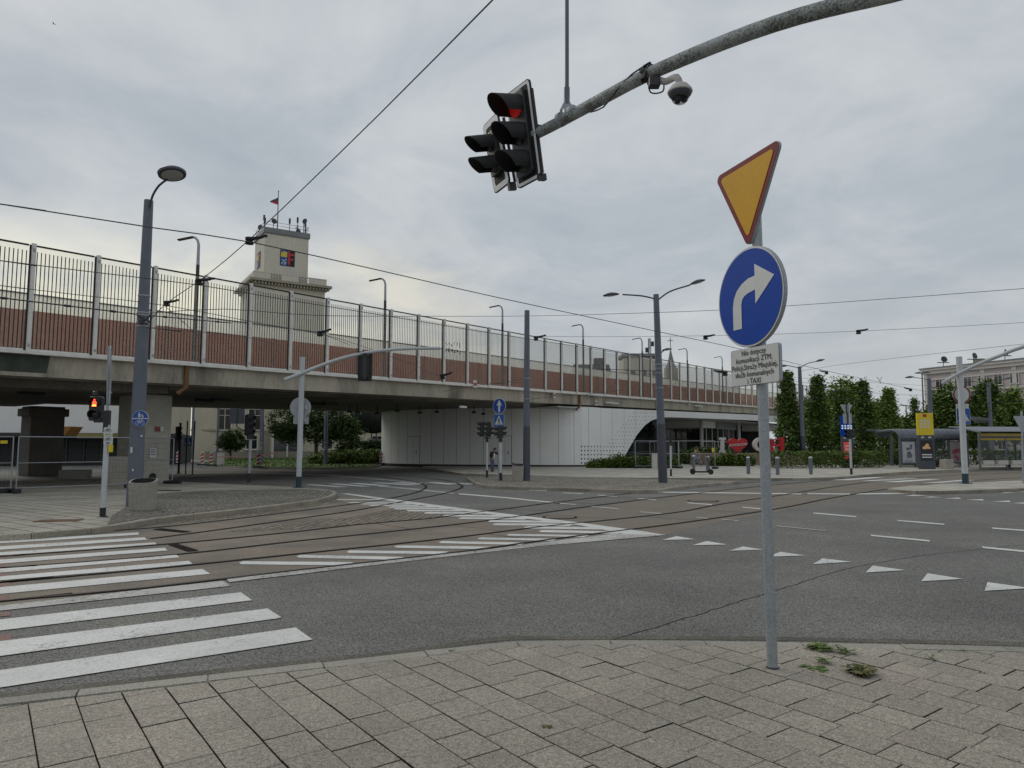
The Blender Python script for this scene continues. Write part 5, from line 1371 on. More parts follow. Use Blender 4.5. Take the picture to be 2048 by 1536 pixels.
def crossing_sign(t, T, s):
    plate(t, T, 'rect', s, s * 1.12, nm='plate', mat=mSignWhite)
    mb = MB(T); mb.poly(rrect(-s * .48, s * .48, -s * .54, s * .54, .02, -.003)); mb.build('blue_face', M('sign_blue_bright', (.012, .085, .36), .4), t)
    mb = MB(T); mb.poly([(-.42 * s, -.006, -.36 * s), (.42 * s, -.006, -.36 * s), (0, -.006, .46 * s)]); mb.build('white_triangle', mSignWhite, t)
    mb = MB(T); y = -.009
    mb.poly(circ(.02 * s, .2 * s, .05 * s, y, 12)); mb.poly([(-.04 * s, y, .14 * s), (-.06 * s, y, -.06 * s), (.05 * s, y, -.06 * s), (.07 * s, y, .14 * s)])
    for q in ([(-.06, -.06), (.0, -.06), (-.08, -.32), (-.15, -.32)], [(0, -.06), (.06, -.06), (.17, -.3), (.1, -.32)], [(-.05, .12), (-.02, .09), (-.14, -.05), (-.17, -.02)], [(.05, .12), (.07, .08), (.17, .0), (.17, .05)]): mb.poly([(x * s, y, z * s) for x, z in q])
    for k in range(4): mb.poly([((-.38 + .2 * k) * s, y + .001, -.34 * s), ((-.26 + .2 * k) * s, y + .001, -.34 * s), ((-.25 + .2 * k) * s, y + .001, -.30 * s), ((-.35 + .2 * k) * s, y + .001, -.30 * s)])
    mb.build('pedestrian_symbol', mInk, t)
c = A(1927, 832.5, m2b.y + .22); t = thing('road_sign', 'blue pedestrian crossing sign lowest on the right grey-white mast', 'road sign', c)
crossing_sign(t, TR(c, R(4)), .62)
mb = MB(); mb.box(A(1926, 832, m2b.y + .15), (.3, .1, .05)); mb.build('clamp', mGalv, t)

# blue pedestrian / cycle disc on the left pole
def bicycle_poly(mb, x, z, s, y):
    def rg_(cx_, cz, r, w_):
        o, i = circ(cx_, cz, r, y, 18), circ(cx_, cz, r - w_, y, 18)
        for k in range(18): mb.poly([o[k], o[(k + 1) % 18], i[(k + 1) % 18], i[k]])
    rg_(x - .26 * s, z, .2 * s, .04 * s); rg_(x + .26 * s, z, .2 * s, .04 * s)
    def ln(a, b, w_=.035):
        a, b = V((a[0], 0, a[1])), V((b[0], 0, b[1])); d = (b - a).normalized(); n = V((-d.z, 0, d.x)) * w_ * s / 2
        mb.poly([(x + q.x * s, y - .0004, z + q.z * s) for q in ()] or [(x + a.x * s + n.x, y - .0004, z + a.z * s + n.z), (x + b.x * s + n.x, y - .0004, z + b.z * s + n.z), (x + b.x * s - n.x, y - .0004, z + b.z * s - n.z), (x + a.x * s - n.x, y - .0004, z + a.z * s - n.z)])
    for a, b in (((-.26, 0), (-.1, .24)), ((-.1, .24), (.17, .24)), ((.17, .24), (0, 0)), ((0, 0), (-.26, 0)), ((0, 0), (-.12, .3)), ((.26, 0), (.15, .33)), ((.15, .33), (.23, .35)), ((-.18, .31), (-.05, .31))): ln(a, b)
c = A(280.5, 837, lpb.y - .24); t = thing('road_sign', 'round blue shared foot and cycle path sign strapped to the tall left pole', 'road sign', c)
T = TR(c, R(0)); plate(t, T, 'disc', .43, nm='disc_plate', mat=mSignWhite)
mb = MB(T); mb.poly(circ(0, 0, .207, -.003, 40)); mb.build('blue_face', M('path_sign_blue', (.012, .075, .33), .4), t)
mb = MB(T); mb.poly([(-.206, -.006, -.012), (.206, -.006, -.012), (.206, -.006, .012), (-.206, -.006, .012)])
mb.poly(circ(-.03, .148, .02, -.006, 12)); mb.poly([(-.06, -.006, .12), (-.055, -.006, .03), (-.03, -.006, .03), (-.025, -.006, .075), (-.015, -.006, .03), (.01, -.006, .03), (-.0, -.006, .12)]); mb.poly([(.04, -.006, .085), (.05, -.006, .03), (.09, -.006, .03), (.08, -.006, .085)]); mb.poly(circ(.062, .1, .014, -.006, 10)); mb.poly([(0, -.006, .11), (.045, -.006, .07), (.05, -.006, .08), (0, -.006, .125)])
bicycle_poly(mb, 0, -.11, .26, -.006); mb.build('symbols', mSignWhite, t)
mb = MB(); mb.box(c + V((0, .045, 0)), (.2, .05, .04)); mb.build('clamp', mGalv, t)

# pedestrian signal pole on the left corner
pb = G(205, 1033, IZ)
pp = thing('signal_pole', 'thin grey-white pole with black foot carrying the red pedestrian signal', 'signal pole', pb)
ptm, ptt = A(215, 850, pb.y), A(218, 692, pb.y)
ax = (ptm - pb).normalized()
mb = MB(); mb.tube([pb + ax * .2, ptm], .058, 18); mb.build('pole', mWhitePole, pp, True)
mb = MB(); mb.tube([pb, pb + ax * .2], .064, 18); mb.lathe([(.12, 0), (.11, .012), (.07, .02)], Matrix.Translation(pb), 16); mb.build('foot', mBlack, pp, True)
mb = MB(); mb.tube([ptm - ax * .3, ptt], .03, 14); mb.build('upper_tube', mGalv, pp, True)
mb = MB(); q = A(214, 843, pb.y); mb.box(q, (.11, .12, .5)); q2 = A(200, 843, pb.y); mb.box(q2, (.26, .05, .05)); mb.box(A(204, 826, pb.y), (.2, .05, .04)); mb.build('bracket', mBlack, pp)
q = A(221.5, 897, pb.y - .01); mb = MB(); mb.box(q, (.055, .11, .17)); mb.build('push_button', mYellow, pp, bevel=.01)
c = A(190, 817, pb.y); t = thing('pedestrian_signal', 'two-lamp pedestrian signal showing a glowing red standing figure', 'traffic light', c)
signal_head(t, TR(c, R(6)), 2, .28, 0, None, .16, .16, ped=True)
mb = MB(); mb.lathe([(.06, 0), (.05, .07), (.02, .09)], Matrix.Translation(A(190, 790, pb.y)), 12); mb.build('beeper', mBlack, t)
for i, (py, kind, wd, hd) in enumerate([(727, 'disc', .78, None), (785, 'rect', .4, .56)]):
    c = A(221, py, pb.y); t = thing('road_sign', ['edge-on round sign plate topmost on the thin left signal pole', 'edge-on rectangular sign plate below the round one on the left signal pole'][i], 'road sign', c)
    T = TR(c, R(117)); plate(t, T, kind, wd, hd)
    mb = MB(); mb.box(c + V((-.02, 0, 0)), (.06, .09, .04)); mb.build('clamp', mGalv, t)
for i, py in enumerate((863, 881)):
    c = A(216, py, pb.y - .075); t = thing('road_sign', ['upper small white bicycle plate on the left signal pole', 'lower small white bicycle plate with a black bar on the left signal pole'][i], 'road sign', c)
    T = TR(c, 0); plate(t, T, 'rect', .2, .19, mat=mSignWhite, nm='plate')
    mb = MB(T); bicycle_poly(mb, 0, .015, .17, -.004)
    if i: mb.poly([(-.045, -.004, -.07), (.045, -.004, -.07), (.045, -.004, -.045), (-.045, -.004, -.045)])
    mb.build('bicycle_symbol', mInk, t)
    if not i:
        mb = MB(T); mb.poly([(-.06, -.004, -.075), (.06, -.004, -.075), (.06, -.004, -.05), (-.06, -.004, -.05)]); mb.build('green_bar', M('faded_olive', (.3, .3, .12), .6), t)

# centre group: arrow sign, crossing sign, two signal poles
cb = G(997, 957, IZ); t = thing('sign_pole', 'very thin galvanised sign pole beside the central signal poles', 'pole', cb)
mb = MB(); mb.tube([cb, A(997.5, 800, cb.y)], .03, 12); mb.build('pole', mGalv, t, True)
c = A(998.5, 812, cb.y - .06); t = thing('road_sign', 'round blue sign with a white straight-ahead arrow above the central crossing sign', 'road sign', c)
T = TR(c, R(-31)); plate(t, T, 'disc', .76, nm='disc_plate', mat=mSignWhite)
mb = MB(T); mb.poly(circ(0, 0, .36, -.003, 40)); mb.build('blue_face', M('arrow_blue', (.006, .05, .30), .4), t)
mb = MB(T); mb.poly([(-.055, -.006, -.3), (.055, -.006, -.3), (.055, -.006, .03), (.16, -.006, .03), (0, -.006, .31), (-.16, -.006, .03), (-.055, -.006, .03)]); mb.build('straight_arrow', mSignWhite, t)
c = A(998, 841.5, cb.y - .06); t = thing('road_sign', 'blue pedestrian crossing sign just under the straight-ahead arrow disc', 'road sign', c)
crossing_sign(t, TR(c, R(-24)), .56)
def sig_pole(lab, pb_, top, r, zb=IZ, foot=.35, col=None):
    b = G(*pb_, zb); tp = A(*top, b.y); t = thing('signal_pole', lab, 'signal pole', b); ax = (tp - b).normalized()
    mb = MB(); mb.tube([b + ax * foot, tp], r, 14); mb.build('pole', col or mWhitePole, t, True)
    mb = MB(); mb.tube([b, b + ax * foot], r * 1.1, 14); mb.lathe([(r * 2, 0), (r * 1.9, .015), (r, .02)], Matrix.Translation(b), 14); mb.build('foot', mBlack, t)
    mb = MB(); mb.box(tp, (r * 2.6, r * 2.6, .28)); mb.build('cap', mBlack, t)
    return t, b, tp
t, b_, tp = sig_pole('grey-white signal pole with black foot nearest the white wall, left of the central sign', (974, 954.5), (974, 879), .052)
for i, (px, py, rz, lab) in enumerate([(961, 858, -78, 'black three-lens signal facing left, leftmost on the central signal pole'), (975, 858, -78, 'black three-lens signal facing left, mounted straight on the central signal pole'), (980, 862, 78, 'black three-lens signal facing right, back to back on the central signal pole')]):
    c = A(px, py, b_.y - .05 * i); tt = thing('traffic_signal', lab, 'traffic light', c, 'dark signal heads by the white wall')
    signal_head(tt, TR(c, R(rz)), 3 if i < 2 else 2, .25 if i < 2 else .22, None, None, .2, .14)
    mb = MB(); mb.box(c + V((.1 * (1 - i), 0, -.36)), (.34, .05, .05)); mb.build('bracket', mBlack, tt)
t, b_, tp = sig_pole('grey-white signal pole with black foot right under the blue crossing sign', (1001.5, 961), (1001, 878), .062)
for i, (px, py, rz, lab) in enumerate([(995, 863, -80, 'small dark signal head facing left under the blue crossing sign'), (1005, 862, 80, 'small dark signal head facing right under the blue crossing sign')]):
    c = A(px, py, b_.y + .02); tt = thing('traffic_signal', lab, 'traffic light', c, 'dark signal heads by the white wall')
    signal_head(tt, TR(c, R(rz)), 2, .24, None, None, .22, .14)
    mb = MB(); mb.box(c + V((.08 * (1 - 2 * i), 0, -.28)), (.3, .05, .05)); mb.build('bracket', mBlack, tt)
# signals under the viaduct on the left
t, b_, tp = sig_pole('grey signal pole under the viaduct left of the grey-white mast', (497.5, 965), (501, 872), .062, IZ, .4, mAlu)
c = A(501, 850, b_.y); tt = thing('traffic_signal', 'black traffic signal seen side-on under the viaduct with hoods to the right', 'traffic light', c)
signal_head(tt, TR(c, R(68)), 3, .30, None, None, .24, .2); mb = MB(); mb.box(c + V((-.02, .05, 0)), (.3, .22, .95)); mb.build('backplate', mBlackDull, tt)
c = A(474, 832.5, b_.y); tt = thing('road_sign', 'dark square sign back on a bent bracket beside the side-on signal', 'road sign', c)
plate(tt, TR(c, R(0)), 'rect', .66, .66, mat=mSlateDk); mb = MB(); mb.box(c + V((.02, -.02, 0)), (.04, .03, .64)); mb.tube(smooth_line([c + V((0, -.01, -.33)), c + V((.02, 0, -.46)), c + V((.25, 0, -.6)), c + V((.42, 0, -.66))], .05), .025, 8); mb.build('bracket', mDark, tt)
for i, (bx, by, tx, ty, r, lab) in enumerate([(357, 947, 361, 848, .06, 'thickest dark pole with a small signal under the viaduct'), (371, 948, 375, 844, .035, 'thin dark pole with a blue sign back under the viaduct'), (384.5, 950, 390, 844, .035, 'rightmost of three dark poles under the viaduct')]):
    b = G(bx, by, IZ); tp = A(tx, ty, b.y); t = thing('signal_pole', lab, 'signal pole', b, 'dark poles under the viaduct')
    mb = MB(); mb.tube([b, tp], r, 10); mb.lathe([(r * 2.5, 0), (r * 2.4, .02), (r, .03)], Matrix.Translation(b), 12); mb.build('pole', mBlackDull, t)
    mb = MB(); mb.lathe([(r * 1.3, 0), (r * .8, .05), (.005, .08)], Matrix.Translation(tp), 10); mb.build('cap', mDark, t)
    if i == 0:
        c = A(358, 867, b.y); tt = thing('traffic_signal', 'small dark signal head on the thickest pole under the viaduct', 'traffic light', c); signal_head(tt, TR(c, R(75)), 3, .27, None, None, .16, .14)
    if i == 1:
        c = A(376, 884, b.y + .5); tt = thing('road_sign', 'small blue crossing sign seen far under the viaduct', 'road sign', c); crossing_sign(tt, TR(c, R(10)), .42)
# slate poles in the street beyond the viaduct
for i, (bx, by, ty, r) in enumerate([(383, 919, 815, .17), (434, 920, 815, .15), (522.5, 925, 815, .2), (651, 929, 815, .19)]):
    b = G(bx, by, .1); ttop = A(bx + 4 - i, ty, b.y); t = thing('utility_pole', 'slate pole beyond the viaduct, ' + ['farthest left against the cream building', 'left of the clipped round tree', 'between the side-on signal and the large tree', 'in front of the bushes by the large tree'][i], 'pole', b, 'slate poles beyond the viaduct')
    mb = MB(); mb.tube([b, ttop + V((0, 0, 3.0))], [r, r * .75], 16); mb.build('pole', mSlate, t, True)
    mb = MB(); ring(mb, b + V((0, 0, 1.9)), V((0, 0, 1)), r + .015, .05); mb.box(b + V((0, -r, 1.4)), (.1, .03, .3)); mb.build('band', mAlu, t)
# blue-marked sign plate and give-way sign backs on the right
b = G(1703, 949, IZ); t = thing('signal_pole', 'grey-white signal pole with black foot in front of the blue totem', 'signal pole', b)
tp = A(1698, 806, b.y)
mb = MB(); mb.tube([b + V((0, 0, .35)), A(1700, 876, b.y)], .06, 12); mb.tube([A(1700, 876, b.y), tp], .03, 10); mb.build('pole', mWhitePole, t, True)
mb = MB(); mb.tube([b, b + V((0, 0, .35))], .068, 12); mb.build('foot', mBlack, t)
for i, (px, py, rz) in enumerate([(1696, 868, -70), (1704, 868, 70)]):
    c = A(px, py, b.y); tt = thing('traffic_signal', ['dark signal head facing left on the pole before the blue totem', 'dark signal head facing right on the pole before the blue totem'][i], 'traffic light', c); signal_head(tt, TR(c, R(rz)), 2, .27, None, None, .2, .16)
c = A(1693, 817, b.y); tt = thing('road_sign', 'grey triangular give-way sign back above the blue totem', 'road sign', c); plate(tt, TR(c, R(8)), 'tri', .78)
mb = MB(); mb.box(c + V((0, -.03, 0)), (.05, .04, .6)); mb.build('rail', mDark, tt)
c = A(1695, 837, b.y); tt = thing('road_sign', 'pale square sign back under the triangular one by the blue totem', 'road sign', c); plate(tt, TR(c, R(8)), 'rect', .52, .56)
mb = MB(); mb.box(c + V((0, -.03, 0)), (.05, .04, .6)); mb.build('rail', mDark, tt)
b = G(2047, 966, IZ); t = thing('road_sign', 'grey back of a triangular sign cut by the right edge of the view', 'road sign', b)
mb = MB(); mb.tube([b, A(2043, 822, b.y)], .04, 12); mb.build('pole', mGalv, t, True)
plate(t, TR(A(2045, 844, b.y - .06), R(10)), 'tri', .9, nm='sign_plate')
# thin post with a cap by the cycle stand
t, b_, tp = sig_pole('thin grey-white post with black foot and dark head right of the twin lamp pole', (1342, 952), (1341, 886), .05)
c = A(1341, 871, b_.y); tt = thing('traffic_signal', 'narrow dark signal head on the thin post right of the twin lamp pole', 'traffic light', c); signal_head(tt, TR(c, R(180)), 2, .22, None, None, .12, .14)
# ================================================================== WIRES
def wire(lab, pts, r=.009, name='overhead_wire', cat='wire'):
    if name == 'overhead_wire': pts = [pts[0] + (pts[0] - pts[1]).normalized() * 25] + pts
    mb = MB(); mb.tube(smooth_line(pts, 1.2), r, 6)
    o = mb.build(name, mWire); 
    return tag(at_base(o, pts[0]), lab, cat, 'overhead tram wires')
def hz_(px, py, z):     # point at a known height on a sight line
    d = ray(px, py); t = (z - EYE) / d.z; return V((d.x * t, d.y * t, z))
wire('thickest contact wire running from the left edge down behind the arrow disc', [hz_(x, y, 5.6) for x, y in ((-260, 370), (0, 408), (310, 456), (500, 484), (760, 541), (1000, 596), (1310, 662), (1480, 698), (1590, 727), (1700, 752), (1860, 785))], .011)
wire('second contact wire crossing the upper part of the barrier panes', [hz_(x, y, 5.6) for x, y in ((-200, 492), (0, 521), (185, 544), (397, 570), (575, 600), (775, 632), (962, 663), (1130, 689), (1300, 716), (1450, 741), (1640, 770))], .010)
wire('lowest contact wire crossing the brown band and bending to the fascia', [hz_(x, y, 5.6) for x, y in ((-200, 545), (0, 571), (180, 592.5), (335, 611.5), (512, 645), (640, 668), (712, 688), (800, 720), (880, 752))], .009)
wpts = [A(1020, -30, 7.2), A(985, 0, 7.6), A(755, 232, 10.5), hz_(500, 478, 5.75), A(398, 562, 17.0), A(333, 606, 18.2), A(292, 650, lpb.y)]
wire('diagonal span wire falling from the top edge to the tall left pole', wpts, .010, 'span_wire')
wire('span wire crossing above the right half from pole to the right edge', [A(292, 627, lpb.y), A(450, 618, 21), A(640, 631, 24), A(900, 632.5, 29), A(1054, 632, cb.y), A(1200, 628.5, 31), A(1440, 620, 30), A(1700, 603, 28), A(2048, 577, 25), A(2400, 550, 22)], .010, 'span_wire')
wire('span wire from the bare pole passing behind the arrow disc', [A(1054, 672, cb.y), A(1200, 673.5, 33.5), A(1440, 671, 34), A(1700, 663, 33), A(2048, 645, 31), A(2400, 622, 28)], .008, 'span_wire')
wire('thin wire above the columnar trees rising to the right edge', [A(1599, 742, 62), A(1700, 727, 55), A(1900, 704, 45), A(2048, 688, 40)], .011, 'span_wire')
wire('upper thin wire between the two right-hand lamp poles', [A(1315, 730, 30.7), A(1450, 741, 45), A(1600, 756, 63), A(1858, 772, 74)], .010, 'span_wire')
wire('lower thin wire in front of the columnar trees', [A(1560, 793, 60), A(1700, 800, 62), A(1858, 812, 74), A(2048, 800, 70)], .012, 'span_wire')
wire('middle thin wire in front of the columnar trees', [A(1560, 775, 60), A(1700, 783, 62), A(1858, 790, 74), A(2048, 779, 70)], .012, 'span_wire')
wire('anchor wire from the left pole sagging to the brown band', [A(292, 655, lpb.y), A(340, 660, 19), A(400, 664, 21), A(480, 672, 24), A(560, 690, 28)], .009, 'span_wire')
wire('thin wire from the fascia to the bare slate pole', [A(885, 783, 43), A(960, 770, 38), A(1046, 764, cb.y), A(1054, 762, cb.y)], .010, 'span_wire')
wire('thin wire from the bare slate pole along the fascia to the right', [A(1056, 799, cb.y), A(1110, 793, 36), A(1190, 787, 42), A(1300, 771, 31), A(1316, 766, 30.7)], .010, 'span_wire')
# tensioned rods bracing the left pole
for i, (a, b, r) in enumerate([(A(-60, 588, 15.0), A(278, 629, lpb.y), .017), (A(300, 631, lpb.y), A(462, 646, 23), .016), (A(300, 655, lpb.y), A(362, 663, 20), .014), (A(330, 612, 18), A(398, 672, 20), .006), (A(640, 666, 26), A(700, 690, 28), .008), (A(1195, 738, 32), A(1312, 742, 30.7), .014), (A(1054, 757, cb.y), A(985, 768, 36), .010)]):
    mb = MB(); mb.tube([a, b], r, 8); L__ = (b - a)
    for k in (.15, .5, .8): mb.tube([a + L__ * k, a + L__ * (k + .03)], r * 1.9, 8)
    tag(at_base(mb.build('tension_rod', mWire), a), 'tension rod in the overhead line, ' + ['left of the tall left pole', 'right of the tall left pole', 'lower one right of the tall left pole', 'thin slanted one right of the left pole', 'in front of the brown band near the tower', 'left of the twin lamp pole', 'left of the bare slate pole'][i], 'rod', 'overhead tram wires')
# clamps and insulators on the wires
def clamp(px, py, p, s, rz, lab):
    t = thing('wire_clamp', lab, 'wire clamp', p, 'clamps on the overhead wires')
    T = TR(p, rz)
    mb = MB(T); mb.lathe([(.03 * s, -.08 * s), (.07 * s, -.07 * s), (.07 * s, -.03 * s), (.045 * s, -.02 * s), (.07 * s, .0), (.07 * s, .04 * s), (.03 * s, .05 * s)], None, 12); mb.build('insulator', mBlackDull, t, True)
    mb = MB(T); mb.tube([(0, 0, .02 * s), (.09 * s, 0, .03 * s), (.2 * s, 0, .05 * s), (.27 * s, 0, .075 * s)], [.035 * s, .03 * s, .028 * s, .02 * s], 8); mb.box((.27 * s, 0, .07 * s), (.05 * s, .04 * s, .04 * s)); mb.build('arm', mBlackDull, t)
clamp(500, 478, hz_(499, 480, 5.66), 1.15, 0, 'dark wire clamp where two wires cross beside the tower roof')
clamp(398, 562, A(398, 562, 17), 1.2, .3, 'dark wire clamp in front of the hooked lamp at the barrier top')
clamp(333, 606, A(333, 606, 18.2), 1.1, 0, 'dark wire clamp just right of the tall left pole')
clamp(640, 665, hz_(640, 666, 5.66), 1.5, -.3, 'dark wire clamp in front of the brown band below the tower')
clamp(1072, 676, A(1072, 676, 33), 1.6, -.2, 'dark wire clamp just right of the bare slate pole')
clamp(1412, 672, A(1411, 674, 33), 1.6, .2, 'bird-like dark clamp left of the arrow disc')
clamp(1722, 662, A(1717, 663, 33), 1.6, .1, 'bird-like dark clamp alone in the sky right of the sign')
clamp(1450, 745, A(1450, 746, 45), 2.4, 2.8, 'dark clamp at the left edge of the text plate')
clamp(1652, 744, A(1653, 745, 58), 2.0, 3.2, 'dark clamp above the first hornbeam')
clamp(1820, 778, A(1821, 779, 66), 2.1, 3.2, 'dark clamp left of the tenement')
clamp(890, 756, A(885, 752, 40), 2.2, -.5, 'pale-ended clamp below the graffiti pane')

# ================================================================== SITE FENCES
def fence_mesh(t, a, b, h, feet=True):
    """a, b: ground points of a panel; tubular frame with a wire mesh"""
    d = (b - a); d.z = 0; L__ = d.length; d.normalize()
    P = lambda u, z: V((a.x + d.x * u, a.y + d.y * u, a.z + (b.z - a.z) * u / L__ + z))
    mb = MB()
    mb.tube([P(.02, .03), P(.02, h)], .021, 8); mb.tube([P(L__ - .02, .03), P(L__ - .02, h)], .021, 8)
    mb.tube([P(.02, h), P(L__ - .02, h)], .019, 8); mb.tube([P(.02, .16), P(L__ - .02, .16)], .017, 8); mb.tube([P(.02, h * .53), P(L__ - .02, h * .53)], .014, 6)
    mb.build('frame', mGalv, t, True)
    mb = MB(); n = int(L__ / .11)
    for k in range(1, n): u = L__ * k / n; mb.tube([P(u, .16), P(u, h)], .0028, 4, False)
    for k in range(1, 8): z = .16 + (h - .16) * k / 8; mb.tube([P(.02, z), P(L__ - .02, z)], .0028, 4, False)
    mb.build('wire_mesh', mDark, t)
    if feet:
        for u in (.02, L__ - .02):
            q = P(u, .07); mb = MB(); mb.box(q, (.75, .24, .14), math.atan2(d.y, d.x) + R(80)); mb.build('foot_block', mBlackDull, t, bevel=.02)
ax_ = [G(-250, 988, IZ), G(22, 985, IZ), G(30, 986, IZ), G(262, 976, IZ), G(268, 975, IZ), G(345, 967, IZ)]
for i in range(3):
    a, b = ax_[2 * i], ax_[2 * i + 1]
    t = thing('site_fence', ['wire mesh site fence panel cut by the left edge with a yellow tag', 'wide wire mesh site fence panel in front of the left pier', 'short wire mesh site fence panel behind the tall left pole'][i], 'fence', a, 'mesh site fences by the piers'); fence_mesh(t, a, b, 1.9)
    if i == 0: q = A(8, 884, a.y - .8); mb = MB(); mb.box(q, (.22, .02, .1)); mb.build('yellow_tag', mYellow, t)
rf = [((1184, 931), (1269, 928), 47), ((1271, 936.5), (1358, 936), 46), ((1300, 933), (1345, 934), 34), ((1358, 936.5), (1431, 937.5), 47), ((1270, 926), (1310, 926), 48)]
for i, ((x0, y0), (x1, y1), hp) in enumerate(rf):
    a, b = G(x0, y0, IZ), G(x1, y1, IZ); t = thing('site_fence', ['mesh fence panel before the perforated wall', 'mesh fence panel right of the twin lamp pole base shrubs', 'mesh fence panel farther back behind the thin capped post', 'mesh fence panel behind the scooter with a yellow tag', 'mesh fence panel beneath the start of the arch'][i], 'fence', a, 'mesh site fences by the pavilion'); fence_mesh(t, a, b, 1.95)
    if i == 3: q = A(1426, 900, b.y - .05); mb = MB(); mb.box(q, (.16, .02, .3)); mb.build('yellow_tag', mYellow, t)
# information notices on piers
c = V((pa.x, pa.y, 0)) - BN * .95
t = thing('notice', 'pale paper notice with dark writing on the near pier', 'notice', A(307, 908, c.y + .1) - V((0, 0, .2)))
def on_pier(mb, px, py, wd, ht, out=.02):
    fo = V((pa.x, pa.y, 0)) - BN * (.925 + out); p = PL(px, py, fo, BD); mb.box(p, (wd, .012, ht), BROT); return p
mb = MB(); on_pier(mb, 306, 906, .3, .42); mb.build('sheet', mSignWhite, t)
mb = MB(); on_pier(mb, 306, 900, .2, .03, .028); on_pier(mb, 306, 904, .24, .03, .028); on_pier(mb, 306, 909, .22, .03, .028); mb.build('writing', mInk, t)
mb = MB(); p = on_pier(mb, 316, 858, .26, .2); mb.k = 1; on_pier(mb, 324, 858, .14, .2, .021); tag(at_base(mb.build('notice', [M('brick_red_sticker', (.25, .06, .05), .7), mSignWhite]), p), 'small red and white sticker high on the near pier', 'notice')
mb = MB(); fo = V((pa.x, pa.y, 0)) - BN * .933; p = PL(305, 953, fo, BD)
mb.lathe([(.15, 0), (.15, .03), (.11, .035), (.10, .01)], Matrix.Translation(p) @ Matrix.Rotation(BROT, 4, 'Z') @ Matrix.Rotation(R(90), 4, 'X'), 18); mb.build('drain_hole', mBlackDull, via)

# ================================================================== BINS, BLOCKS, BOLLARDS, DELINEATORS
def bin_(lab, base, wd, h, rz, group='concrete litter bins'):
    t = thing('litter_bin', lab, 'litter bin', base, group); T = TR(base, rz)
    mb = MB(T); n = 16; vs = []
    for z, s in ((0, .46), (h * .5, .49), (h, .51)):
        vs += [V((wd * s * max(-1, min(1, 1.25 * math.cos(2 * math.pi * k / n))), wd * s * max(-1, min(1, 1.25 * math.sin(2 * math.pi * k / n))), z + (0 if z < h else .05 * math.sin(2 * math.pi * k / n)))) for k in range(n)]
    fs = [(r * n + k, r * n + (k + 1) % n, (r + 1) * n + (k + 1) % n, (r + 1) * n + k) for r in (0, 1) for k in range(n)] + [list(range(n))[::-1]]
    mb.add(vs, fs)
    inn = [V((p[0] * .86, p[1] * .86, p[2])) for p in vs[2 * n:]]; low = [V((p.x, p.y, h - .12)) for p in inn]
    b0 = len(mb.v); top = vs[2 * n:]
    mb.add(top + inn, [(k, (k + 1) % n, n + (k + 1) % n, n + k) for k in range(n)])
    mb.build('body', mBinC, t, True, ang=25)
    mb = MB(T); mb.add(inn + low, [(k, (k + 1) % n, n + (k + 1) % n, n + k) for k in range(n)] + [list(range(n, 2 * n))]); mb.build('liner', mBlackDull, t)
    return t
bin_('concrete litter bin standing at the foot of the tall left pole', G(284.5, 1019, IZ), .60, .72, .25)
t2 = bin_('concrete litter bin with a black bag edge beside the bare slate pole', G(1036, 961, IZ), .52, .72, .1)
q = G(1036, 961, IZ); mb = MB(); mb.poly([q + V(p) for p in ((-.28, -.26, .72), (-.1, -.26, .68), (.2, -.25, .72), (-.1, -.1, .78), (-.3, 0, .82))]); mb.build('bag_edge', mBlackDull, t2)
def block(lab, base, d, rz):
    mb = MB(TR(base, rz)); mb.box((0, 0, d[2] / 2), d); return tag(at_base(mb.build('concrete_block', mBinC, bevel=.02), base), lab, 'concrete block', 'pale concrete blocks')
block('pale concrete cube block left of the first shelter', G(1735, 934, IZ), (.55, .55, .58), .3)
block('pale concrete cube block right of the yellow totem', G(1894, 937.5, IZ), (.62, .6, .66), .2)
block('tall streaked concrete block leaning by the near pier behind the fence', G(233, 968, IZ), (.75, .6, 1.15), .5)
block('low concrete barrier block behind the wide fence panel', G(150, 958, IZ), (1.3, .5, .45), .1)
bp_ = None
for i, (px, py, lab) in enumerate([(1555.5, 949.5, 'grey steel bollard with a pale cap directly left of the sign pole'), (1497, 948, 'grey steel bollard left of the hedge end, second from the sign pole'), (1622, 948.5, 'grey steel bollard standing alone right of the sign pole'), (1387.5, 941, 'grey steel bollard behind the scooter stem'), (1415.5, 944.5, 'grey steel bollard behind the scooter rear wheel')]):
    b = G(px, py, IZ)
    if bp_ is None:
        t = thing('bollard', lab, 'bollard', b, 'grey steel bollards'); bp_ = t
        mb = MB(TR(b, 0)); mb.lathe([(.105, 0), (.1, .02), (.1, .9)], None, 20); mb.build('post', mSlate, t, True)
        mb = MB(TR(b, 0)); mb.lathe([(.102, .9), (.104, .91), (.1, .955), (.06, .985), (.01, .99)], None, 20); mb.build('cap', mSignWhite, t, True)
    else:
        t = copy_tree(bp_); t.location = b; t['label'] = lab
dl = None
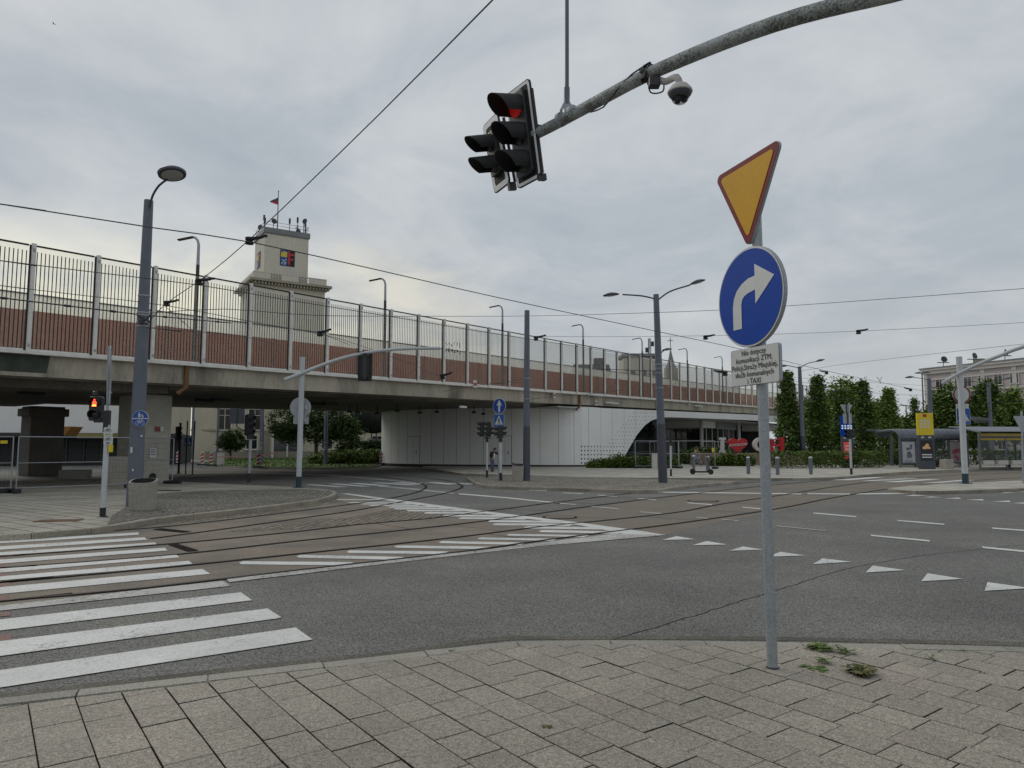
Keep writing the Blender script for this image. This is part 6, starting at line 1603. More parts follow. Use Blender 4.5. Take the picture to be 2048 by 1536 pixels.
for i, (px, py, lab) in enumerate([(355, 928, 'red and white warning board at the far left under the viaduct'), (404, 930.5, 'red and white warning board left of the litter box under the viaduct'), (422.5, 931.5, 'red and white warning board in front of the clipped tree'), (516.5, 935.5, 'red and white warning board on the lawn edge, nearest the side-on signal'), (762, 929, 'red and white warning board at the rounded end of the white wall')]):
    b = G(px, py, .1)
    if dl is None:
        t = thing('warning_board', lab, 'warning board', b, 'red and white warning boards'); dl = t; T = TR(b, .1)
        mb = MB(T); mb.prism(rrect(-.14, .14, .12, 1.05, .03, 0), (0, .05, 0)); mb.recalc(); mb.build('board', mSignWhite, t)
        mb = MB(T)
        for k in range(3): z = .2 + .28 * k; mb.poly([(-.135, -.004, z + .14), (-.135, -.004, z), (.135, -.004, z + .1), (.135, -.004, z + .24)])
        mb.build('red_stripes', mRedObj, t)
        mb = MB(T); mb.box((0, .03, .06), (.75, .38, .12)); mb.build('foot_block', mBlackDull, t, bevel=.02)
        mb = MB(T); mb.lathe([(.07, 1.05), (.08, 1.1), (.05, 1.16)], None, 12); mb.build('lamp', mTrim, t)
    else:
        t = copy_tree(dl); t.location = b; t['label'] = lab; t.rotation_euler.z = .1 * (i - 2)
# red and white tape between the boards
for i, (p, q) in enumerate([((404, 911), (422, 913)), ((430, 914), (515, 913)), ((516, 913), (560, 903))]):
    a, b = A(*p, 60), A(*q, 60); mb = MB(); mb.bar(a, b, .02, .08); tag(at_base(mb.build('barrier_tape', M('tape_pink', (.45, .2, .18), .6)), a), 'red and white barrier tape, ' + ['shortest piece at the left boards', 'piece crossing below the clipped tree', 'piece nearest the large tree'][i], 'tape')
c = G(441, 930, .1); mb = MB(); mb.box(c + V((0, 0, .5)), (.5, .35, .95)); mb.box(c + V((0, 0, 1.0)), (.54, .39, .06)); tag(at_base(mb.build('utility_cabinet', mTrim), c), 'small pale utility cabinet behind the warning boards', 'cabinet')
for i, (px, py, r, lab) in enumerate([(1119.5, 1035, .36, 'round manhole cover in the trackbed left of the hatched tip'), (1406, 1002, .42, 'round manhole cover in the trackbed beyond the hatched tip')]):
    c = G(px, py, .0); mb = MB(TR(c + V((0, 0, .009)))); mb.lathe([(r + .06, 0), (r + .06, .003)], None, 30); mb.k = 1; mb.lathe([(r, .0031), (r, .0055)], None, 28)
    for k in range(6): mb.box((0, -r * .7 + r * .28 * k, .0062), (r * 1.3, .03, .002))
    tag(at_base(mb.build('manhole_cover', [mRailG, mTrackG]), c), lab, 'manhole cover')
c = G(118, 1041, IZ); mb = MB(TR(c, .2)); mb.box((0, 0, .003), (.85, .42, .01)); mb.k = 1
for k in range(9): mb.box((-.36 + .09 * k, 0, .0095), (.035, .34, .003))
tag(at_base(mb.build('drain_cover', [mRust, mBlackDull]), c), 'rusty rectangular drain cover in the left corner paving', 'drain cover')
c = G(333, 981, IZ); mb = MB(TR(c, .2)); mb.box((0, 0, .004), (.95, .3, .01)); tag(at_base(mb.build('drain_cover', mRailG), c), 'thin dark drain cover beyond the left setts', 'drain cover')

# ================================================================== SHELTERS AND TOTEMS
def shelter(lab, x0, x1, ybase, ytop, rib, roofstyle, posters, group='grey shelters at the tram stop'):
    a, b = G(x0, ybase, IZ), G(x1, ybase - 1.0, IZ); d = b - a; d.z = 0; L__ = d.length; d.normalize(); rz = math.atan2(d.y, d.x)
    t = thing('tram_shelter', lab, 'shelter', a, group); T = TR(a, rz)
    H = A(x0, ytop, a.y).z - IZ
    prof = [(1.45, 2.35 / 3.1 * H), (1.42, .86 * H), (1.2, .95 * H), (.8, H), (-.4, .985 * H), (-.9, .965 * H)] if roofstyle == 'curve' else [(1.5, .86 * H), (.4, .93 * H), (-1.3, H)]
    prof = [(p.y, p.z) for p in smooth_line([V((0, y, z)) for y, z in prof], .12)]
    n = len(prof); mb = MB(T); nx = max(4, int(L__ / .42)) if rib else 2
    for k in range(nx):
        u0, u1 = -.1 + (L__ + .2) * k / nx, -.1 + (L__ + .2) * (k + 1) / nx
        for (y, z), (y2, z2) in zip(prof, prof[1:]):
            mid = (u0 + u1) / 2; hh = .07 if rib else 0
            # the shell's rounded side faces the viewer
            mb.add([(u0, -y, z), (mid, -y - hh * (y > .6), z + hh), (mid, -y2 - hh * (y2 > .6), z2 + hh), (u0, -y2, z2)], [(0, 1, 2, 3)])
            mb.add([(mid, -y - hh * (y > .6), z + hh), (u1, -y, z), (u1, -y2, z2), (mid, -y2 - hh * (y2 > .6), z2 + hh)], [(0, 1, 2, 3)])
    mb.build('roof', mShelter, t)
    mb = MB(T)
    for (y, z), (y2, z2) in zip(prof, prof[1:]): mb.add([(-.12, -y, z - .1), (L__ + .12, -y, z - .1), (L__ + .12, -y2, z2 - .1), (-.12, -y2, z2 - .1)], [(0, 1, 2, 3)])
    mb.build('ceiling', mSlateDk, t)
    for u in (0, L__):
        mb = MB(T); mb.tube([(u, -1.4, 0), (u, -1.42, .62 * H)] + [(u, -y, z - .05) for y, z in prof], .075, 8); mb.build('portal_frame', mShelter, t)
    for k in range(1, 4):
        mb = MB(T); mb.box((L__ * k / 4, -1.35, .36 * H), (.08, .08, .72 * H)); mb.build('post', mShelter, t)
    mb = MB(T); mb.box((L__ / 2, -1.35, .735 * H), (L__, .12, .12)); mb.box((L__ / 2, -1.35, .06), (L__, .05, .05)); mb.build('beam', mSlateDk, t)
    for k in range(4):
        mb = MB(T); mb.box((L__ * (k + .5) / 4, -1.34, .40 * H), (L__ / 4 - .14, .015, .58 * H)); mb.build('glass_panel', mGlass, t)
    for (u0, u1, pk) in posters:
        mb = MB(T); mb.box(((u0 + u1) / 2 * L__, -1.42, .40 * H), ((u1 - u0) * L__, .1, .6 * H)); ps = mb.build('poster_case', mShelter, t)
        mb = MB(T); mb.box(((u0 + u1) / 2 * L__, -1.475, .40 * H), ((u1 - u0) * L__ - .14, .012, .54 * H)); mb.build('poster', pk[0], ps); pw_ = (u1 - u0) * L__ - .2; px_ = (u0 + u1) / 2 * L__; mb = MB(T); rq = random.Random(int(u0 * 100))
        for q in range(5):
            x0_, z0_ = px_ + pw_ * rq.uniform(-.42, .1), H * rq.uniform(.16, .5); mb.poly([(x0_, -1.4825 - q * .0004, z0_), (x0_ + pw_ * rq.uniform(.2, .4), -1.4825 - q * .0004, z0_ - .03), (x0_ + pw_ * rq.uniform(.25, .4), -1.4825 - q * .0004, z0_ + H * rq.uniform(.04, .14)), (x0_ + pw_ * .05, -1.4825 - q * .0004, z0_ + H * rq.uniform(.06, .16))])
        for q in range(3): mb.poly([(px_ - pw_ * .4, -1.485, H * (.135 + .022 * q)), (px_ + pw_ * .3, -1.485, H * (.135 + .022 * q)), (px_ + pw_ * .3, -1.485, H * (.143 + .022 * q)), (px_ - pw_ * .4, -1.485, H * (.143 + .022 * q))])
        mb.build('print', pk[1], ps)
    mb = MB(T); mb.box((L__ * .55, -.85, .45), (L__ * .55, .35, .06))
    for k in range(4): mb.box((L__ * (.32 + .15 * k), -.85, .21), (.08, .3, .42))
    mb.build('bench', mBlackDull, t)
    return t, T, L__, H
def poster_mat(name, a, b, c):
    return M(name, a, .4, .1, 3), M(name + '_print', b, .4, .3, 3)
pA, pB, pC = poster_mat('poster_pale', (.46, .46, .48), (.13, .13, .16), 0), poster_mat('poster_pink', (.45, .36, .37), (.36, .1, .13), 0), poster_mat('poster_red', (.34, .12, .11), (.4, .36, .34), 0)
# roofs curve towards the viewer on the near side; the long thin lip runs out on the left
shelter('ribbed grey tram shelter with a rounded roof behind the yellow totem', 1773, 1906, 934, 860, True, 'curve', [(.02, .22, pA), (.72, .92, pB)])
t, T, L__, H = shelter('flat-roofed grey tram shelter with a yellow fascia behind the right mast', 1930, 2140, 936, 852, False, 'flat', [(.50, .58, pC), (.60, .68, pA)])
mb = MB(T); mb.box((L__ / 2, -1.3, .74 * H), (L__ - .1, .1, .5)); mb.build('yellow_fascia', M('fascia_ochre', (.42, .30, .04), .5, .15), t)
mb = MB(T)
for k in range(4): mb.box((L__ * (.08 + .13 * k), -1.28, .42), (.8, .34, .3))
mb.build('pale_seats', mTrim, t)
# slanted canopy lip of the first shelter and the hooked one between the two
for i, (pts, lab, Yc) in enumerate([(((1733, 858), (1755, 859), (1775, 862), (1782, 872), (1784, 934)), 'thin grey canopy lip running out left of the ribbed shelter', 58), (((1870, 856), (1895, 857), (1912, 861), (1918, 872), (1922, 936)), 'grey bent canopy frame between the two shelters', 57), (((1940, 833), (1965, 835), (1978, 838), (1982, 850), (1983, 880)), 'grey bent canopy frame rising behind the flat-roofed shelter', 64)]):
    P = smooth_line([A(x, y, Yc) for x, y in pts], .25); mb = MB()
    for p, q in zip(P, P[1:]):
        w_ = .1; mb.add([p, q, q + V((0, 2.2, 0)), p + V((0, 2.2, 0)), p - V((0, 0, w_)), q - V((.0, 0, w_)), q + V((0, 2.2, -w_)), p + V((0, 2.2, -w_))], [(0, 1, 2, 3), (7, 6, 5, 4), (0, 4, 5, 1), (3, 2, 6, 7)]) if abs(q.x - p.x) > .06 else mb.bar(p, q, .16, .2)
    b = V((P[-1].x, P[-1].y, IZ)); mb.bar(P[-1], b, .16, .2)
    tag(at_base(mb.build('canopy_frame', mShelter), b), lab, 'canopy')
def totem(lab, px, yb, yt, wpx, col, kind):
    b = G(px, yb, IZ); H = A(px, yt, b.y).z - IZ; wd = wpx / FPX * b.y
    t = thing('stop_totem', lab, 'totem', b, None); T = TR(b, R(-14))
    mb = MB(T); mb.box((0, 0, H * .30), (wd, .3, H * .60)); mb.build('pylon', mSlateDk, t, bevel=.02)
    mb = MB(T); mb.box((0, 0, H * .80), (wd * 1.0, .28, H * .395)); mb.build('head_panel', col, t, bevel=.015)
    mb = MB(T); mb.box((0, -.155, H * .33), (wd * .74, .02, H * .36)); sc = mb.build('screen_frame', mBlack, t)
    f = lambda x0, x1, z0, z1, y=-.168: [(x0 * wd, y, z0 * H), (x1 * wd, y, z0 * H), (x1 * wd, y, z1 * H), (x0 * wd, y, z1 * H)]
    if kind == 'yellow':
        mb = MB(T); mb.poly([(x, -.168, z) for x, _, z in [(q[0] * wd, 0, H * q[1]) for q in ((-.26, .36), (-.12, .35), (.02, .36), (.2, .355), (.26, .375), (.14, .40), (.16, .43), (.05, .455), (-.06, .44), (-.1, .41), (-.24, .395))]]); mb.build('screen', M('screen_warm', (.3, .16, .08), .3, .6, 6, emit=(.5, .27, .13), estr=.35), sc)
        mb = MB(T); mb.poly(f(-.31, .31, .245, .265)); mb.poly(f(-.31, .31, .20, .22)); mb.build('screen_lines', M('screen_line', (.3, .3, .3), .4, emit=(.4, .4, .4), estr=.3), sc)
        mb = MB(T); y = -.142
        mb.poly([(-.14 * wd, y, .925 * H), (.10 * wd, y, .925 * H), (.10 * wd, y, .98 * H), (-.14 * wd, y, .98 * H)]); mb.build('red_mark', M('mark_red', (.35, .04, .04), .5), t)
        mb = MB(T)
        for r in range(3):
            for c in range(3): mb.poly([(x, y, z) for x, _, z in circ((-.26 + .22 * c) * wd, (.86 - .055 * r) * H, .085 * wd, 0, 10)])
        mb.build('white_dots', mSignWhite, t)
        mb = MB(T)
        for x in (-.32, .12):
            mb.poly([(x * wd, -.156, .55 * H), ((x + .2) * wd, -.156, .55 * H), ((x + .2) * wd, -.156, .57 * H), (x * wd, -.156, .57 * H)]); mb.poly([((x + .05) * wd, -.156, .575 * H), ((x + .15) * wd, -.156, .575 * H), ((x + .1) * wd, -.156, .592 * H)])
        mb.build('pictograms', mSignWhite, t)
    else:
        mb = MB(T); mb.poly(f(-.33, .33, .17, .49)); mb.build('screen', M('screen_red', (.4, .05, .05), .3, .2, 4, emit=(.6, .06, .06), estr=.3), sc)
        mb = MB(T); 
        for z in (.40, .34, .28, .23): mb.poly(f(-.2, .12, z, z + .025, -.171))
        mb.build('screen_lines', mSignWhite, sc)
        mb = MB(T)
        for r in range(2):
            for c in range(4): mb.poly([(x, -.142, z) for x, _, z in circ((-.36 + .24 * c) * wd, (.80 - .045 * r) * H, .08 * wd, 0, 10)])
        mb.build('white_dots', M('dot_white', (.7, .75, .8), .4, emit=(.6, .7, .9), estr=.4), t)
        mb = MB(T); mb.poly([(-.3 * wd, -.156, .56 * H), (.0 * wd, -.156, .56 * H), (.0 * wd, -.156, .58 * H), (-.3 * wd, -.156, .58 * H)]); mb.build('pictograms', mSignWhite, t)
    return t
totem('tall totem with a bright yellow head and a dark screen before the shelter', 1854, 938, 826, 29, mYellow, 'yellow')
totem('tall totem with a deep blue head and a red screen behind a signal pole', 1696, 935.5, 831, 22, mBlue, 'blue')

# ================================================================== LETTER SCULPTURES
LY = 60.0
def LP(px, py, Y=LY): return A(px, py, Y)
def letter(nm, lab, polys, mat, px, yb, depth=.4, extra=None):
    b = LP(px, yb); mb = MB()
    for pl in polys: mb.prism([LP(x, y) for x, y in pl], (0, depth, 0))
    mb.recalc(); return tag(at_base(mb.build(nm, mat, bevel=.02), b), lab, 'letter sculpture', 'giant letters by the pavilion')
letter('letter_sculpture', 'white capital letter I standing left of the red heart', [[(1440.5, 875), (1452, 875), (1452, 880), (1440.5, 880)], [(1443, 880), (1449, 880), (1449, 901), (1443, 901)], [(1440.5, 901), (1452, 901), (1452, 906), (1440.5, 906)]], mTrim, 1446, 906)
hp = []
for k in range(40):
    a = 2 * math.pi * k / 40; x = 16 * math.sin(a) ** 3; y = 13 * math.cos(a) - 5 * math.cos(2 * a) - 2 * math.cos(3 * a) - math.cos(4 * a)
    hp.append((1476.5 + x * 19 / 16, 889.5 - y * 15.5 / 14.5))
b = LP(1476.5, 907); t = thing('heart_sculpture', 'big red heart standing between the letters I and C', 'heart sculpture', b, 'giant letters by the pavilion')
mb = MB(); mb.prism([LP(x, y) for x, y in hp], (0, .5, 0)); mb.recalc(); mb.build('heart', mRedObj, t, bevel=.05)
mb = MB(); q = LP(1476.5, 890, LY - .06); T = TR(q, 0) @ Matrix.Rotation(R(-4), 4, 'Y'); mb.T = T; text(mb, '#CHORZ\u00d3W', 0, -.06, 0, .26, bold=.006); mb.build('lettering', mSignWhite, t)
mb = MB(); 
for dx in (-.25, .25): mb.tube([LP(1476.5, 903) + V((dx, .25, 0)), V((LP(1476.5, 903).x + dx, LY + .25, .9))], .06, 8)
mb.build('stand', mDark, t)
def arc(cx_, cy_, r0x, r0y, r1x, r1y, a0, a1, n=16):
    o = [(cx_ + r0x * math.cos(R(a0 + (a1 - a0) * k / n)), cy_ - r0y * math.sin(R(a0 + (a1 - a0) * k / n))) for k in range(n + 1)]
    i = [(cx_ + r1x * math.cos(R(a1 + (a0 - a1) * k / n)), cy_ - r1y * math.sin(R(a1 + (a0 - a1) * k / n))) for k in range(n + 1)]
    return o + i
C = arc(1524, 889, 17, 14.5, 9.5, 9.5, 40, 320)
b = LP(1524, 904); mb = MB(); n = 16
for k in range(n): mb.prism([LP(*C[k]), LP(*C[k + 1]), LP(*C[2 * n - k]), LP(*C[2 * n + 1 - k])], (0, .4, 0))
mb.recalc(); tag(at_base(mb.build('letter_sculpture', mTrim), b), 'white capital letter C partly behind the sign pole', 'letter sculpture', 'giant letters by the pavilion')
letter('letter_sculpture', 'red capital letter H right of the sign pole', [[(1541, 878), (1549, 878), (1549, 890), (1546, 890), (1546, 896), (1549, 900), (1549, 903), (1540, 903), (1543, 890)], [(1559, 875), (1569, 875), (1568, 902), (1561, 902), (1561, 880), (1559, 880)], [(1546.1, 888.5), (1560.9, 888.5), (1560.9, 893), (1546.1, 893)]], mRedObj, 1555, 903)
# low stone bed wall under the letters
a, b = G(1432, 930, IZ), A(1600, 905, 62); mb = MB(); mb.box((LP(1500, 905).x, LY + 1.0, .55), (9.0, 2.4, 1.1)); bw = mb.build('planter_wall', M('bed_stone', (.26, .19, .14), .85, .25, 2), bevel=.03); tag(at_base(bw, (LP(1500, 905).x, LY, 0)), 'low brownish stone bed wall carrying the letters and heart', 'planter wall')

# ================================================================== VEGETATION
def leaf(mb, p, s, rnd, flat=.0):
    a, b = rnd.uniform(0, 6.283), rnd.uniform(-1, 1)
    u = V((math.cos(a), math.sin(a), b * .8)).normalized(); w_ = u.cross(V((rnd.uniform(-1, 1), rnd.uniform(-1, 1), 1.0 + flat))).normalized()
    l = s * rnd.uniform(.7, 1.3); q = u * l; h = w_ * l * .42
    mb.add([p - q * .5, p + h, p + q * .5, p - h], [(0, 1, 2, 3)])
def crown(shape, nclump, nleaf, s, spread, rnd, mb=None, base=V((0, 0, 0))):
    """leaf clumps scattered through (mostly near the surface of) a volume"""
    mb = mb or MB(); k = 0
    while k < nclump:
        p = shape(rnd)
        if p is None: continue
        k += 1; c = base + p; n = int(nleaf * rnd.uniform(.5, 1.5)); sp = spread * rnd.uniform(.7, 1.35)
        for _ in range(n): leaf(mb, c + V((rnd.gauss(0, sp), rnd.gauss(0, sp), rnd.gauss(0, sp * .85))), s, rnd)
    return mb
def column_shape(h0, h1, r):
    def f(rnd):
        u = rnd.random(); z = h0 + (h1 - h0) * u; prof = min(1, (u + .08) * 5) * (1 - u ** 1.5 * .86)
        a = rnd.uniform(0, 6.283); q = r * prof * math.sqrt(rnd.uniform(.25, 1)) * (1 + .22 * math.sin(3 * a + 7 * u)); return V((q * math.cos(a), q * math.sin(a), z))
    return f
def ell_shape(blobs):
    def f(rnd):
        c, rx, ry, rz = rnd.choice(blobs); d = V((rnd.gauss(0, 1), rnd.gauss(0, 1), rnd.gauss(0, 1))).normalized() * rnd.uniform(.55, 1.0) ** .6
        return V(c) + V((d.x * rx, d.y * ry, d.z * rz))
    return f
def trunk_mesh(h, r, limbs, rnd, reach, z0=.35):
    mb = MB(); pts = [V((0, 0, -.05)), V((.02, .01, h * .3)), V((-.04, .03, h * .65)), V((.03, 0, h))]
    mb.tube(smooth_line(pts, .4), [r * (1 - .75 * k / 20) for k in range(len(smooth_line(pts, .4)))] , 9)
    for k in range(limbs):
        z = h * rnd.uniform(z0, .95); a = rnd.uniform(0, 6.283); l = reach * rnd.uniform(.5, 1); e = rnd.uniform(.35, 1.0)
        b = V((0, 0, z)); m_ = b + V((math.cos(a) * l * .5, math.sin(a) * l * .5, l * .4 * e)); t_ = b + V((math.cos(a) * l, math.sin(a) * l, l * e))
        mb.tube([b, m_, t_], [r * .4, r * .25, r * .08], 6)
    return mb
def tree(lab, base, shape, nclump, nleaf, s, spread, h, r, limbs, reach, mat, seed, name='tree', cat='tree', group=None, z0=.35):
    rnd = random.Random(seed); t = thing(name, lab, cat, base, group)
    mb = trunk_mesh(h, r, limbs, rnd, reach, z0); mb.T = None; mb.v = [p + V(base) for p in mb.v]; mb.build('trunk', mBark, t, True)
    crown(shape, nclump, nleaf, s, spread, rnd, base=V(base)).build('crown', mat, t)
    return t
hz0 = 0.0
for i, (px, D, ty, wpx, lab) in enumerate([(1578, 64, 748, 58, 'tallest dark columnar hornbeam, first right of the sign'), (1639, 65, 756, 50, 'dark columnar hornbeam right of the slate lamp pole'), (1686, 70, 782, 42, 'columnar hornbeam half hidden behind the blue totem'), (1731, 66, 766, 48, 'dark columnar hornbeam between the blue and yellow totems'), (1781, 68, 782, 46, 'paler columnar hornbeam right of the middle one'), (1833, 84, 798, 22, 'thin distant columnar tree left of the yellow totem')]):
    b = V((A(px, 900, D).x, D, IZ)); h = A(px, ty, D).z - IZ; r = wpx / 2.2 / FPX * D
    tree(lab, b, column_shape(.5, h, r), int(330 * (1 if i < 5 else .4)), 44, .19, .2, h * .9, .11, 22, r * .7, mHorn if i != 4 else mLtLeaf, 40 + i, 'columnar_tree', 'tree', 'columnar trees by the tram stop', .1)
bt = [(1700, 92, 758, 75, mLtLeaf, 'broad fresh green tree behind the columnar hornbeams'), (1662, 98, 790, 60, mLtLeaf, 'pale bushy tree behind the slate lamp pole'), (1760, 84, 800, 70, mLtLeaf, 'pale green tree between two hornbeams'), (1805, 80, 838, 70, mHorn, 'low bushy tree left of the yellow totem'), (1620, 92, 800, 60, mLtLeaf, 'bushy tree beside the viaduct end'), (1898, 80, 770, 78, mHorn, 'leafy tree left of the right grey-white mast'), (1948, 84, 800, 60, mLtLeaf, 'pale leafy tree behind the right mast'), (1975, 78, 760, 70, mHorn, 'tall leafy tree right of the right mast'), (2030, 82, 782, 70, mLtLeaf, 'pale leafy tree at the right edge before the tenement'), (2090, 78, 800, 70, mHorn, 'leafy tree cut by the right edge'), (1860, 88, 822, 60, mHorn, 'low dark tree behind the yellow totem')]
for i, (px, D, ty, wpx, mt, lab) in enumerate(bt):
    b = V((A(px, 900, D).x, D, 0)); h = A(px, ty, D).z; r = wpx / 2 / FPX * D; rnd = random.Random(90 + i)
    bl = [((rnd.uniform(-.45, .45) * r, rnd.uniform(-.4, .4) * r, h * rnd.uniform(.35, .82)), r * rnd.uniform(.4, .62), r * .5, h * rnd.uniform(.12, .2)) for _ in range(7)] + [((0, 0, h * .84), r * .42, r * .4, h * .15)]
    tree(lab, b, ell_shape(bl), 260, 30, .34, .36, h * .75, .16, 9, r * .8, mt, 60 + i, 'leafy_tree', 'tree', 'leafy trees behind the tram stop')
# trees under the viaduct
b = V((A(632, 900, 72).x, 72, .1)); h = A(632, 800, b.y).z
tree('large round leafy tree on the lawn seen beneath the viaduct', b, ell_shape([((-2.6, 0, h * .62), 2.4, 2, 1.9), ((1.6, .3, h * .66), 2.3, 2, 1.9), ((-.4, -.3, h * .8), 2.6, 2.2, 1.6), ((3, 0, h * .5), 1.3, 1.3, 1.2), ((-3, .2, h * .45), 1.1, 1.1, .9), ((.3, 0, h * .5), 2.2, 1.8, 1.3)]), 420, 36, .22, .3, h * .6, .2, 10, 2.6, mDkLeaf, 5)
b = G(461, 921, .1)
tree('small clipped round tree beneath the viaduct', b, ell_shape([((-.5, 0, 2.0), 1.0, 1, .9), ((.6, 0, 2.1), 1.0, 1, .95), ((0, 0, 2.7), 1.1, 1, .7), ((.1, 0, 1.7), 1.2, 1, .6)]), 240, 30, .16, .17, 1.7, .09, 6, .8, mDkLeaf, 6)
def shrub(lab, blobs, n, nl, s, sp, mat, seed, name='shrub', cat='shrub', group=None):
    rnd = random.Random(seed); cx_ = sum(b_[0][0] for b_ in blobs) / len(blobs); cy_ = sum(b_[0][1] for b_ in blobs) / len(blobs)
    mb = crown(ell_shape(blobs), n, nl, s, sp, rnd)
    mb.v = [V((p.x, p.y, max(p.z, .04))) for p in mb.v]
    return tag(at_base(mb.build(name, mat), (cx_, cy_, 0)), lab, cat, group)
def px_blobs(lst, Y, z0=0.0):     # (px, top py, half width px)
    out = []
    for px, py, hw in lst:
        p = A(px, py, Y); h = max(.3, p.z - z0); r = hw / FPX * Y; out.append(((p.x, Y, z0 + h * .45), r, min(r, 1.2), h * .5))
    return out
shrub('pale spreading shrubs at the right end of the lawn beneath the viaduct', px_blobs([(640, 909, 26), (672, 902, 26), (705, 899, 28), (735, 900, 24), (755, 904, 18)], 66), 380, 26, .2, .2, mShr, 11)
shrub('dark yew-like bushes behind the pale shrubs beneath the viaduct', px_blobs([(690, 878, 18), (715, 874, 20), (742, 878, 18), (762, 882, 14)], 76), 300, 26, .22, .2, mDkLeaf, 12)
shrub('low shrubs spilling before the perforated white wall', px_blobs([(1190, 926, 14), (1215, 919, 20), (1240, 911, 22), (1268, 914, 22), (1295, 919, 20), (1320, 918, 20), (1343, 922, 14)], 52.5, IZ), 420, 26, .15, .15, mHed, 13)
shrub('shrubs behind the fence between arch and letters', px_blobs([(1370, 903, 20), (1400, 896, 22), (1428, 893, 20), (1455, 900, 22), (1395, 912, 22), (1425, 912, 20)], 64, IZ), 420, 26, .18, .17, mHed, 14)
shrub('sloping shrubs below the heart, left of the bollards', px_blobs([(1432, 918, 12), (1450, 908, 16), (1470, 910, 18), (1490, 908, 16), (1480, 918, 22)], 57.5, IZ), 320, 26, .16, .15, mHed, 15)
def hedge(lab, x0, x1, yb, yt, depth, seed, mat=mHed):
    a, b = G(x0, yb, IZ), G(x1, yb - .8, IZ); h = A((x0 + x1) / 2, yt, (a.y + b.y) / 2).z - IZ; rnd = random.Random(seed); d = b - a; mb = MB()
    n = int(d.length * 20)
    for _ in range(n * 34):
        u, v, z = rnd.random(), rnd.random(), rnd.random()
        if rnd.random() < .75:
            if rnd.random() < .55: v = rnd.uniform(0, .06)
            else: z = rnd.uniform(.9, 1.06)
        p = a + d * u + V((-d.y, d.x, 0)).normalized() * depth * v + V((0, 0, .05 + h * z * (1 + .08 * math.sin(u * 40 + v * 5))))
        leaf(mb, p, .13, rnd)
    mb.k = 1
    for k in range(int(d.length * 2)):
        p = a + d * rnd.random() + V((-d.y, d.x, 0)).normalized() * depth * .5; mb.tube([p, p + V((rnd.uniform(-.1, .1), 0, h * .85))], .02, 5)
    return tag(at_base(mb.build('hedge', [mat, mBark]), a), lab, 'hedge')
hedge('clipped dark green hedge running behind the sign pole to the shelter', 1535, 1772, 936.5, 907, 2.0, 16)
hedge('clipped hedge seen through the shelters on the right', 1780, 2120, 931, 905, 1.2, 18)
shrub('loose pale shrubs along the top of the long hedge', px_blobs([(1605, 905, 16), (1640, 902, 20), (1680, 903, 18), (1720, 899, 22), (1760, 898, 20), (1800, 900, 20), (1840, 900, 18)], 62, IZ), 330, 22, .18, .18, mShr, 19)
# weeds in the paving joints
def weed(lab, px, py, size, n, mat, seed, erect=.5):
    size *= .74
    rnd = random.Random(seed); b = G(px, py, PZ); mb = MB()
    for k in range(n):
        a = rnd.uniform(0, 6.283); l = size * rnd.uniform(.5, 1.1); e = rnd.uniform(.15, 1) * erect; w_ = l * rnd.uniform(.12, .2)
        o = b + V((rnd.gauss(0, size * .14), rnd.gauss(0, size * .10), 0)); d = V((math.cos(a), math.sin(a), 0)); s_ = V((-d.y, d.x, 0))
        p1 = o + d * l * .4 + V((0, 0, l * e * .7)); p2 = o + d * l * .75 + V((0, 0, l * e * .85)); p3 = o + d * l + V((0, 0, l * e * .6))
        mb.add([o - s_ * w_ * .15, o + s_ * w_ * .15, p1 + s_ * w_ * .7, p1 - s_ * w_ * .7, p2 + s_ * w_, p2 - s_ * w_, p3], [(0, 1, 2, 3), (3, 2, 4, 5), (5, 4, 6)])
        for j in range(2):   # side lobes
            c = p1.lerp(p2, .3 + .5 * j); sd_ = s_ * (1 if j else -1); mb.add([c, c + sd_ * w_ * 2.4 + d * w_, c + sd_ * w_ * 1.4 + d * w_ * 2.2], [(0, 1, 2)])
    return tag(at_base(mb.build('weed', mat), b), lab, 'weed', 'weeds in the paving joints')
weed('largest bright green weed tuft on the kerb right of the sign pole', 1640, 1298, .14, 44, mWeed, 1, .5)
weed('small upright green weed right of the largest tuft', 1690, 1307, .1, 18, mWeed, 2, .9)
weed('thin sprig of weed below the largest tuft', 1645, 1324, .1, 12, mWeed, 3, 1.0)
weed('flat spreading weed nearest the sign pole foot', 1632, 1337, .14, 20, mWeed, 4, .12)
weed('olive weed rosette in the paving right of the pole', 1720, 1348, .15, 46, mWeedDry, 5, .55)
weed('tiny weed near the kerb far right', 1862, 1318, .06, 8, mWeed, 6, .8)
weed('tiny weed in the kerb joint at the right', 1928, 1302, .06, 7, mWeed, 7, .6)
weed('tiny dry weed in a joint at bottom centre', 1094, 1456, .05, 12, mWeedDry, 8, .5)
weed('tiny dark weed in a joint at the lower right', 1968, 1347, .04, 8, mWeedDry, 9, .5)
weed('tiny weed in the kerb joint left of centre', 902, 1302, .05, 8, mWeed, 10, .7)
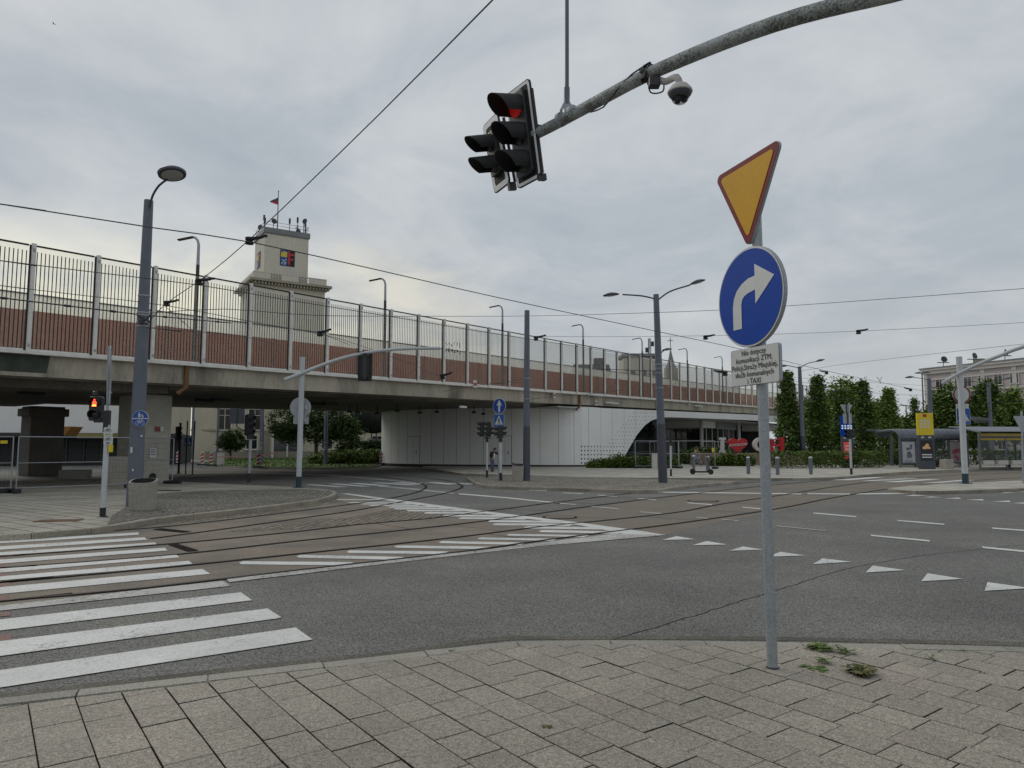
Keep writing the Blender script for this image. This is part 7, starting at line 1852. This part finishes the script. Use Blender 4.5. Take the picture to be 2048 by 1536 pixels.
# moss and grit along the joints
rnd = random.Random(77); mb = MB()
for c in range(-16, 20):
    if rnd.random() < .35: continue
    for _ in range(rnd.randint(1, 4)):
        v0 = rnd.uniform(-4, 4); n = rnd.randint(6, 26)
        for j in range(n):
            q = O2 + sv * (c * CW + rnd.gauss(0, .004)) + lv * (v0 + j * .011); p = V((q.x, q.y, PZ + .001))
            if p.y < 2 or p.y > 5.6 or abs(p.x) > 5: continue
            leaf(mb, p, .012, rnd)
tag(mb.build('moss', M('joint_moss', (.035, .042, .018), .95, .3, 20, isl=.4)), 'dark moss and grit in the long paving joints', 'moss', None, 'stuff')
c = A(1309, 922, 50.5); c.z = IZ; mb = MB(); mb.box(c + V((0, 0, .5)), (.36, .3, 1.0)); mb.prism([c + V((-.22, -.17, 1.0)), c + V((.22, -.17, 1.0)), c + V((.22, .17, 1.0)), c + V((-.22, .17, 1.0))], (0, 0, .06)); mb.recalc()
tag(at_base(mb.build('utility_cabinet', mTrim), c), 'narrow white utility cabinet among the shrubs left of the twin lamp pole', 'cabinet')
c = A(1761, 767, 64); mb = MB(); mb.tube([c, c + V((-.05, 0, .25))], .03, 6); mb.tube([c + V((-.05, 0, .25)), c + V((-.3, 0, .6))], .03, 6); mb.tube([c + V((-.05, 0, .25)), c + V((.15, 0, .6))], .03, 6)
tag(at_base(mb.build('wire_fitting', mGalv), c), 'pale Y-shaped fitting standing on the wire above the right-hand hornbeams', 'wire fitting')
# ================================================================== PEOPLE, CYCLE, SCOOTER, BIRD
def skin_mesh(name, chains, mat, parent, sub=2, origin=V((0, 0, 0))):
    """chains: lists of (point, radius) joined where points coincide"""
    vs, es, rr, idx = [], [], [], {}
    for ch in chains:
        prev = None
        for p, r in ch:
            key = tuple(round(c, 4) for c in p)
            if key not in idx: idx[key] = len(vs); vs.append(V(p)); rr.append(r)
            if prev is not None and (prev, idx[key]) not in es: es.append((prev, idx[key]))
            prev = idx[key]
    me = bpy.data.meshes.new(name); me.from_pydata(vs, es, []); ob = bpy.data.objects.new(name, me); COL.objects.link(ob)
    md = ob.modifiers.new('skin', 'SKIN'); md.use_smooth_shade = True
    for k, sv_ in enumerate(me.skin_vertices[0].data): 
        r = rr[k]; sv_.radius = r if isinstance(r, tuple) else (r, r); sv_.use_root = (k == 0)
    s2 = ob.modifiers.new('subsurf', 'SUBSURF'); s2.levels = s2.render_levels = sub
    dg = bpy.context.evaluated_depsgraph_get(); dg.update(); m2 = bpy.data.meshes.new_from_object(ob.evaluated_get(dg))
    bpy.data.objects.remove(ob); bpy.data.meshes.remove(me)
    m2.name = name; m2.materials.clear(); m2.materials.append(mat)
    for p in m2.polygons: p.use_smooth = True
    o2 = bpy.data.objects.new(name, m2); COL.objects.link(o2); o2.parent = parent; ORG[o2.name] = V((0, 0, 0)); return o2
def person(lab, base, rz, J, cols, scale=1.0):
    """J: joints in metres in the person's own frame (x right, -y forward, z up)"""
    t = thing('person', lab, 'person', (0, 0, 0)); top, legs, hair = cols
    g_ = lambda k: V(J[k])
    hd = g_('head'); nk = g_('neck'); ch = g_('chest'); pv = g_('pelvis')
    body = [[(pv, (.14, .11)), (pv.lerp(ch, .5), (.12, .095)), (ch, (.15, .11)), (nk, .055), (nk.lerp(hd, .45), .06), (hd, .098), (hd + (hd - nk).normalized() * .09, .075)]]
    for s in 'lr':
        body.append([(ch, (.15, .11)), (g_('sh' + s), .055), (g_('el' + s), .042), (g_('wr' + s), .028), (g_('wr' + s) + (g_('wr' + s) - g_('el' + s)).normalized() * .09, .034)])
        body.append([(pv, (.14, .11)), (g_('hp' + s), .085), (g_('kn' + s), .055), (g_('an' + s), .038), (V(J['an' + s]) + V((0, -.11, -.05)), .026)])
    b = skin_mesh('body', body, mSkin, t)
    fw = (V((0, -1, 0)) - (hd - nk).normalized() * 0).normalized()
    mb = MB(); c = hd + V((0, -.1, .0))
    mb.lathe([(.012, 0), (.02, -.02), (.006, -.03)], TR(c, 0), 8)
    for dx in (-.035, .035): mb.lathe([(.012, -.006), (.012, .006)], TR(c + V((dx, .005, .03)), 0, R(90)), 8)
    mb.lathe([(.02, -.003), (.02, .003)], TR(c + V((0, .005, -.05)), 0, R(90)), 8)
    mb.build('face', M('face_detail', (.22, .11, .09), .6), t)
    up = (hd - nk).normalized()
    skin_mesh('hair', [[(hd + up * .03 + V((0, .05, 0)), .1), (hd + up * .1 + V((0, .0, 0)), .088)], [(hd + up * .03 + V((0, .05, 0)), .1), (hd - up * .05 + V((0, .09, 0)), .055)]], hair, t, 2)
    tp = [[(pv + V((0, 0, .02)), (.165, .135)), (pv.lerp(ch, .5), (.15, .125)), (ch, (.175, .135)), (ch.lerp(nk, .6), (.09, .085))]]
    for s in 'lr': tp.append([(ch, (.175, .135)), (g_('sh' + s), .078), (g_('el' + s), .062), (g_('wr' + s), .048)])
    skin_mesh('top', tp, top, t)
    lg = [[(pv, (.155, .125)), (pv + V((0, 0, .07)), (.15, .12))]]
    for s in 'lr': lg.append([(pv, (.155, .125)), (g_('hp' + s), .1), (g_('kn' + s), .073), (g_('an' + s), .06)])
    skin_mesh('trousers', lg, legs, t)
    for s in 'lr':
        a = g_('an' + s); skin_mesh('shoe', [[(a + V((0, .06, -.04)), .06), (a + V((0, -.04, -.045)), .06), (a + V((0, -.15, -.055)), (.055, .042))]], mBlackDull, t)
    t.location = base; t.rotation_euler.z = rz; t.scale = (scale,) * 3
    return t
# bending figure by the white wall, dark jacket open over a white shirt, jeans, one hand to the face
pbz = G(984.5, 943, IZ); hh = A(985, 899, pbz.y).z - IZ
S = (hh + .06) / 1.62
J = dict(pelvis=(0, .05, .92), chest=(0, -.06, 1.27), neck=(0, -.16, 1.46), head=(.02, -.24, 1.55), shl=(.19, -.09, 1.36), ell=(.28, -.26, 1.22), wrl=(.16, -.4, 1.43), shr=(-.19, -.07, 1.36), elr=(-.25, -.02, 1.1), wrr=(-.22, -.12, .88),
         hpl=(.1, .05, .86), knl=(.13, .0, .48), anl=(.16, .1, .09), hpr=(-.1, .05, .86), knr=(-.1, -.06, .48), anr=(-.12, .0, .09))
t = person('person in a black jacket over a white shirt and jeans stooping by the white wall', pbz, R(52), J, (mJacket, mJeans, mHair), S)
skin_mesh('shirt', [[(V((.02, -.11, .95)), (.085, .05)), (V((.02, -.145, 1.1)), (.085, .05)), (V((.02, -.17, 1.32)), (.065, .05))]], mShirt, t)
# light cycle leaning figure: cyclist behind the scooter
cbz = G(1393, 931, IZ); S2 = (A(1390, 895.5, cbz.y).z - IZ) / 1.66
def cyc(lab, base, rz, s):
    t = thing('bicycle', lab, 'bicycle', (0, 0, 0))
    for y in (-.52, .52):
        mb = MB(); n = 26; c = V((0, y, .34))
        mb.tube([c + V((0, .32 * math.cos(2 * math.pi * k / n), .32 * math.sin(2 * math.pi * k / n))) for k in range(n + 1)], .02, 8, False); w_ = mb.build('wheel', mBlackDull, t, True)
        mb = MB()
        for k in range(10): mb.tube([c, c + V((0, .31 * math.cos(k * .6283), .31 * math.sin(k * .6283)))], .003, 4)
        mb.lathe([(.03, -.04), (.03, .04)], TR(c) @ Matrix.Rotation(R(90), 4, 'Y'), 10); mb.build('spokes', mGalv, w_)
    mb = MB(); bb, st_, hd_, rr_, ff = V((0, .1, .3)), V((0, .25, .78)), V((0, -.36, .82)), V((0, .52, .34)), V((0, -.52, .34))
    for a, b in ((bb, st_), (st_, hd_), (hd_, bb), (bb, rr_), (st_, rr_), (hd_, ff)): mb.tube([a, b], .02, 8)
    mb.tube([st_, st_ + V((0, .04, .16))], .015, 8); mb.tube([hd_, hd_ + V((0, .04, .18))], .015, 8); mb.build('frame', M('pale_blue_frame', (.4, .48, .55), .4), t, True)
    mb = MB(); mb.lathe([(.02, 0), (.1, .02), (.09, .05), (.02, .06)], TR(V((0, .3, .93))), 12, 0.8, 1.3); mb.build('saddle', mBlackDull, t, True)
    mb = MB(); mb.tube([V((-.28, -.22, 1.0)), V((-.1, -.33, 1.01)), V((.1, -.33, 1.01)), V((.28, -.22, 1.0))], .014, 8); mb.build('handlebar', mDark, t, True)
    mb = MB(); mb.bar(bb + V((.08, 0, -.15)), bb, .025); mb.bar(bb + V((-.08, 0, .15)), bb, .025); mb.box(bb + V((.13, 0, -.15)), (.1, .08, .02)); mb.box(bb + V((-.13, 0, .15)), (.1, .08, .02)); mb.build('cranks', mDark, t)
    t.location = base; t.rotation_euler.z = rz; t.scale = (s,) * 3; return t
RZC = R(38)
cyc('bicycle with a pale frame being ridden behind the scooter', cbz, RZC, S2)
J = dict(pelvis=(0, .28, 1.0), chest=(0, .02, 1.34), neck=(0, -.08, 1.5), head=(0, -.14, 1.6), shl=(.19, .0, 1.4), ell=(.27, -.13, 1.2), wrl=(.26, -.22, 1.04), shr=(-.19, .0, 1.4), elr=(-.27, -.13, 1.2), wrr=(-.26, -.22, 1.04),
         hpl=(.1, .25, .95), knl=(.13, -.08, .62), anl=(.13, .12, .24), hpr=(-.1, .25, .95), knr=(-.13, -.12, .82), anr=(-.13, .05, .52))
person('person in a beige top and pale jeans riding a bicycle behind the scooter', cbz, RZC, J, (mBeige, mJeansLt, mHair), S2)
# parked electric scooter
eb = G(1401, 949, IZ); sc_ = (A(1401, 907, eb.y).z - IZ) / 1.17
t = thing('electric_scooter', 'black electric scooter parked on the far pavement before two bollards', 'scooter', (0, 0, 0))
for y in (-.56, .42):
    mb = MB(TR(V((0, y, .15))) @ Matrix.Rotation(R(90), 4, 'Y')); mb.lathe([(.085, -.026), (.14, -.028), (.15, -.014), (.15, .014), (.14, .028), (.085, .026)], None, 24); wl_ = mb.build('wheel', mBlackDull, t, True)
    mb = MB(TR(V((0, y, .15))) @ Matrix.Rotation(R(90), 4, 'Y')); mb.lathe([(.07, -.02), (.07, .02)], None, 18); mb.build('hub', mGalv, wl_)
mb = MB(); mb.box((0, -.02, .15), (.17, .74, .09)); mb.bar(V((0, -.36, .14)), V((0, -.46, .28)), .09, .05); mb.bar(V((0, .3, .14)), V((0, .42, .2)), .06, .03); mb.build('deck', mBlackDull, t, bevel=.015)
mb = MB(); mb.tube([V((0, -.55, .14)), V((0, -.5, .3)), V((0, -.36, 1.08))], .028, 10); mb.build('stem', mBlack, t, True)
mb = MB(); mb.tube([V((-.24, -.33, 1.1)), V((0, -.36, 1.11)), V((.24, -.33, 1.1))], .016, 8); mb.box((0, -.36, 1.13), (.08, .06, .05)); mb.build('handlebar', mBlack, t)
mb = MB(); mb.tube([V((0, .56, .2)), V((0, .5, .28)), V((0, .38, .28)), V((0, .28, .22))], .035, 8); mb.build('rear_mudguard', mBlackDull, t, True)
t.location = eb; t.rotation_euler.z = R(80); t.scale = (sc_,) * 3
# bird high in the sky on the left
b = A(107, 48, 60); mb = MB()
mb.T = Matrix.Translation(b) @ Matrix.Scale(.5, 4) @ Matrix.Translation(-b); mb.tube([b + V((-.16, 0, .03)), b + V((-.06, 0, .01)), b + V((.08, 0, 0)), b + V((.2, 0, -.03)), b + V((.3, 0, -.03))], [.015, .05, .06, .03, .012], 8)
for s in (-1, 1): mb.add([b + V((-.05, 0, .02)), b + V((.09, 0, .02)), b + V((.16, s * .3, .16)), b + V((.2, s * .55, .1)), b + V((.02, s * .3, .17))], [(0, 1, 2, 4), (4, 2, 3)])
mb.add([b + V((.28, 0, -.03)), b + V((.42, -.06, -.03)), b + V((.42, .06, -.03))], [(0, 1, 2)])
tag(at_base(mb.build('bird', mBlackDull), b), 'tiny dark bird flying high in the left sky', 'bird')
# dark netted dish partly hidden by the white wall
c = A(748, 826, 78); t = thing('netted_dome', 'dark netted round dome hanging behind the end of the white wall', 'netted dome', V((c.x, c.y, 0)))
mb = MB(Matrix.Translation(c)); rd_ = 2.4
pr = [(rd_ * math.cos(R(a)), rd_ * math.sin(R(a)) + .2) for a in range(-88, 1, 8)]; mb.lathe(pr, None, 28); mb.build('net', M('dark_net', (.03, .034, .03), .9, .4, 1.2), t, True)
mb = MB(Matrix.Translation(c))
for k in range(12):
    a = k * math.pi / 12
    mb.tube([V((rd_ * 1.01 * math.cos(R(q)) * math.cos(a), rd_ * 1.01 * math.cos(R(q)) * math.sin(a), -rd_ * 1.01 * math.sin(R(q)) + .2)) for q in range(0, 181, 12)], .04, 5)
mb.build('ribs', mBlackDull, t)
mb = MB(); p0 = V((c.x, c.y + .2, 0))
for dx in (-.5, .5): mb.tube([p0 + V((dx, 0, 0)), p0 + V((dx * .4, 0, c.z - 1.6))], .06, 6)
for k in range(6): mb.bar(p0 + V((-.45, 0, .4 * k)), p0 + V((.45, 0, .4 * k + .4)), .05)
mb.build('mast', mDark, t)
